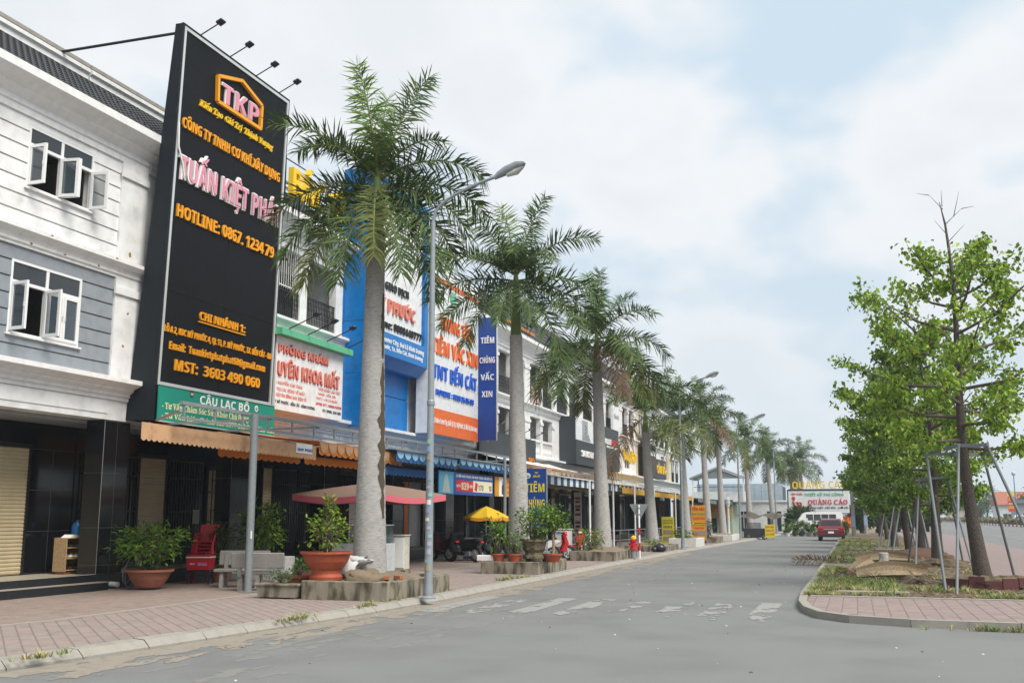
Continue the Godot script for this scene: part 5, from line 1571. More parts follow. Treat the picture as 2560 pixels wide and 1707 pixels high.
func bench(label: String, at: Vector3, turn: float, text := false) -> void:
	var t := thing("stone_bench", label, "bench", at, turn, "cast stone benches")
	part(t, "seat", MB.new().cbox(V(-.6, .36, -.2), V(.6, .43, .2), .012), M.old_bench)
	var m := MB.new()
	m.xf = Transform3D(Basis(Vector3.RIGHT, -.12), V(0, .5, -.24))
	m.cbox(V(-.6, 0, -.03), V(.6, .34, .03), .015)
	var bk := part(t, "backrest", m, M.old_bench)
	for s in [-1.0, 1.0]:
		part(t, "leg", MB.new().prism(PackedVector2Array([Vector2(-.22, 0), Vector2(-.12, 0), Vector2(-.02, .3), Vector2(.02, .3), Vector2(.10, 0), Vector2(.2, 0), Vector2(.14, .36), Vector2(-.2, .36)]), -.04, .04), M.old_bench).transform = Transform3D(Basis(Vector3.UP, -PI / 2), V(s * .42, 0, 0))
		part(t, "back_post", MB.new().prism(PackedVector2Array([Vector2(-.24, .3), Vector2(-.16, .3), Vector2(-.22, .8), Vector2(-.30, .8)]), -.04, .04), M.old_bench).transform = Transform3D(Basis(Vector3.UP, -PI / 2), V(s * .42, 0, 0))
	if text:
		words(bk, "CHỊ TUẤN K.", M.letter_white, -.25, .25, .70, .07, -.235, .004)
		words(bk, "ĐT : 0868...", M.letter_white, -.22, .2, .60, .07, -.222, .004)

func pavement_things() -> void:
	mt("old_bench", lin(.40, .39, .36), .9, "speck", .8, 0, "blotch", 1.2)
	mt("white_planter", lin(.68, .68, .66), .8, "plaster", .5, 0, "blotch", .5)
	var p1 := planter("mouldy concrete tree bed round the nearest palm", -10.65, -8.75, -19.0, -22.3, .38, M.old_concrete)
	planter("concrete tree bed with pots and stone urn round the second palm", -10.45, -8.7, -29.1, -32.2, .36, M.old_concrete)
	planter("concrete tree bed with shrubs round the third palm", -10.3, -8.6, -38.6, -43.0, .36, M.old_concrete)
	planter("low concrete tree bed round the fourth palm", -10.6, -8.7, -49.8, -54.2, .28, M.old_concrete)
	planter("white painted tree bed round the fifth palm", -9.75, -8.25, -57.4, -60.6, .48, M.white_planter)
	planter("stone faced tree bed beside a thin post", -9.9, -8.3, -67.0, -70.0, .4, M.old_concrete)
	planter("long white painted tree bed near the food cart", -9.8, -8.1, -73.5, -79.0, .42, M.white_planter)
	street_lamp("nearest street lamp, stickers round its grey pole", -8.28, -19.94)
	street_lamp("second street lamp, beside the white tree bed", -8.38, -53.6)
	street_lamp("third street lamp, left of the food cart", -7.9, -77.0)
	street_lamp("farthest street lamp, before the print shop billboard", -7.4, -106.0)
	var rs := RandomNumberGenerator.new()
	rs.seed = 5
	var lamp := get_node("street_lamp")
	for i in 15: # pasted adverts wrapped round the pole
		var y := .55 + i * .165
		if i > 11: y += .25
		var s := MB.new()
		var a0 := rs.randf_range(-.4, .6)
		var hh := rs.randf_range(.04, .12)
		for k in 5:
			var P := func(q, yy): return V(sin(a0 + (q - 2.5) * .2) * .092, yy, cos(a0 + (q - 2.5) * .2) * .092)
			s.quad(P.call(k, y), P.call(k + 1, y), P.call(k + 1, y + hh), P.call(k, y + hh))
		part(lamp, "sticker", s, [mt("st_blue", lin(.22, .32, .5), .6, "blotch", 8.0), mt("st_white", lin(.65, .66, .66), .6, "blotch", 8.0), mt("st_teal", lin(.25, .45, .42), .6, "blotch", 8.0), mt("st_gold", lin(.35, .3, .14), .6, "blotch", 8.0), mt("st_violet", lin(.38, .38, .48), .6, "blotch", 8.0)][rs.randi() % 5])
	var greens := [Color(.14, .26, .035), Color(.10, .19, .03), Color(.22, .34, .05), Color(.07, .13, .025)]
	var limes := [Color(.20, .29, .03), Color(.12, .20, .03), Color(.26, .32, .05), Color(.09, .15, .03)]
	# pots near the first palm
	var bowl := [Vector2(.26, 0), Vector2(.30, .02), Vector2(.42, .2), Vector2(.47, .33), Vector2(.55, .36), Vector2(.55, .41)]
	var t := pot_plant("wide clay bowl with leafy shrub before the black column", V(-15.4, .16, -20.5), bowl, M.clay)
	plant(t, V(.05, .95, 0), V(.72, .52, .6), 900, .15, greens, 1, V(0, .38, 0), 12)
	t = pot_plant("large glossy terracotta footed pot with yellow green shrub on the tree bed", V(-10.32, .49, -19.42), [Vector2(.33, 0), Vector2(.34, .06), Vector2(.29, .12), Vector2(.30, .2), Vector2(.34, .22), Vector2(.44, .36), Vector2(.48, .48), Vector2(.54, .52), Vector2(.54, .56)], M.terracotta)
	plant(t, V(0, .95, 0), V(.48, .36, .45), 480, .11, limes, 2, V(0, .5, 0), 10)
	plant(t, V(.02, 1.42, 0), V(.18, .22, .18), 110, .11, limes, 12, V(0, .6, 0), 4)
	t = pot_plant("squat terracotta pot with small herb left of the large pot", V(-11.3, .12, -20.1), [Vector2(.2, 0), Vector2(.28, .15), Vector2(.30, .34), Vector2(.35, .36), Vector2(.35, .42)], M.terracotta)
	plant(t, V(0, .55, 0), V(.2, .16, .2), 160, .08, [Color(.12, .22, .05), Color(.08, .16, .04)], 3, V(0, .36, 0), 4)
	var tr := thing("potted_plant", "mossy concrete trough with grey green herb beside the tree bed", "potted plant", V(-11.18, .12, -19.15), 0.0, "potted plants on the pavement")
	part(tr, "pot", MB.new().prism(PackedVector2Array([Vector2(-.42, .03), Vector2(.42, .03), Vector2(.47, .25), Vector2(-.47, .25)]), -.2, .2).cbox(V(-.5, .25, -.23), V(.5, .3, .23), .012).box(V(-.4, 0, -.15), V(-.3, .03, .15)).box(V(.3, 0, -.15), V(.4, .03, .15)), M.old_concrete)
	plant(tr, V(.05, .42, 0), V(.32, .14, .16), 260, .07, [Color(.16, .24, .13), Color(.12, .2, .1)], 4, V(0, .3, 0), 5)
	var sh := thing("potted_plant", "white trough with tall green shrub behind the benches", "potted plant", V(-14.85, .12, -24.3), 0.0, "potted plants on the pavement")
	part(sh, "pot", MB.new().cbox(V(-.75, 0, -.25), V(.9, .62, .25), .02), M.white_planter)
	plant(sh, V(0, 1.3, 0), V(.66, .62, .5), 950, .15, greens, 5, V(0, .6, 0), 12)
	sh = pot_plant("dark leaved shrub in a pot beside the red chairs", V(-15.42, .12, -23.4), [Vector2(.2, 0), Vector2(.3, .35), Vector2(.34, .4)], M.clay)
	plant(sh, V(0, 1.12, 0), V(.34, .36, .34), 420, .12, [Color(.06, .10, .03), Color(.04, .07, .02)], 6, V(0, .4, 0), 7)
	plant(sh, V(.1, .55, .1), V(.3, .18, .3), 90, .22, [Color(.2, .2, .04), Color(.1, .14, .03)], 7, V(0, .4, 0), 3)
	# second bed: urn and pots
	var urn := thing("potted_plant", "octagonal weathered stone urn with wide shrub on the second tree bed", "potted plant", V(-8.98, .46, -29.62), 0.0, "potted plants on the pavement")
	var st := mt("urn_stone", lin(.27, .23, .15), .9, "speck", .9, 0, "mould", 1.3)
	part(urn, "pot", MB.new().lathe(Vector3.ZERO, [Vector2(.001, .27), Vector2(.27, .27), Vector2(.33, .34), Vector2(.36, .56), Vector2(.42, .58), Vector2(.42, .64), Vector2(.34, .64), Vector2(.33, .58), Vector2(.001, .58)], 8, 1, 1, PI / 8), st)
	part(urn, "foot", MB.new().lathe(Vector3.ZERO, [Vector2(.30, .08), Vector2(.34, .10), Vector2(.34, .17), Vector2(.28, .2), Vector2(.26, .27)], 8, 1, 1, PI / 8).box(V(-.3, 0, -.3), V(-.17, .09, -.17)).box(V(.17, 0, -.3), V(.3, .09, -.17)).box(V(-.3, 0, .17), V(-.17, .09, .3)).box(V(.17, 0, .17), V(.3, .09, .3)), st)
	plant(urn, V(0, 1.12, 0), V(.58, .42, .5), 620, .12, greens, 8, V(0, .58, 0), 10)
	var small := [Vector2(.15, 0), Vector2(.2, .18), Vector2(.23, .2), Vector2(.23, .24)]
	t = pot_plant("small red pot with leafy plant, left on the second tree bed", V(-10.0, .45, -29.35), small, M.terracotta)
	plant(t, V(0, .8, 0), V(.34, .48, .3), 330, .12, greens, 9, V(0, .2, 0), 6)
	t = pot_plant("small red pot with twiggy plant beside the urn", V(-9.5, .45, -29.35), small, M.terracotta)
	plant(t, V(0, .62, 0), V(.26, .42, .26), 170, .11, greens, 10, V(0, .2, 0), 7)
	t = pot_plant("red bowl with small tree, right of the urn", V(-8.45, .45, -29.75), [Vector2(.16, 0), Vector2(.25, .16), Vector2(.29, .2), Vector2(.29, .24)], M.terracotta)
	part(t, "trunk", MB.new().tube([V(0, .15, 0), V(.03, .5, 0), V(0, .85, 0)], [.06, .045, .03], 7), M.pale_wood)
	plant(t, V(.05, 1.25, 0), V(.55, .42, .45), 560, .12, greens, 13, V(0, .8, 0), 9)
	var fb := MB.new().cbox(V(-10.62, .47, -29.5), V(-10.1, .64, -29.2), .02)
	solo("foam_box", "white foam box at the corner of the second tree bed", "box", fb, M.letter_white)
	# third bed shrubs
	sh = thing("shrub", "loose green shrub at the foot of the third palm", "shrub", V(-9.75, .45, -39.6), 0.0, "shrubs in the tree beds")
	plant(sh, V(0, .45, 0), V(.55, .42, .4), 520, .11, limes, 15, V(0, 0, 0), 9)
	sh = thing("shrub", "yellow green weeds in the fifth palm's white bed", "shrub", V(-9.0, .5, -57.8), 0.0, "shrubs in the tree beds")
	plant(sh, V(0, .25, 0), V(.65, .25, .2), 300, .16, [Color(.22, .26, .05), Color(.16, .22, .04)], 16, V(0, 0, 0), 7)
	sh = thing("shrub", "small weeds at the foot of the fourth palm", "shrub", V(-9.4, .36, -50.6), 0.0, "shrubs in the tree beds")
	plant(sh, V(0, .15, 0), V(.4, .15, .2), 150, .12, limes, 17, V(0, 0, 0), 5)
	sh = thing("shrub", "dark round shrub between the far tree beds", "shrub", V(-8.9, .12, -66.0), 0.0, "shrubs in the tree beds")
	plant(sh, V(0, 1.0, 0), V(.5, .5, .5), 600, .12, [Color(.03, .06, .02), Color(.04, .08, .03)], 18, V(0, 0, 0), 9)
	# sack and rubble on the first bed
	var sk := MB.new().lump(V(-10.2, .66, -20.0), V(.33, .26, .24), 3, .5, 22, 14).lump(V(-9.95, .84, -20.1), V(.3, .09, .17), 9, .6, 20, 10)
	var sko := solo("cement_sack", "slumped white woven sack with blue print beside the nearest palm", "sack", sk, mt("sack", lin(.66, .67, .68), .8, "fabric", 2.0, 0, "blotch", 1.5))
	var band := MB.new()
	band.xf = Transform3D(Basis(Vector3.BACK, .9), V(-10.2, .72, -19.76))
	part(sko, "blue_print", band.cbox(V(-.22, -.04, -.03), V(.2, .04, .035), .02), mt("print_blue", lin(.08, .32, .62), .7))
	var rb := solo("rubble_heap", "heap of broken mortar at the foot of the nearest palm", "rubble", MB.new().lump(V(-9.6, .48, -19.6), V(.45, .22, .3), 22, .4, 16, 6, true).lump(V(-9.35, .5, -19.5), V(.12, .1, .1), 23, .4, 8, 5), M.earth)
	for q in [[-9.15, .50, -19.7, .3], [-8.95, .50, -19.95, -.4]]:
		var bm := MB.new()
		bm.xf = Transform3D(Basis(Vector3.UP, q[3]), V(q[0], q[1], q[2]))
		solo("hollow_brick", "orange clay brick lying on the nearest tree bed, " + ("near" if q[3] > 0 else "far") + " one of two", "brick", bm.cbox(V(-.1, -.01, -.05), V(.1, .07, .05), .008), M.brick, "bricks on the tree bed")
	# benches
	bench("stone bench with painted phone number, left of the steel post", V(-13.75, .12, -21.7), .3, true)
	bench("stone bench seen from behind, right of the steel post", V(-12.8, .12, -21.0), PI + .25)
	# electric cabinets
	for q in [["cream electric cabinet with stickers behind the nearest tree bed", -11.7, -25.9], ["cream electric cabinet on a concrete base before the third tree bed", -11.0, -40.3]]:
		t = thing("electric_cabinet", q[0], "cabinet", V(q[1], .12, q[2]), .1, "electric cabinets on the pavement")
		part(t, "plinth", MB.new().cbox(V(-.34, 0, -.24), V(.34, .25, .24), .01), M.old_concrete)
		part(t, "box", MB.new().cbox(V(-.31, .25, -.21), V(.31, 1.12, .21), .015), M.cabinet)
		part(t, "lid", MB.new().cbox(V(-.34, 1.121, -.24), V(.34, 1.16, .24), .012), M.cabinet)
		part(t, "door", MB.new().cbox(V(.01, .3, .211), V(.29, 1.08, .225), .005), mt("door_white", lin(.72, .73, .72), .5))
		part(t, "door", MB.new().cbox(V(-.29, .3, .211), V(-.01, 1.08, .225), .005), M.cabinet)
		part(t, "sticker", MB.new().box(V(-.25, .92, .2255), V(-.08, 1.0, .227)).box(V(-.25, .6, .2255), V(-.1, .68, .227)), M.print_blue)
		part(t, "vent", MB.new().box(V(-.2, .42, .2255), V(-.1, .46, .228)), M.letter_black)
	# hydrant
	t = thing("fire_hydrant", "red fire hydrant with yellow cap on a grey stub", "fire hydrant", V(-8.4, .12, -41.2))
	part(t, "stub", MB.new().lathe(Vector3.ZERO, [Vector2(.11, 0), Vector2(.11, .34), Vector2(.001, .34)], 16), M.galvanised)
	part(t, "body", MB.new().lathe(Vector3.ZERO, [Vector2(.15, .34), Vector2(.15, .39), Vector2(.12, .41), Vector2(.11, .62), Vector2(.14, .66), Vector2(.14, .74), Vector2(.09, .76), Vector2(.001, .76)], 16), M.plastic_red)
	for s in [V(1, 0, 0), V(-1, 0, 0), V(0, 0, 1)]: part(t, "outlet", MB.new().tube([V(0, .56, 0), V(0, .56, 0) + s * .13, V(0, .56, 0) + s * .16], [.05, .05, .06], 10), M.plastic_red)
	part(t, "cap", MB.new().lathe(Vector3.ZERO, [Vector2(.10, .762), Vector2(.10, .84), Vector2(.05, .87), Vector2(.05, .9), Vector2(.001, .9)], 12), M.yellow)
	# give way sign from behind
	t = thing("give_way_sign", "back of a grey triangular give way sign on a red and white pole", "traffic sign", V(-8.25, .12, -41.7), .15)
	for i in 7:
		var a := i * .3
		var red: bool = i == 1 or i == 3 or i == 0 and false
		part(t, "pole_band", MB.new().tube([V(0, a, 0), V(0, a + .3, 0)], [.038, .038], 10), M.red if red else M.letter_white)
	part(t, "plate", MB.new().prism(PackedVector2Array([Vector2(-.37, 2.1), Vector2(.37, 2.1), Vector2(.34, 2.13), Vector2(-.34, 2.13), Vector2(-.37, 2.1), Vector2(-.03, 1.5), Vector2(.03, 1.5)].slice(0, 1) + [Vector2(-.03, 1.5), Vector2(.03, 1.5), Vector2(.37, 2.1), Vector2(.34, 2.13), Vector2(-.34, 2.13)]), -.055, -.043), M.galvanised)
	part(t, "clamp", MB.new().box(V(-.06, 1.95, -.042), V(.06, 1.99, .042)).box(V(-.06, 1.7, -.042), V(.06, 1.74, .042)), M.galvanised)
	# black rubbish bag
	solo("rubbish_bag", "black rubbish bag by the fourth palm's bed", "bag", MB.new().lump(V(-8.78, .30, -49.3), V(.25, .2, .24), 6, .5, 18, 12).lump(V(-9.02, .24, -49.1), V(.14, .13, .13), 7, .5, 12, 8), mt("bag", lin(.02, .025, .03), .35))
	# upright adverts
	t = thing("advert_board", "yellow massage advert board behind the railing", "sign", V(-10.66, .12, -60.5), 0.0, "advert boards on the pavement")
	part(t, "board", MB.new().cbox(V(0, .15, -.05), V(.72, 1.62, 0), .01), mt("board_yellow", lin(.62, .55, .03), .5))
	words(t, "MASSAGE", M.letter_black, .1, .62, 1.38, .06, .001, .004)
	words(t, "CHĂM SÓC SỨC KHỎE", M.letter_black, .06, .66, 1.25, .06, .001, .004)
	for i in 6: part(t, "figure_print", MB.new().box(V(.12 + i * .085, .98, .001), V(.16 + i * .085, 1.12, .004)), M.letter_black)
	part(t, "photo_print", MB.new().box(V(.08, .62, .001), V(.64, .88, .004)).box(V(.08, .25, .001), V(.64, .5, .004)), mt("tan_print", lin(.35, .26, .19), .6, "blotch", 4.0))
	t = thing("advert_board", "tall orange bird's nest advert board with red lettering", "sign", V(-9.45, .12, -64), 0.0, "advert boards on the pavement")
	part(t, "board", MB.new().cbox(V(0, .2, -.06), V(.86, 1.22, 0), .01).cbox(V(0, 1.26, -.06), V(.86, 2.3, 0), .01), mt("board_orange", lin(.70, .30, .02), .5))
	part(t, "frame", MB.new().box(V(.861, 0, -.07), V(.9, 2.34, .01)).box(V(-.04, 0, -.07), V(-.001, 2.34, .01)), M.steel)
	words(t, "YẾN SÀO", mt("dark_red", lin(.35, .01, .01), .5), .05, .8, 1.98, .19, .001, .006)
	words(t, "NHA TRANG", mt("print_green", lin(.05, .30, .06), .6), .05, .82, 1.72, .15, .001, .006)
	words(t, "Tuyết Nhi", M.red, .08, .8, 1.46, .16, .001, .006, fserb)
	words(t, "YẾN SÀO NHA TRANG", M.print_green, .06, .82, 1.1, .07, .001, .006)
	words(t, "Tuyết Nhi", M.red, .15, .75, .9, .12, .001, .006, fserb)
	part(t, "bowl_print", MB.new().box(V(.04, .48, .001), V(.82, .8, .003)), M.tan_print)
	t = thing("price_strip", "white and red phone price strip on a dark column", "sign", V(-15.2, .12, -58.0), 0.0)
	part(t, "strip", MB.new().box(V(0, .75, -.03), V(.42, 3.0, 0)), M.letter_white)
	for i in 5: part(t, "red_print", MB.new().box(V(.05, .78 + i * .45, .001), V(.37, .93 + i * .45, .004)), M.red)
	part(t, "black_print", MB.new().box(V(.08, 1.02, .001), V(.34, 1.15, .004)).box(V(.08, 1.95, .001), V(.34, 2.1, .004)).box(V(.08, 2.4, .001), V(.34, 2.52, .004)), M.letter_black)
	part(t, "hanger", MB.new().box(V(.15, 0, -.03), V(.25, .75, -.01)), M.steel)

func shop_things() -> void:
	# shoe rack on the first porch
	var t := thing("shoe_rack", "low wooden rack of shoes on the black tiled porch", "shoe rack", V(-17.55, .45, -19.85), PI / 2)
	part(t, "side_board", MB.new().cbox(V(0, .06, 0), V(.03, .82, .36), .004), M.pale_wood)
	part(t, "side_board", MB.new().cbox(V(.97, .06, 0), V(1.0, .82, .36), .004), M.yellow_wood)
	for y in [.08, .34, .58, .80]: part(t, "shelf", MB.new().cbox(V(.031, y, 0), V(.969, y + .022, .35), .004), M.yellow_wood)
	part(t, "back_board", MB.new().box(V(.031, .1, -.012), V(.969, .8, -.001)), M.yellow_wood)
	part(t, "brick_foot", MB.new().box(V(.05, 0, .05), V(.25, .059, .3)).box(V(.75, 0, .05), V(.95, .059, .3)), M.brick)
	for i in 15:
		var y: float = [.102, .362, .602][i % 3]
		var u := .1 + (i / 3) * .17
		var m := MB.new().lump(V(u, y + .035, .2), V(.05, .04, .12), i, .3, 8, 5).lump(V(u, y + .06, .12), V(.045, .05, .06), i + 20, .2, 8, 5)
		var o := solo("shoe", ["black shoe", "white shoe", "dark grey shoe"][(i * 7) % 3] + " on the " + ["bottom", "middle", "upper"][i % 3] + " shelf of the rack, %s from the left" % ORD[i / 3], "shoe", m, [M.letter_black, M.letter_white, M.charcoal][(i * 7) % 3], "shoes on the rack")
		o.transform = t.transform
	var jug := MB.new().lathe(Vector3.ZERO, [Vector2(.001, 0), Vector2(.12, 0), Vector2(.135, .03), Vector2(.135, .1), Vector2(.128, .12), Vector2(.135, .14), Vector2(.135, .26), Vector2(.09, .34), Vector2(.04, .36), Vector2(.04, .4), Vector2(.001, .4)], 20)
	var jo := solo("water_bottle", "blue water cooler bottle standing on the shoe rack", "bottle", jug, mt("bottle_blue", lin(.01, .12, .33), .15))
	jo.position = V(-17.4, 1.272, -20.42)
	var pap := MB.new().prism(PackedVector2Array([Vector2(0, 0), Vector2(.38, .01), Vector2(.3, .05), Vector2(.12, .07)]), 0, .25)
	solo("newspaper", "folded paper lying on the shoe rack", "paper", pap, M.letter_white).transform = Transform3D(Basis(Vector3.UP, PI / 2), V(-17.5, 1.272, -20.0))
	# stack of red plastic chairs
	var ch := chair()
	ch.position = V(-15.72, .45 - .33, -23.0)
	for i in 7:
		copy(ch, "%s red plastic chair from the bottom of the stack" % ORD[i + 1], V(-15.72 + .012 * i, .12 + .085 * (i + 1), -23.0 - .01 * i), .35)
	ch.rotation.y = .35
	ch.set_meta("label", "lowest red plastic chair of the stack")
	var co := thing("cool_box", "red cool box with white rim before the red chairs", "cool box", V(-15.45, .47, -22.55), .25)
	var std := thing("box_stand", "low dark stool under the red cool box", "stool", V(-15.45, .12, -22.55), .25)
	part(std, "top", MB.new().cbox(V(-.3, .3, -.18), V(.3, .345, .18), .01), M.step_stone)
	for s in [[-1, -1], [1, -1], [1, 1], [-1, 1]]: part(std, "leg", MB.new().box(V(s[0] * .27 - .02, 0, s[1] * .15 - .02), V(s[0] * .27 + .02, .3, s[1] * .15 + .02)), M.black_iron)
	part(co, "tub", MB.new().prism(PackedVector2Array([Vector2(-.27, 0), Vector2(.27, 0), Vector2(.3, .28), Vector2(-.3, .28)]), -.19, .19), M.plastic_red)
	part(co, "rim", MB.new().cbox(V(-.31, .281, -.2), V(.31, .31, .2), .008), M.letter_white)
	part(co, "lid", MB.new().cbox(V(-.305, .311, -.195), V(.305, .36, .195), .015), M.plastic_red)
	words(co, "ÍMLET", M.letter_white, -.2, -.08, .12, .035, .191, .003)
	words(co, "Mirinda", mt("print_pale", lin(.35, .4, .7), .5), .0, .22, .1, .07, .191, .003, fserb)
	# parasols
	var u := thing("parasol", "large faded brown parasol with pink border behind the nearest palm", "parasol", V(-12.35, .12, -25.6))
	part(u, "pole", MB.new().rod(V(0, 0, 0), V(0, 2.42, 0), .022, 8), M.white_iron)
	part(u, "foot", MB.new().lathe(Vector3.ZERO, [Vector2(.001, 0), Vector2(.25, 0), Vector2(.22, .1), Vector2(.001, .12)], 12), M.old_concrete)
	canopy(u, 2.52, 2.22, 2.05, 4, .16, mt("faded_brown", lin(.25, .165, .125), .85, "fabric", 2.0), mt("faded_pink", lin(.55, .12, .15), .8), .25)
	u = thing("parasol", "yellow parasol under the blue awning", "parasol", V(-13.15, .12, -37.2))
	part(u, "pole", MB.new().rod(V(0, 0, 0), V(0, 2.0, 0), .02, 8), M.white_iron)
	part(u, "foot", MB.new().lathe(Vector3.ZERO, [Vector2(.001, 0), Vector2(.22, 0), Vector2(.2, .1), Vector2(.001, .12)], 12), M.old_concrete)
	canopy(u, 2.02, 1.62, .86, 8, .12, mt("parasol_yellow", lin(.72, .46, .01), .7, "fabric", 2.0), mt("parasol_amber", lin(.70, .30, .01), .7), .0)
	# drink stall behind the palm
	t = thing("drink_stall", "white metal drink stall with glass case behind the nearest palm", "stall", V(-12.3, .12, -25.0))
	part(t, "counter", MB.new().cbox(V(-.75, .25, -.3), V(.85, .95, .3), .01), mt("stall_grey", lin(.48, .50, .52), .5, "plaster", .6))
	part(t, "glass_case", MB.new().box(V(-.2, .96, -.25), V(.8, 1.4, .25)), M.glass)
	part(t, "case_frame", MB.new().box(V(-.22, 1.401, -.27), V(.82, 1.43, .27)).box(V(-.22, .951, .251), V(-.2, 1.4, .27)).box(V(.8, .951, .251), V(.82, 1.4, .27)), M.chrome)
	for s in [[-.65, .2], [.75, .2], [-.65, -.2], [.75, -.2]]: part(t, "leg", MB.new().box(V(s[0] - .02, 0, s[1] - .02), V(s[0] + .02, .25, s[1] + .02)), M.steel)
	# juice stall by the vaccination centre and wall poster
	t = thing("juice_stall", "glass fronted juice stall under the yellow parasol", "stall", V(-13.7, .12, -37.9))
	part(t, "counter", MB.new().cbox(V(-.5, 0, -.25), V(.6, .85, .25), .01), M.letter_white)
	part(t, "glass_case", MB.new().box(V(-.45, .851, -.22), V(.55, 1.4, .22)), M.glass)
	part(t, "violet_panel", MB.new().box(V(-.52, .05, .251), V(-.15, .8, .26)), mt("violet", lin(.28, .16, .32), .6))
	t = thing("wall_poster", "pale poster on the dark column behind the nearest lamp", "poster", V(-15.9, 0, -31.4), PI / 2)
	part(t, "sheet", MB.new().box(V(0, 1.05, -.01), V(.42, 2.2, 0)), mt("poster", lin(.58, .48, .44), .6, "blotch", 2.0))
	part(t, "strap", MB.new().box(V(.18, .45, -.02), V(.24, 1.05, -.005)), M.steel)
	# small gate notice, security camera, dish
	t = thing("gate_notice", "pale green notice on the black folding gate", "notice", V(-17.87, 0, -25.6), PI / 2)
	part(t, "sheet", MB.new().box(V(0, 1.55, -.01), V(.3, 1.95, .0)), mt("notice", lin(.42, .48, .38), .7, "blotch", 4.0))
	t = thing("satellite_dish", "white satellite dish beside the vaccination centre's wall", "dish", V(-15.9, 4.93, -43.6))
	part(t, "mast", MB.new().rod(V(0, 0, 0), V(.1, .4, 0), .03), M.galvanised)
	var ds := MB.new()
	ds.xf = Transform3D(Basis(Vector3.BACK, -1.0), V(.15, .45, 0))
	part(t, "dish", ds.lathe(Vector3.ZERO, [Vector2(.001, 0), Vector2(.3, .05), Vector2(.5, .16), Vector2(.49, .17), Vector2(.3, .065), Vector2(.001, .015)], 18), M.galvanised)
	# loose cable by the column
	var cb := []
	var cr := []
	for i in 40:
		var a := i * .55
		cb.append(V(-16.0 + .05 * cos(a * .7), .55 + .26 * sin(a) - i * .006, -20.55 + .16 * cos(a))); cr.append(.009)
	solo("cable_coil", "loose grey cable coil beside the clay bowl", "cable", MB.new().tube(cb, cr, 5), M.galvanised)

func canopy(u: Node, top: float, edge: float, R: float, n: int, drop: float, m: Material, vm: Material, ang: float) -> void:
	var c := MB.new()
	var v := MB.new()
	var rb := MB.new()
	for i in n:
		var a := TAU * i / n + PI / n + ang
		var b := TAU * (i + 1) / n + PI / n + ang
		var A := V(cos(a) * R, edge, sin(a) * R)
		var B := V(cos(b) * R, edge, sin(b) * R)
		var T := V(0, top, 0)
		rb.rod(T - V(0, .03, 0), A - V(0, .012, 0), .008, 5)
		var N := 8
		for k in N:
			var s0 := k / float(N)
			var s1 := (k + 1) / float(N)
			for j in 4:
				var P := func(r: float, s: float):
					var p := T.lerp(A.lerp(B, s), r)
					return p - V(0, .10 * r * sin(PI * s) * R / 2 - .02 * sin(PI * r), 0)
				if j == 0: c.flat(P.call(.25, s0), P.call(.25, s1), T)
				else: c.quad(P.call(.25 * (j + 1), s0), P.call(.25 * (j + 1), s1), P.call(.25 * j, s1), P.call(.25 * j, s0))
			var q0 := A.lerp(B, s0) - V(0, .10 * sin(PI * s0) * R / 2, 0)
			var q1 := A.lerp(B, s1) - V(0, .10 * sin(PI * s1) * R / 2, 0)
			v.quad(q0 - V(0, drop, 0), q1 - V(0, drop, 0), q1, q0)
	part(u, "canopy", c, m)
	part(u, "valance", v, vm)
	part(u, "rib", rb, M.chrome)

func chair() -> Node3D:
	var t := thing("plastic_chair", "x", "chair", Vector3.ZERO, 0.0, "stacked red plastic chairs")
	part(t, "seat", MB.new().cbox(V(-.2, .40, -.2), V(.2, .43, .2), .01), M.plastic_red)
	var b := MB.new()
	for i in 5:
		var u := -.19 + i * .085
		b.bar(V(u, .43, -.19), V(u * 1.1, .80, -.30), .045, .012)
	b.bar(V(-.23, .80, -.30), V(.23, .80, -.30), .02, .08)
	part(t, "backrest", b, M.plastic_red)
	for s in [-1.0, 1.0]:
		part(t, "leg", MB.new().bar(V(s * .19, .4, .19), V(s * .23, 0, .24), .035, .035), M.plastic_red)
		part(t, "leg", MB.new().bar(V(s * .19, .4, -.19), V(s * .23, 0, -.26), .035, .035), M.plastic_red)
		part(t, "armrest", MB.new().bar(V(s * .23, .62, -.22), V(s * .25, .6, .18), .05, .02).bar(V(s * .25, .6, .17), V(s * .2, .42, .19), .03, .03), M.plastic_red)
	return t

func wheel(t: Node, ce: Vector3, r: float, w: float, across: Vector3, rim_m: Material) -> void: # tyre with a rim
	var ax := across.normalized()
	var s := ax.cross(Vector3.UP).normalized()
	var ty := MB.new()
	var n := 18
	for i in n:
		var a := TAU * i / n
		var b := TAU * (i + 1) / n
		var A := s * cos(a) + Vector3.UP * sin(a)
		var B := s * cos(b) + Vector3.UP * sin(b)
		var sec := [[r * .66, -.5], [r * .9, -.5], [r, -.28], [r, .28], [r * .9, .5], [r * .66, .5]]
		for k in 5:
			ty.qout(ce + A * sec[k][0] + ax * w * sec[k][1], ce + B * sec[k][0] + ax * w * sec[k][1], ce + B * sec[k + 1][0] + ax * w * sec[k + 1][1], ce + A * sec[k + 1][0] + ax * w * sec[k + 1][1], ce + (A + B) * r * .4)
	var o := part(t, "wheel", ty, M.tyre)
	var rm := MB.new()
	rm.tube([ce - ax * w * .42, ce + ax * w * .42], [r * .16, r * .16], 8)
	for i in 6:
		var a := TAU * i / 6
		rm.bar(ce + (s * cos(a) + Vector3.UP * sin(a)) * r * .1, ce + (s * cos(a) + Vector3.UP * sin(a)) * r * .68, w * .3, r * .16, ax)
	for i in n:
		var a := TAU * i / n
		var b := TAU * (i + 1) / n
		rm.bar(ce + (s * cos(a) + Vector3.UP * sin(a)) * r * .65, ce + (s * cos(b) + Vector3.UP * sin(b)) * r * .65, w * .8, r * .07, ax)
	part(o, "rim", rm, rim_m)

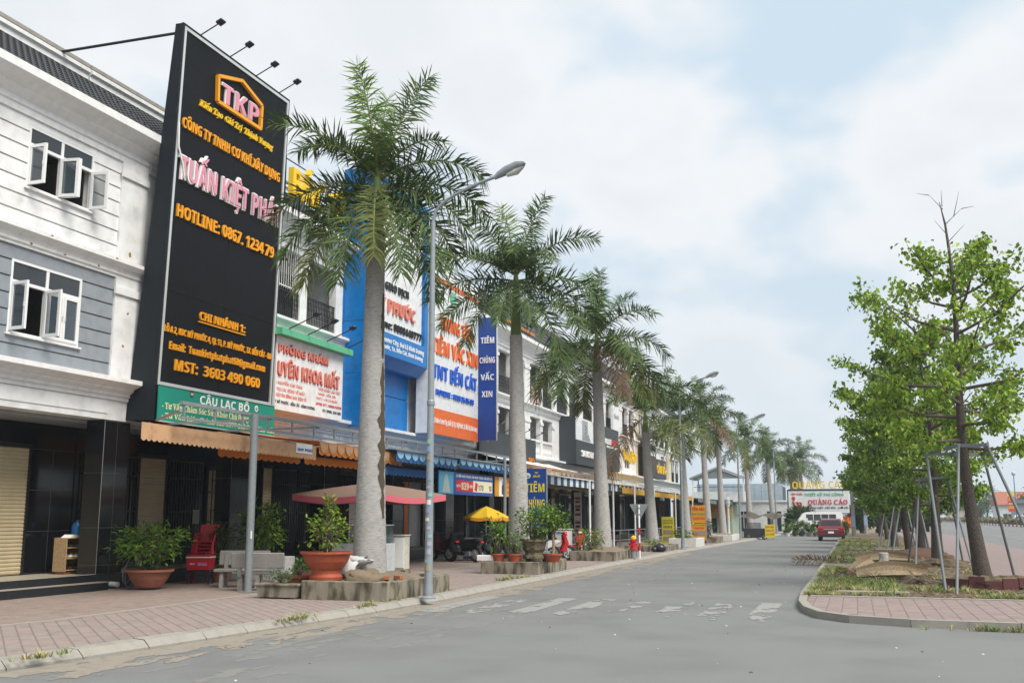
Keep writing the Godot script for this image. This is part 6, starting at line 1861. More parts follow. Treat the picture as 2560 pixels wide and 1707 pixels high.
func motorbike(label: String, at: Vector3, turn: float, body: Material) -> Node3D: # points along local +x
	var t := thing("motorbike", label, "motorbike", at, turn, "motorbikes parked before the shops")
	wheel(t, V(.62, .28, 0), .28, .09, V(0, 0, 1), M.chrome)
	wheel(t, V(-.62, .28, 0), .28, .11, V(0, 0, 1), M.chrome)
	var side := func(pg: Array, w: float, called: String, m: Material):
		var b := MB.new()
		var p := PackedVector2Array(pg)
		var inner := Geometry2D.offset_polygon(p, -.025)
		b.prism(p, -w * .72, w * .72)
		if inner.size(): b.prism(inner[0], -w, w)
		part(t, called, b, m)
	side.call([Vector2(.40, .95), Vector2(.52, .92), Vector2(.62, .62), Vector2(.50, .34), Vector2(.36, .30), Vector2(.30, .36), Vector2(.42, .62)], .17, "leg_shield", body)
	side.call([Vector2(.42, .30), Vector2(.40, .24), Vector2(-.2, .22), Vector2(-.3, .34), Vector2(-.1, .38), Vector2(.3, .34)], .14, "footboard", M.black_plastic)
	side.call([Vector2(-.05, .36), Vector2(.08, .66), Vector2(-.2, .74), Vector2(-.75, .78), Vector2(-.92, .72), Vector2(-.6, .52), Vector2(-.3, .40)], .14, "tail_body", body)
	side.call([Vector2(.10, .68), Vector2(.02, .76), Vector2(-.3, .80), Vector2(-.72, .86), Vector2(-.78, .80), Vector2(-.3, .74)], .13, "seat", M.black_plastic)
	side.call([Vector2(.36, .52), Vector2(.55, .58), Vector2(.86, .56), Vector2(.92, .42), Vector2(.80, .54), Vector2(.55, .54)], .07, "front_mudguard", body)
	part(t, "engine", MB.new().cbox(V(-.45, .2, -.13), V(-.05, .4, .13), .04).tube([V(-.2, .2, .14), V(-.8, .3, .17)], [.03, .055], 8), M.steel)
	part(t, "fork", MB.new().rod(V(.44, .85, .07), V(.62, .28, .07), .022).rod(V(.44, .85, -.07), V(.62, .28, -.07), .022), M.chrome)
	part(t, "handlebar", MB.new().tube([V(.26, 1.02, .36), V(.38, 1.03, .2), V(.42, .98, 0), V(.38, 1.03, -.2), V(.26, 1.02, -.36)], [.018, .018, .03, .018, .018], 6), M.black_plastic)
	part(t, "headlight", MB.new().lump(V(.50, .98, 0), V(.10, .10, .12), 1, .02, 12, 8), body)
	part(t, "headlight_lens", MB.new().lump(V(.565, .97, 0), V(.05, .06, .085), 1, .02, 10, 6), mt("clear_lens", lin(.6, .6, .6), .08))
	for s in [-1.0, 1.0]: part(t, "mirror", MB.new().rod(V(.36, 1.03, s * .2), V(.30, 1.22, s * .3), .008).lump(V(.29, 1.25, s * .32), V(.02, .035, .06), 1, .05, 8, 6), M.black_plastic)
	part(t, "tail_light", MB.new().cbox(V(-.95, .68, -.08), V(-.88, .74, .08), .01), M.red)
	part(t, "stand", MB.new().rod(V(-.1, .24, .12), V(-.05, .02, .26), .012), M.black_iron)
	return t

func car(label: String, at: Vector3, turn: float, paint: Material, L := 4.5, W := 1.85, H := 1.65, van := false) -> Node3D: # points along local -z
	var t := thing("parked_van" if van else "car", label, "van" if van else "car", at, turn)
	var h := W / 2
	var lower := PackedVector2Array([Vector2(-L / 2 + .05, .32), Vector2(-L / 2, .55), Vector2(-L / 2 + .08, .78), Vector2(-L * .22, H * .60), Vector2(L / 2 - .1, H * .62), Vector2(L / 2, .75), Vector2(L / 2 - .05, .35)])
	var upper := PackedVector2Array([Vector2(-L * .24, H * .58), Vector2(-L * .08, H * .96), Vector2(L * .1, H), Vector2(L * .34, H * .97), Vector2(L * .47, H * .6)])
	if van:
		lower = PackedVector2Array([Vector2(-L / 2, .3), Vector2(-L / 2, .8), Vector2(-L * .42, H * .45), Vector2(-L * .30, H * .52), Vector2(L / 2, H * .52), Vector2(L / 2, .3)])
		upper = PackedVector2Array([Vector2(-L * .34, H * .50), Vector2(-L * .2, H * .93), Vector2(-L * .12, H), Vector2(L * .46, H), Vector2(L * .495, H * .9), Vector2(L * .495, H * .5)])
	var tf := Transform3D(Basis(Vector3(0, 0, 1), Vector3.UP, Vector3(-1, 0, 0)), Vector3.ZERO)
	var m := MB.new()
	m.xf = tf
	m.taper(lower, func(y): return h * (.93 + .07 * sin(PI * clampf((y - .2) / (H * .55), 0, 1))))
	part(t, "body", m, paint)
	var c := MB.new()
	c.xf = tf
	c.taper(upper, func(y): return h * lerpf(.93, .80 if van else .70, clampf((y - H * .58) / (H * .42), 0, 1)))
	part(t, "cabin", c, paint)
	for s in [-1.0, 1.0]:
		for k in (4 if van else 2):
			var a := lerpf(-L * .15, L * .38, k / (4.0 if van else 2.0)) + .03
			var b := lerpf(-L * .15, L * .38, (k + 1) / (4.0 if van else 2.0)) - .03
			var k0 := h * lerpf(.93, .80 if van else .70, .14) + .004
			var k1 := h * lerpf(.93, .80 if van else .70, .78) + .004
			var g := MB.new()
			g.qout(V(s * k0, H * .64, a), V(s * k0, H * .64, b), V(s * k1, H * .90, b), V(s * k1, H * .90, a), V(0, H * .7, 0))
			part(t, "side_window", g, M.dark_glass)
	var rw := MB.new()
	rw.xf = Transform3D(Basis(Vector3.RIGHT, -.38 if not van else -.02), V(0, H * .79, L * (.425 if not van else .5)))
	part(t, "rear_window", rw.prism(PackedVector2Array([Vector2(-h * .78, -H * .12), Vector2(h * .78, -H * .12), Vector2(h * .64, H * .13), Vector2(-h * .64, H * .13)]), -.01, .025), M.dark_glass)
	var ws := MB.new()
	ws.xf = Transform3D(Basis(Vector3.RIGHT, .85 if not van else .62), V(0, H * .77, -L * (.165 if not van else .275)))
	part(t, "windscreen", ws.cbox(V(-h * .76, -H * .2, -.02), V(h * .76, H * .2, .02), .01), M.dark_glass)
	for s in [-1.0, 1.0]:
		part(t, "tail_lamp", MB.new().cbox(V(s * h * .8 - .17, H * .52, L / 2 - .12), V(s * h * .8 + .17, H * .60, L / 2 + .01), .02), mt("tail_red", lin(.40, .01, .015), .2))
		part(t, "headlamp", MB.new().cbox(V(s * h * .78 - .17, .68, -L / 2 - .01), V(s * h * .78 + .17, .82, -L / 2 + .14), .02), M.clear_lens)
		part(t, "wing_mirror", MB.new().cbox(V(s * (h + .02) - .02, H * .62, -L * .16), V(s * (h + .16), H * .71, -L * .13), .02), paint)
	part(t, "rear_bumper", MB.new().cbox(V(-h * .9, .30, L / 2 - .1), V(h * .9, .48, L / 2 + .03), .03), M.black_plastic)
	part(t, "front_bumper", MB.new().cbox(V(-h * .9, .28, -L / 2 - .03), V(h * .9, .5, -L / 2 + .1), .03), M.black_plastic)
	part(t, "number_plate", MB.new().box(V(-.2, .56, L / 2 + .001), V(.2, .70, L / 2 + .02)), M.letter_white)
	part(t, "trim_strip", MB.new().box(V(-.5, .84, L / 2 - .02), V(.5, .87, L / 2 + .01)), M.chrome)
	for s in [-1.0, 1.0]:
		for z in [-L * .31, L * .31]: wheel(t, V(s * (h - .12), .33, z), .33, .22, V(1, 0, 0), M.chrome)
	return t

func vehicles() -> void:
	var blk := mt("gloss_black", lin(.015, .016, .02), .15)
	var rd := mt("gloss_red", lin(.42, .012, .018), .2)
	var wh := mt("gloss_white", lin(.70, .71, .72), .2)
	var gr := mt("gloss_grey", lin(.10, .11, .12), .25)
	motorbike("black scooter with chrome wheels, side on below the blue sale banner", V(-13.7, .13, -36.2), PI - .35, blk)
	motorbike("black scooter nosing into the shop, leftmost of the parked motorbikes", V(-14.75, .13, -36.9), PI - .6, mt("gloss_wine", lin(.10, .008, .012), .2))
	motorbike("dark grey motorbike behind the black scooter", V(-13.35, .13, -38.2), PI - .5, gr)
	motorbike("black motorbike at the foot of the yellow parasol", V(-12.75, .13, -37.0), PI - .7, blk)
	motorbike("black motorbike beside the juice stall", V(-12.2, .13, -39.3), PI + .5, blk)
	motorbike("white scooter behind the stone urn", V(-11.3, .13, -37.6), PI + .2, wh)
	motorbike("red and black motorbike behind the small pot tree", V(-10.9, .13, -38.3), .6, rd)
	motorbike("red and white scooter right of the cream cabinet", V(-10.75, .13, -41.8), -PI / 2 + .3, rd)
	motorbike("dark motorbike behind the two bar railing", V(-13.2, .13, -50.0), PI + .3, gr)
	motorbike("red motorbike behind the two bar railing", V(-12.9, .13, -54.5), .4, rd)
	motorbike("black motorbike behind the tall orange board", V(-10.6, .13, -70.5), .4, blk)
	motorbike("red motorbike parked far down by the last tree bed", V(-10.4, .13, -74.5), 1.2, rd)
	var maroon := mt("maroon_paint", lin(.15, .008, .020), .22)
	maroon.clearcoat_enabled = true
	maroon.clearcoat = .6
	car("dark red car driving away along the right kerb", V(-1.75, 0, -82), 0, maroon, 4.5, 1.86, 1.62)
	car("white passenger van parked across the road end", V(-3.9, 0, -107), PI / 2 + .12, wh, 5.4, 1.9, 2.2, true)
	car("white car oncoming on the highway", V(13.2, .14, -212), PI, wh)
	car("white car beyond the highway hedge", V(27.5, .36, -206), 0, wh)
	car("red car far ahead on the highway", V(17.5, .25, -300), 0, rd)

func street_tree(label: String, x: float, z: float, H: float, R: float, ylow: float, nl: int, sd: int, cols: Array, big := .17, lone := 0, bare := false) -> Node3D:
	var t := thing("street_tree", label, "tree", V(x, .14, z), 0.0, "young trees on the verge")
	var g := RandomNumberGenerator.new()
	g.seed = sd
	var pts := []
	var rad := []
	for i in 13:
		var s := i / 12.0
		pts.append(V(-.35 * s + .12 * sin(s * 5 + sd), H * s, .1 * sin(s * 4.0 + sd * 2)))
		rad.append(lerpf(.19, .035, pow(s, .8)) * (1 + .25 * pow(1 - s, 8)))
	part(t, "trunk", MB.new().tube(pts, rad, 10), M.bark_dark)
	var lim := MB.new()
	var ends := []
	var on_trunk := func(y: float) -> Vector3:
		var f := clampf(y / H, 0, .999) * 12
		return pts[int(f)].lerp(pts[int(f) + 1], f - int(f))
	for i in 26:
		var s := (i + g.randf()) / 26.0
		var y := lerpf(ylow, H * .93, s)
		var o: Vector3 = on_trunk.call(y)
		var az := i * 2.39996 + g.randf_range(-.3, .3)
		var prof := sin(PI * clampf(.17 + .73 * s, 0, 1))
		var len := R * prof * g.randf_range(.75, 1.1)
		var rise := lerpf(.08, .75, s) + g.randf_range(-.1, .1)
		var d := V(cos(az), rise, sin(az)).normalized()
		var e := o + d * len
		var mid := o + d * len * .5 + V(0, -.08 * len, 0)
		lim.tube([o, mid, e], [lerpf(.06, .032, s), .034, .012], 5, false)
		for k in 5:
			var q := mid.lerp(e, g.randf_range(-.3, 1.0)) if k < 4 else e
			var dd := (d + V(g.randfn(), g.randfn() * .5, g.randfn()) * .75).normalized()
			var tip := q + dd * len * g.randf_range(.2, .42)
			if k < 4: lim.tube([q, tip], [.017, .006], 4, false)
			ends.append([q, tip])
	if bare:
		var top: Vector3 = pts[12]
		lim.tube([top, top + V(-.05, .7, 0), top + V(-.15, 1.3, 0)], [.04, .03, .008], 6)
		for q in [[V(-.05, .9, 0), V(.45, 1.35, .1)], [V(.45, 1.35, .1), V(.85, 1.4, .1)], [V(.2, 1.1, .1), V(.4, 1.9, .2)], [V(-.1, 1.4, 0), V(-.5, 1.9, .1)], [V(-.5, 1.9, .1), V(-.9, 2.0, .1)], [V(-.12, 1.5, 0), V(-.1, 2.1, -.1)], [V(0, .5, 0), V(-.4, 1.0, .2)], [V(0, .3, 0), V(.5, .8, .1)]]:
			lim.tube([top + q[0] * .78, top + q[1] * .78], [.011, .003], 4, false)
	part(t, "limbs", lim, M.twig)
	var one := MB.new()
	one.usec = true
	leaf(one, Vector3.ZERO, V(0, 0, 1), V(1, 0, 0), 1.0, .72, .2)
	var single := one.mesh()
	var m := MB.new()
	m.usec = true
	var hung := 0
	for i in nl:
		var q: Array = ends[g.randi() % ends.size()]
		var p: Vector3 = q[0].lerp(q[1], pow(g.randf(), .7) * 1.12) + V(g.randfn(), g.randfn() * .8 - .25, g.randfn()) * .13
		var d := V(g.randfn() * .6, g.randf_range(-1.3, -.1), g.randfn() * .6).normalized()
		var side := d.cross(V(g.randfn(), g.randfn() * .4, g.randfn())).normalized()
		var c: Color = cols[g.randi() % cols.size()]
		var k := g.randf_range(.7, 1.3)
		var ln := big * g.randf_range(.65, 1.2)
		if hung < lone and i % 7 == 0 and p.z > -.4:
			hung += 1
			var key := "single_leaf%d" % (hung % 4)
			var lm := foliage(key, lin([.15, .22, .10, .19][hung % 4], [.26, .33, .19, .29][hung % 4], .035), .7)
			lm.vertex_color_use_as_albedo = false
			piece(t, "leaf", single, lm, Transform3D(Basis(side * ln, side.cross(d).normalized() * -ln, d * ln), p))
			continue
		m.col = Color(c.r * k, c.g * k, c.b * k)
		leaf(m, p, d, side, ln, ln * .62, g.randf_range(.0, .35))
	part(t, "crown", m, M.leaf).set_meta("kind", "stuff")
	return t

func stake_frame(label: String, tops: Array, feet: Array, rails: Array) -> void:
	mt("stake_pipe", lin(.17, .19, .205), .6, "blotch", .8, .2)
	var t := thing("tree_stakes", label, "tree stakes", Vector3.ZERO, 0.0, "pipe stakes round the trees")
	for i in tops.size():
		var s := part(t, "stake", MB.new().tube([feet[i], tops[i]], [.035, .035], 10), M.stake_pipe)
		part(s, "end_cap", MB.new().tube([tops[i] - V(0, .02, 0), tops[i] + V(0, .05, 0)], [.048, .048], 8), M.galvanised)
	for r in rails: part(t, "cross_rail", MB.new().bar(tops[r[0]], tops[r[1]], .045, .08), M.stake_pipe)

func right_side() -> void:
	# corner path with kerb, verge, walk beside the highway
	var cur := [Vector2(-1.25, -112), Vector2(-1.25, -70), Vector2(-1.2, -40), Vector2(-1.22, -24), Vector2(-1.16, -21.8), Vector2(-1.0, -20.4), Vector2(-.72, -19.4), Vector2(-.2, -18.75), Vector2(.76, -18.32), Vector2(2.36, -18.2), Vector2(5, -18.15), Vector2(30, -18.15)]
	var inner := Geometry2D.offset_polyline(PackedVector2Array(cur), .13)
	var poly := cur.duplicate()
	for i in poly.size(): poly[i] = poly[i] + (Vector2(.1, 0) if i < 5 else (Vector2(.08, -.06) if i < 8 else Vector2(0, -.1)))
	poly.append_array([Vector2(30, -23.2), Vector2(8, -23.2), Vector2(8, -112)])
	var pv := setting("corner_path", MB.new().slab([Vector2(-1.02, -23.2), Vector2(-1.02, -21.8), Vector2(-.88, -20.44), Vector2(-.6, -19.5), Vector2(-.14, -18.9), Vector2(.76, -18.46), Vector2(2.36, -18.34), Vector2(5, -18.29), Vector2(30, -18.29), Vector2(30, -23.2)], -.1, .114), M.mortar)
	lay(pv, PackedVector2Array([Vector2(-.98, -22.98), Vector2(-.98, -21.8), Vector2(-.86, -20.5), Vector2(-.58, -19.56), Vector2(-.12, -18.95), Vector2(.76, -18.52), Vector2(2.36, -18.4), Vector2(5, -18.35), Vector2(12, -18.35), Vector2(12, -22.98)]), .265, 0.0, "pink_paver", 3, 200)
	part(pv, "back_edging", MB.new().slab([Vector2(-.98, -23.0), Vector2(12, -23.0), Vector2(12, -23.2), Vector2(-.98, -23.2)], .0, .135), M.concrete)
	var kb := setting("right_kerb", MB.new().slab([Vector2(-1.2, -23.2), Vector2(-1.0, -23.2), Vector2(-1.0, -112), Vector2(-1.2, -112)], -.1, .02), M.concrete)
	for i in cur.size() - 1:
		var a: Vector2 = cur[i]
		var b: Vector2 = cur[i + 1]
		var k := maxi(1, int(a.distance_to(b) / 1.2))
		if i == 0: k = 10
		for j in k:
			var p := a.lerp(b, float(j) / k)
			var q := a.lerp(b, (j + 1.0) / k)
			q = p.lerp(q, 1 - .012 / p.distance_to(q)) if p.distance_to(q) > .3 else q
			var d := (b - a).normalized()
			var nn := Vector2(-d.y, d.x)
			if nn.dot(Vector2(2, -20.5) - (a + b) / 2) < 0: nn = -nn
			part(kb, "kerbstone", MB.new().slab([p, q, q + nn * .16, p + nn * .16], -.05, .127 + rng.randf_range(-.003, .003)), M.concrete)
	setting("verge", MB.new().slab([Vector2(-1.05, -23.2), Vector2(3.6, -23.2), Vector2(3.6, -112), Vector2(-1.05, -112)], -.1, .115), mt("verge_soil", lin(.25, .195, .13), 1.0, "speck", .5, 0, "mould", .5))
	setting("side_walk", MB.new().slab([Vector2(3.604, -23.2), Vector2(8.0, -23.2), Vector2(8.0, -320), Vector2(3.604, -320)], -.1, .12).slab([Vector2(-1.04, -37.6), Vector2(3.6, -37.6), Vector2(3.6, -39.4), Vector2(-1.04, -39.4)], .116, .124).slab([Vector2(-1.04, -56), Vector2(3.6, -56), Vector2(3.6, -57.5), Vector2(-1.04, -57.5)], .116, .124), M.pink_paver1)
	part(get_node("verge"), "old_edging", MB.new().cbox(V(-.45, .1, -24.4), V(1.0, .17, -24.15), .01), M.concrete)
	# highway on a slight crossfall
	var hw := MB.new()
	hw.quad(V(8.0, .02, -18.2), V(22, .32, -18.2), V(22, .32, -500), V(8.0, .02, -500))
	hw.quad(V(23.4, .32, -18.2), V(36, .1, -18.2), V(36, .1, -500), V(23.4, .32, -500))
	hw.quad(V(8.0, -.2, -18.2), V(8.0, .02, -18.2), V(8.0, .02, -500), V(8.0, -.2, -500))
	var hwo := setting("highway", hw, M.asphalt)
	part(hwo, "edge_line", MB.new().bar(V(11.4, .1, -24), V(11.4, .1, -420), .18, .012), M.solid_paint)
	for i in 26: part(hwo, "lane_dash", MB.new().bar(V(16.2, .202, -40 - i * 12), V(16.2, .202, -43.5 - i * 12), .15, .012), M.solid_paint)
	var md := thing("median_hedge", "low clipped hedge on the highway median", "hedge", Vector3.ZERO)
	for i in 110: part(md, "kerb_block", MB.new().box(V(22.0, .2, -130 - i * 2.0), V(22.25, .60, -131.98 - i * 2.0)), M.letter_white if i % 2 else mt("kerb_red", lin(.40, .06, .06), .8))
	part(md, "soil", MB.new().box(V(22.26, .2, -420), V(23.4, .58, -90)), M.earth)
	var hg := MB.new()
	hg.usec = true
	var hr := RandomNumberGenerator.new()
	hr.seed = 8
	for i in 5200:
		var p := V(hr.randf_range(22.3, 23.3), hr.randf_range(.6, 1.42), -90 - hr.randf() * 330)
		var c: Color = [Color(.20, .17, .05), Color(.11, .14, .04), Color(.16, .11, .05)][i % 3]
		hg.col = c * hr.randf_range(.7, 1.3)
		var d := V(hr.randfn(), hr.randfn(), hr.randfn()).normalized()
		leaf(hg, p, d, d.cross(V(.3, 1, .2)).normalized(), .5, .4, .1)
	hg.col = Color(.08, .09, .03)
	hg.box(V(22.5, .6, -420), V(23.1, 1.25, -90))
	part(md, "foliage", hg, M.leaf).set_meta("kind", "stuff")
	# trees
	var bright := [Color(.25, .37, .045), Color(.18, .29, .04), Color(.33, .43, .06), Color(.12, .20, .04)]
	var deep := [Color(.12, .20, .045), Color(.09, .165, .04), Color(.16, .25, .05), Color(.22, .31, .055)]
	street_tree("nearest street tree with a bare twig top inside pipe stakes", 2.85, -27.9, 8.3, 2.6, 3.2, 6800, 3, bright, .155, 280, true)
	street_tree("second street tree, its trunk left of the nearest one", 2.7, -38.6, 8.2, 2.65, 2.2, 15500, 5, bright + deep, .155)
	street_tree("third street tree along the verge", 2.4, -46.5, 7.9, 2.6, 2.0, 15000, 7, deep, .165)
	street_tree("fourth street tree along the verge", 2.35, -54.0, 7.4, 2.4, 1.9, 12500, 9, deep, .19)
	street_tree("fifth street tree along the verge", 2.1, -62.0, 7.0, 2.45, 1.9, 10000, 11, deep, .2)
	street_tree("sixth street tree along the verge", 2.2, -71.0, 6.6, 2.3, 1.9, 7500, 13, deep, .22)
	street_tree("seventh street tree along the verge", 2.1, -82.0, 6.3, 2.2, 1.8, 6000, 15, deep, .24)
	street_tree("farthest street tree along the verge", 2.1, -95.0, 6.0, 2.1, 1.8, 4500, 17, deep, .26)
	stake_frame("pipe stakes with cross rails round the nearest tree", [V(1.72, 3.25, -27.3), V(2.42, 3.42, -26.9), V(3.04, 3.42, -26.9), V(3.15, 3.3, -28.8)], [V(1.82, .1, -25.5), V(1.98, .1, -24.7), V(4.15, .1, -26.3), V(3.85, .1, -30.2)], [[0, 1], [1, 2], [2, 3], [3, 0]])
	stake_frame("pipe stakes round the second tree", [V(2.1, 3.0, -38.0), V(3.0, 3.05, -38.0), V(3.1, 3.0, -39.2), V(2.2, 3.0, -39.3)], [V(1.75, .1, -36.6), V(3.5, .1, -36.9), V(3.5, .1, -40.2), V(1.7, .1, -40.4)], [[0, 1], [1, 2], [2, 3], [3, 0]])
	stake_frame("pipe stakes round the third tree", [V(1.9, 3.0, -46.0), V(2.8, 3.05, -46.0), V(2.9, 3.0, -47.2), V(2.0, 3.0, -47.3)], [V(1.3, .1, -45.0), V(3.2, .1, -44.9), V(3.3, .1, -48.2), V(1.4, .1, -48.4)], [[0, 1], [1, 2], [2, 3], [3, 0]])
	stake_frame("pipe stakes round the fourth tree", [V(1.9, 2.9, -53.5), V(2.8, 2.9, -53.5), V(2.9, 2.9, -54.6), V(2.0, 2.9, -54.6)], [V(1.3, .1, -52.4), V(3.2, .1, -52.4), V(3.3, .1, -55.6), V(1.4, .1, -55.6)], [[0, 1], [1, 2], [2, 3], [3, 0]])
	stake_frame("pipe stakes round the fifth tree", [V(1.7, 2.9, -61.5), V(2.6, 2.9, -61.5), V(2.7, 2.9, -62.6), V(1.8, 2.9, -62.6)], [V(1.1, .1, -60.4), V(3.0, .1, -60.4), V(3.1, .1, -63.6), V(1.2, .1, -63.6)], [[0, 1], [1, 2], [2, 3], [3, 0]])
	# heaps round the trunks
	var hp := thing("soil_heap", "soil heap with broken maroon rim round the nearest tree", "soil heap", V(2.95, .1, -27.4))
	part(hp, "soil", MB.new().lump(V(0, 0, 0), V(1.1, .24, .9), 4, .5, 30, 8, true), M.verge_soil)
	var rim := MB.new()
	for i in 9:
		var a := -.15 + i * .32
		var b := a + .31
		var h0 := .20 + .05 * sin(i * 2.3)
		rim.bar(V(cos(a) * 1.12, h0 * .5 + .02, sin(a) * .98), V(cos(b) * 1.12, h0 * .5 + .02, sin(b) * .98), .06, h0 + .06)
	part(hp, "rim", rim, mt("maroon_rim", lin(.11, .035, .035), .8, "blotch", 1.0))
	solo("soil_heap", "flat brown soil heap round the second tree", "soil heap", MB.new().lump(V(2.7, .1, -38.2), V(.9, .25, .9), 5, .3, 16, 5, true), M.verge_soil)
	solo("soil_heap", "reddish soil heap round the third tree", "soil heap", MB.new().lump(V(2.5, .1, -45.9), V(1.1, .4, 1.2), 6, .3, 16, 5, true), mt("red_soil", lin(.16, .09, .06), 1.0, "speck", .6))
	# fallen palm sheaths and a stump
	var tan_m := mt("sheath", lin(.52, .40, .26), .8, "bark", .5)
	tan_m.cull_mode = BaseMaterial3D.CULL_DISABLED
	for q in [[V(.85, .2, -30.0), .3, 1.9, .42, "curled tan palm sheath lying on the near verge"], [V(.15, .14, -30.8), 1.0, 1.3, .5, "upright folded end of a dry palm sheath on the near verge"], [V(.9, .14, -41.8), .2, 2.0, .4, "dry palm sheath lying on the far verge"]]:
		var m := MB.new()
		for i in 12:
			for j in 6:
				var P := func(a, b):
					var s: float = a / 12.0
					var w: float = (b / 6.0 - .5) * 2.0
					var wd: float = q[3] * (.35 + .75 * sin(PI * (.15 + .7 * s)))
					var th := w * (1.15 + .75 * s)
					return V((s - .5) * q[2] + .04 * sin(w * 9.0), .03 + wd * .55 * (1.0 - cos(th)) + .05 * sin(s * 5.0), sin(th) * wd * .55)
				m.quad(P.call(i, j + 1), P.call(i + 1, j + 1), P.call(i + 1, j), P.call(i, j))
		var o := solo("palm_sheath", q[4], "palm sheath", m, tan_m, "fallen palm sheaths")
		o.position = q[0]
		o.rotation = Vector3(.75 if q[2] > 1.5 else .2, q[1], 0.0 if q[2] > 1.5 else .55)
	for q in [[V(.55, .15, -29.4), 21], [V(-.3, .15, -40.6), 22], [V(1.4, .15, -29.9), 23]]:
		var f := thing("dry_frond", ["dry brown frond under the curled sheath", "dry brown frond by the road kerb", "dry grey frond beside the pipe stakes"][q[1] - 21], "palm frond", q[0], q[1] * 1.3, "fallen dry fronds")
		piece(f, "blade", frond_mesh(4, 6, 2.0, q[1], "dry"), M.dry_leaf)
	solo("tree_stump", "short sawn tree stump behind the palm sheath", "stump", MB.new().lathe(V(.8, .1, -36.6), [Vector2(.17, 0), Vector2(.15, .2), Vector2(.155, .48), Vector2(.13, .5), Vector2(.001, .5)], 12), M.trunk)
	# grass
	var tuft := MB.new()
	tuft.usec = true
	var tr := RandomNumberGenerator.new()
	tr.seed = 3
	for i in 9:
		var a := tr.randf() * TAU
		var d := V(cos(a), 0, sin(a))
		var r := d * tr.randf() * .05
		var h := tr.randf_range(.05, .13)
		var s := V(-d.z, 0, d.x) * .006
		tuft.col = Color.WHITE
		tuft.quad(r - s, r + s, r + d * .02 + V(0, h * .6, 0) + s * .6, r + d * .02 + V(0, h * .6, 0) - s * .6)
		tuft.flat(r + d * .02 + V(0, h * .6, 0) - s * .6, r + d * .02 + V(0, h * .6, 0) + s * .6, r + d * .06 + V(0, h, 0))
	var mm := MultiMesh.new()
	mm.transform_format = MultiMesh.TRANSFORM_3D
	mm.use_colors = true
	mm.mesh = tuft.mesh()
	var f := FastNoiseLite.new()
	f.seed = 6; f.frequency = .35
	var spots := []
	while spots.size() < 7000:
		var z := -23.3 - pow(tr.randf(), 1.7) * 60
		var p := V(tr.randf_range(-1.1, 3.5), .11, z)
		if (z < -37.5 and z > -39.5) or (z < -55.9 and z > -57.6): continue
		var n := f.get_noise_2d(p.x, p.z) + (.32 if p.x < .9 else -.12)
		if n < tr.randf_range(-.1, .5): continue
		spots.append([p, n])
	for i in 260: # gutter and joint weeds along both kerbs
		var p := V(0, .0, 0)
		match i % 3:
			0: p = V(-8.72 + tr.randf() * .12, .11, [-10.4, -15.4, -17.9, -27.5][tr.randi() % 4] + tr.randfn() * .25)
			1: p = V(2.6 + tr.randfn() * .6, 0, -18.1 + tr.randf() * .08)
			2: p = V(-8.95 + tr.randf() * .3, .11, [-19.2, -22.0, -26.5][tr.randi() % 3] + tr.randfn() * .3)
		if i % 3 == 0 and p.z > -16: p.x -= (p.z + 16) * .1
		spots.append([p, .1])
	mm.instance_count = spots.size()
	for i in spots.size():
		var s: float = tr.randf_range(.6, 1.5)
		mm.set_instance_transform(i, Transform3D(Basis(Vector3.UP, tr.randf() * TAU).scaled(V(s, s * tr.randf_range(.35, .95), s)), spots[i][0]))
		var k := tr.randf_range(.7, 1.3)
		var dry: bool = tr.randf() < .62 - spots[i][1] * .55
		mm.set_instance_color(i, Color(.34 * k, .29 * k, .13 * k) if dry else Color(.15 * k, .22 * k, .05 * k))
	var go := MultiMeshInstance3D.new()
	go.name = "grass"
	go.multimesh = mm
	go.material_override = M.dry_leaf
	go.set_meta("kind", "stuff")
	tag(go, "patchy dry and green grass on the verge and kerb joints", "grass")
	add_child(go)
	var lit := MB.new()
	lit.usec = true
	for i in 3200:
		var p := V(tr.randf_range(-1.0, 3.6), .122 + tr.randf() * .02, -23.3 - pow(tr.randf(), 1.6) * 30)
		if p.x < 1.2 and tr.randf() < .7: continue
		lit.col = [Color(.20, .12, .06), Color(.30, .20, .10), Color(.12, .08, .05), Color(.36, .28, .17)][i % 4]
		var a := tr.randf() * TAU
		leaf(lit, p, V(cos(a), tr.randf_range(-.05, .2), sin(a)), V(-sin(a), 0, cos(a)), tr.randf_range(.06, .16), .04, .1)
	var lo := part(self, "leaf_litter", lit, M.dry_leaf)
	lo.set_meta("kind", "stuff")
	tag(lo, "brown dry leaf litter under the street trees", "leaf litter")

func far_tree(label: String, x: float, z: float, h: float, r: float, sd: int) -> void:
	var t := thing("far_tree", label, "tree", V(x, 0, z), 0.0, "trees far off")
	part(t, "trunk", MB.new().tube([V(0, 0, 0), V(.1, h * .5, 0), V(0, h * .8, 0)], [.3, .2, .08], 7), M.bark_dark)
	plant(t, V(0, h * .62, 0), V(r, h * .38, r), 1500, .55, [Color(.06, .10, .04), Color(.08, .13, .05), Color(.05, .08, .03)], sd, V(0, h * .4, 0), 14)

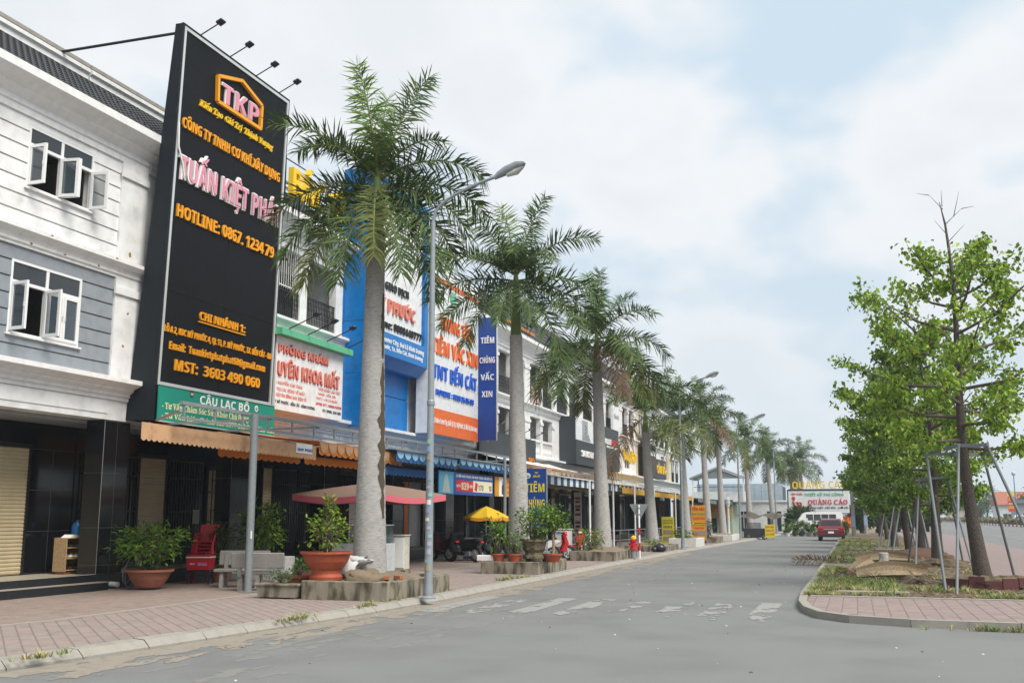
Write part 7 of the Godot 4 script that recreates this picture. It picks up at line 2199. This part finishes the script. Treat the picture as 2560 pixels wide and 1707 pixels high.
func low_house(label: String, x0: float, x1: float, z: float, depth: float, h: float, wall: Material, roof: Material, rise := 1.5) -> Node3D: # front faces +z
	var b := thing("low_house", label, "building", V((x0 + x1) / 2, 0, z), 0.0)
	var W := x1 - x0
	var n := maxi(1, int(W / 3))
	var holes := []
	for i in n: holes.append([-W / 2 + (i + .25) * W / n, -W / 2 + (i + .75) * W / n, .2, minf(2.4, h * .7)])
	part(b, "wall", MB.new().wall(-W / 2, W / 2, -.1, h, -.2, 0, holes).box(V(-W / 2, -.1, -depth), V(-W / 2 + .2, h, -.21)).box(V(W / 2 - .2, -.1, -depth), V(W / 2, h, -.21)).box(V(-W / 2, -.1, -depth - .2), V(W / 2, h, -depth)), wall)
	for q in holes:
		var w := part(b, "window", MB.new().box(V(q[0], q[2], -.12), V(q[1], q[3], -.08)), M.dark_glass)
		part(w, "frame", MB.new().box(V(q[0], q[2], -.13), V(q[0] + .07, q[3], -.04)).box(V(q[1] - .07, q[2], -.13), V(q[1], q[3], -.04)).box(V((q[0] + q[1]) / 2 - .035, q[2], -.13), V((q[0] + q[1]) / 2 + .035, q[3], -.04)), M.upvc)
	if rise > 0:
		var m := MB.new()
		m.profile(-W / 2 - .4, W / 2 + .4, [Vector2(.5, h - .05), Vector2(.5, h + .1), Vector2(-depth / 2, h + rise), Vector2(-depth - .5, h + .1), Vector2(-depth - .5, h - .05)])
		part(b, "roof", m, roof)
	else:
		part(b, "roof", MB.new().box(V(-W / 2 - .1, h, -depth - .3), V(W / 2 + .1, h + .2, .15)), roof)
	return b

func far_end() -> void:
	var tin := mt("tin", lin(.36, .44, .50), .5, "plaster", .3, .2)
	# print shop billboard across the end of the road
	var s := thing("print_shop_billboard", "white print shop billboard topped by yellow letters at the road end", "billboard", V(-6.5, 0, -112))
	part(s, "board", MB.new().box(V(0, 1.9, -.2), V(5.95, 4.38, 0)), M.sign_white)
	part(s, "border", MB.new().box(V(-.12, 1.85, -.25), V(-.001, 4.5, .03)).box(V(0, 4.381, -.25), V(5.95, 4.55, .03)), M.charcoal)
	part(s, "lower_strip", MB.new().box(V(0, 1.5, -.2), V(1.9, 2.1, .02)).box(V(1.9, 1.9, .001), V(5.95, 2.12, .02)), M.charcoal)
	words(s, "QUẢNG CÁO", M.yellow, .42, 5.8, 4.6, .74, -.2, .15)
	words(s, "TÂN TUYẾN", M.red, .25, 1.4, 3.95, .18, .001, .03)
	words(s, "THIẾT KẾ THI CÔNG", M.mint, 1.6, 5.45, 3.86, .26, .001, .04)
	words(s, "in", M.red, .35, 1.4, 2.65, .78, .001, .06, fserb)
	words(s, "QUẢNG CÁO", M.red, 1.95, 5.8, 2.98, .48, .001, .05, fserb)
	words(s, "BẢNG HIỆU - HỘP ĐÈN - CHỮ NỔI", M.letter_black, 2.1, 5.85, 2.55, .17, .001, .02)
	words(s, "KHẮC DẤU", M.letter_white, .2, 1.7, 1.7, .22, .021, .01, fsb, .15)
	words(s, "0944.322.386   0933.322.386", M.letter_white, 2.2, 5.7, 1.95, .11, .021, .01)
	part(s, "ring_emblem", MB.new().tube([V(.5, 3.62, .001), V(.5, 3.62, .03)], [.18, .18], 14), M.red)
	for x in [.3, 3.0, 5.7]: part(s, "leg", MB.new().box(V(x - .06, -.02, -.35), V(x + .06, 4.4, -.21)), M.steel)
	part(s, "red_sign", MB.new().box(V(5.2, .6, .03), V(6.3, 1.75, .12)), M.red)
	words(s, "DẤU", M.yellow, 5.35, 6.15, 1.05, .4, .121, .01)
	low_house("low white parapet shop left of the billboard", -16.3, -6.7, -116, 8, 3.3, M.white_wall, M.white_trim, 0)
	low_house("pale green shop wall under the ochre signs", -17.5, -11.6, -106, 8, 3.2, mt("pale_green", lin(.33, .45, .36), .8, "plaster", .4), M.slate, 0)
	var oc := thing("ochre_fascia", "long ochre shop fascia under the far awnings", "sign", V(-11.5, 0, -105.8))
	part(oc, "board", MB.new().box(V(-5.9, 1.6, 0), V(-.05, 3.1, .12)), mt("ochre", lin(.45, .30, .07), .7, "plaster", .5))
	words(oc, "QUÁN CƠM", M.red, -5.2, -1.0, 2.4, .35, .121, .02)
	part(oc, "support", MB.new().box(V(-5.7, 0, 0), V(-5.6, 1.6, .1)).box(V(-.4, 0, 0), V(-.3, 1.6, .1)), M.steel)
	var tw := thing("tin_wall_shed", "blue grey corrugated tin shed behind the low shops", "shed", V(-13, 0, -127))
	part(tw, "frame", MB.new().box(V(-5, 0, -6), V(5, 5.3, -.2)), M.charcoal)
	for i in 25:
		part(tw, "tin_sheet", MB.new().profile(-5 + i * .4, -5 + i * .4 + .39, [Vector2(-.19, 0), Vector2(-.1 + .05 * (i % 2), 0), Vector2(-.1 + .05 * (i % 2), 5.6), Vector2(-.19, 5.6)]), tin)
	var cn := thing("roof_canopy", "grey gabled roof canopy over the last house's terrace", "canopy", V(-12.9, 0, -106.2))
	part(cn, "roof", MB.new().prism(PackedVector2Array([Vector2(-2.8, 5.6), Vector2(0, 6.7), Vector2(2.8, 5.6), Vector2(2.8, 5.42), Vector2(0, 6.5), Vector2(-2.8, 5.42)]), -4, .6), M.grey_panel)
	part(cn, "gable", MB.new().prism(PackedVector2Array([Vector2(-2.5, 5.5), Vector2(0, 6.48), Vector2(2.5, 5.5)]), .4, .48), M.galvanised)
	for x in [-2.5, 2.5]:
		for z in [-3.6, .4]: part(cn, "post", MB.new().box(V(x - .06, 3.3, z - .06), V(x + .06, 5.6, z + .06)), M.white_iron)
	part(cn, "terrace", MB.new().box(V(-2.6, 3.2, -4), V(2.6, 4.2, .2)), M.white_wall)
	part(cn, "terrace_rail", MB.new().box(V(-2.6, 4.65, .1), V(2.6, 4.7, .2)), M.black_iron)
	# white lantern column, food cart
	var lc := thing("lantern_column", "white lantern column before the far shops", "column", V(-10.2, .1, -90))
	part(lc, "shaft", MB.new().lathe(Vector3.ZERO, [Vector2(.2, 0), Vector2(.2, .3), Vector2(.12, .35), Vector2(.1, 2.4), Vector2(.16, 2.5), Vector2(.16, 2.6)], 12), M.white_trim)
	part(lc, "lantern", MB.new().lathe(Vector3.ZERO, [Vector2(.16, 2.6), Vector2(.2, 2.7), Vector2(.2, 3.1), Vector2(.05, 3.3), Vector2(.001, 3.3)], 8), M.white_trim)
	var fc := thing("food_cart", "street food cart under dark tarpaulins at the far kerb", "food cart", V(-7.3, .0, -84.5))
	part(fc, "counter", MB.new().cbox(V(-1.1, .15, -.35), V(.8, .85, .35), .02), M.charcoal)
	part(fc, "glass_case", MB.new().box(V(-.9, .86, -.25), V(.2, 1.3, .25)), M.glass)
	for x in [-1.3, 1.1]: part(fc, "pole", MB.new().rod(V(x, 0, .4), V(x, 1.75, .4), .025).rod(V(x, 0, -.6), V(x, 1.85, -.6), .025), M.steel)
	var tp := MB.new()
	for i in 10:
		for j in 4:
			var P := func(a, b): return V(-1.7 + a * .36, 1.72 + .12 * sin(a * 1.3 + b) + .08 * b - .05 * (a % 3), .7 - b * .4)
			tp.quad(P.call(i, j), P.call(i + 1, j), P.call(i + 1, j + 1), P.call(i, j + 1))
	part(fc, "tarpaulin", tp, mt("tarp", lin(.10, .085, .075), .8, "blotch", 1.0))
	part(fc, "bucket", MB.new().lathe(V(-1.45, 0, .2), [Vector2(.12, 0), Vector2(.15, .3), Vector2(.001, .3)], 10), M.plastic_red)
	wheel(fc, V(-.7, .25, .38), .25, .06, V(0, 0, 1), M.steel)
	wheel(fc, V(.5, .25, .38), .25, .06, V(0, 0, 1), M.steel)
	var ms := thing("menu_board", "yellow hand lettered drinks board beside the food cart", "sign", V(-6.35, .0, -83.4), .05)
	part(ms, "board", MB.new().cbox(V(-.35, .15, -.03), V(.4, 1.15, 0), .01), M.board_yellow)
	for q in [["NƯỚC MÍA", .9], ["CAM VẮT", .62], ["CÀ PHÊ", .34]]: words(ms, q[0], M.red, -.3, .34, q[1], .15, .001, .008)
	for x in [-.3, .35]: part(ms, "leg", MB.new().bar(V(x, .2, -.05), V(x, 0, -.25), .03, .03).bar(V(x, .15, 0), V(x, 0, .02), .03, .03), M.steel)
	for i in 9:
		var x := -6.0 + i * .62
		var t := pot_plant("%s potted bonsai from the left in the row before the van" % ORD[i], V(x, 0, -99.5 - (i % 2) * .8), [Vector2(.2, 0), Vector2(.26, .3), Vector2(.3, .34)], [M.letter_white, M.clay, M.charcoal][i % 3], 10)
		plant(t, V(0, .75, 0), V(.42, .38 + .15 * (i % 3), .42), 480, .2, [Color(.08, .15, .03), Color(.14, .2, .04)], 60 + i, V(0, .3, 0), 4)
	far_tree("bushy tree behind the potted bonsai", -5.3, -110.0, 2.6, 1.2, 71)
	for i in 5: far_tree(["low bush right of the utility pole", "second low bush behind the verge end", "third low bush behind the verge end", "fourth low bush behind the verge end", "low bush beside the end of the walk"][i], .6 + i * 1.7, -117.0 - i * 2.0, 3.0 + .5 * (i % 2), 1.3, 60 + i)
	# utility poles at the road end
	var up := thing("utility_pole", "concrete utility pole with stickers right of the billboard", "utility pole", V(-.2, 0, -95))
	part(up, "shaft", MB.new().tube([V(0, 0, 0), V(0, 8.5, 0)], [.2, .13], 10), M.concrete)
	part(up, "sticker", MB.new().box(V(-.14, .9, .16), V(.14, 1.8, .205)), mt("sticker_blue", lin(.25, .4, .6), .7, "blotch", 4.0))
	var bx := MB.new()
	bx.box(V(-.6, 7.6, -.05), V(.6, 7.7, .05))
	part(up, "crossarm", bx, M.steel)
	copy(up, "concrete utility pole beyond the first one, under the trees", V(.9, 0, -108))
	# across the highway
	low_house("red roofed house across the highway", 31.5, 40, -268, 9, 4.4, M.white_wall, mt("red_roof", lin(.36, .12, .07), .8, "plaster", .4), 3.2)
	low_house("grey shop across the highway", 29.5, 37, -222, 8, 4.2, M.grey_panel, M.slate, .8)
	low_house("white shop house across the highway", 44, 56, -300, 8, 6.0, M.white_wall, M.slate, 1.2)
	low_house("long low shop far along the highway", 26, 35, -330, 8, 4.0, M.cream_wall, M.slate, 1.0)
	var xs := [[19.5, -330, 8, 4], [24.5, -350, 10, 5], [30, -290, 7, 3.5], [40, -255, 9, 4.5], [47, -262, 10, 5], [36, -330, 11, 5], [33.5, -238, 6, 3], [54, -310, 12, 6], [14, -360, 9, 5], [9, -370, 8, 5], [28, -400, 12, 7], [5, -360, 7, 4]]
	var lab := ["round tree at the highway vanishing point", "tall tree left of the cream shop", "tree before the cream shop", "dark tree before the red roof", "dark tree right of the red roof", "tall tree behind the red roofed house", "small tree beside the grey shop", "largest dark tree at the right edge", "tree at the highway's far end, left of the round tree", "low tree at the end of the walk", "hazy tree clump tree beyond the long shop", "leftmost far tree beyond the verge"]
	for i in xs.size(): far_tree(lab[i], xs[i][0], xs[i][1], xs[i][2], xs[i][3], 80 + i)
	var lp := thing("banner_lamp", "blue median lamp post carrying a red and yellow banner", "lamp post", V(22.9, .55, -173))
	part(lp, "post", MB.new().tube([V(0, 0, 0), V(0, 7.5, 0)], [.09, .06], 8), mt("post_blue", lin(.03, .16, .42), .5))
	part(lp, "globe", MB.new().lump(V(0, 7.6, 0), V(.3, .35, .3), 1, .02, 12, 8), mt("globe", lin(.35, .5, .65), .3))
	part(lp, "banner", MB.new().box(V(-1.05, 1.9, -.02), V(-.12, 5.0, .02)), mt("banner_red", lin(.60, .06, .02), .6, "blotch", .6))
	part(lp, "banner_head", MB.new().box(V(-1.05, 4.2, .021), V(-.12, 5.0, .03)), M.lemon)
	words(lp, "LỄ HỘI", M.lemon, -.98, -.2, 3.6, .4, .021, .01)
	words(lp, "CHÀO MỪNG", M.letter_white, -1.0, -.18, 3.0, .22, .021, .01)
	words(lp, "2023", M.lemon, -.98, -.25, 2.4, .35, .021, .01)
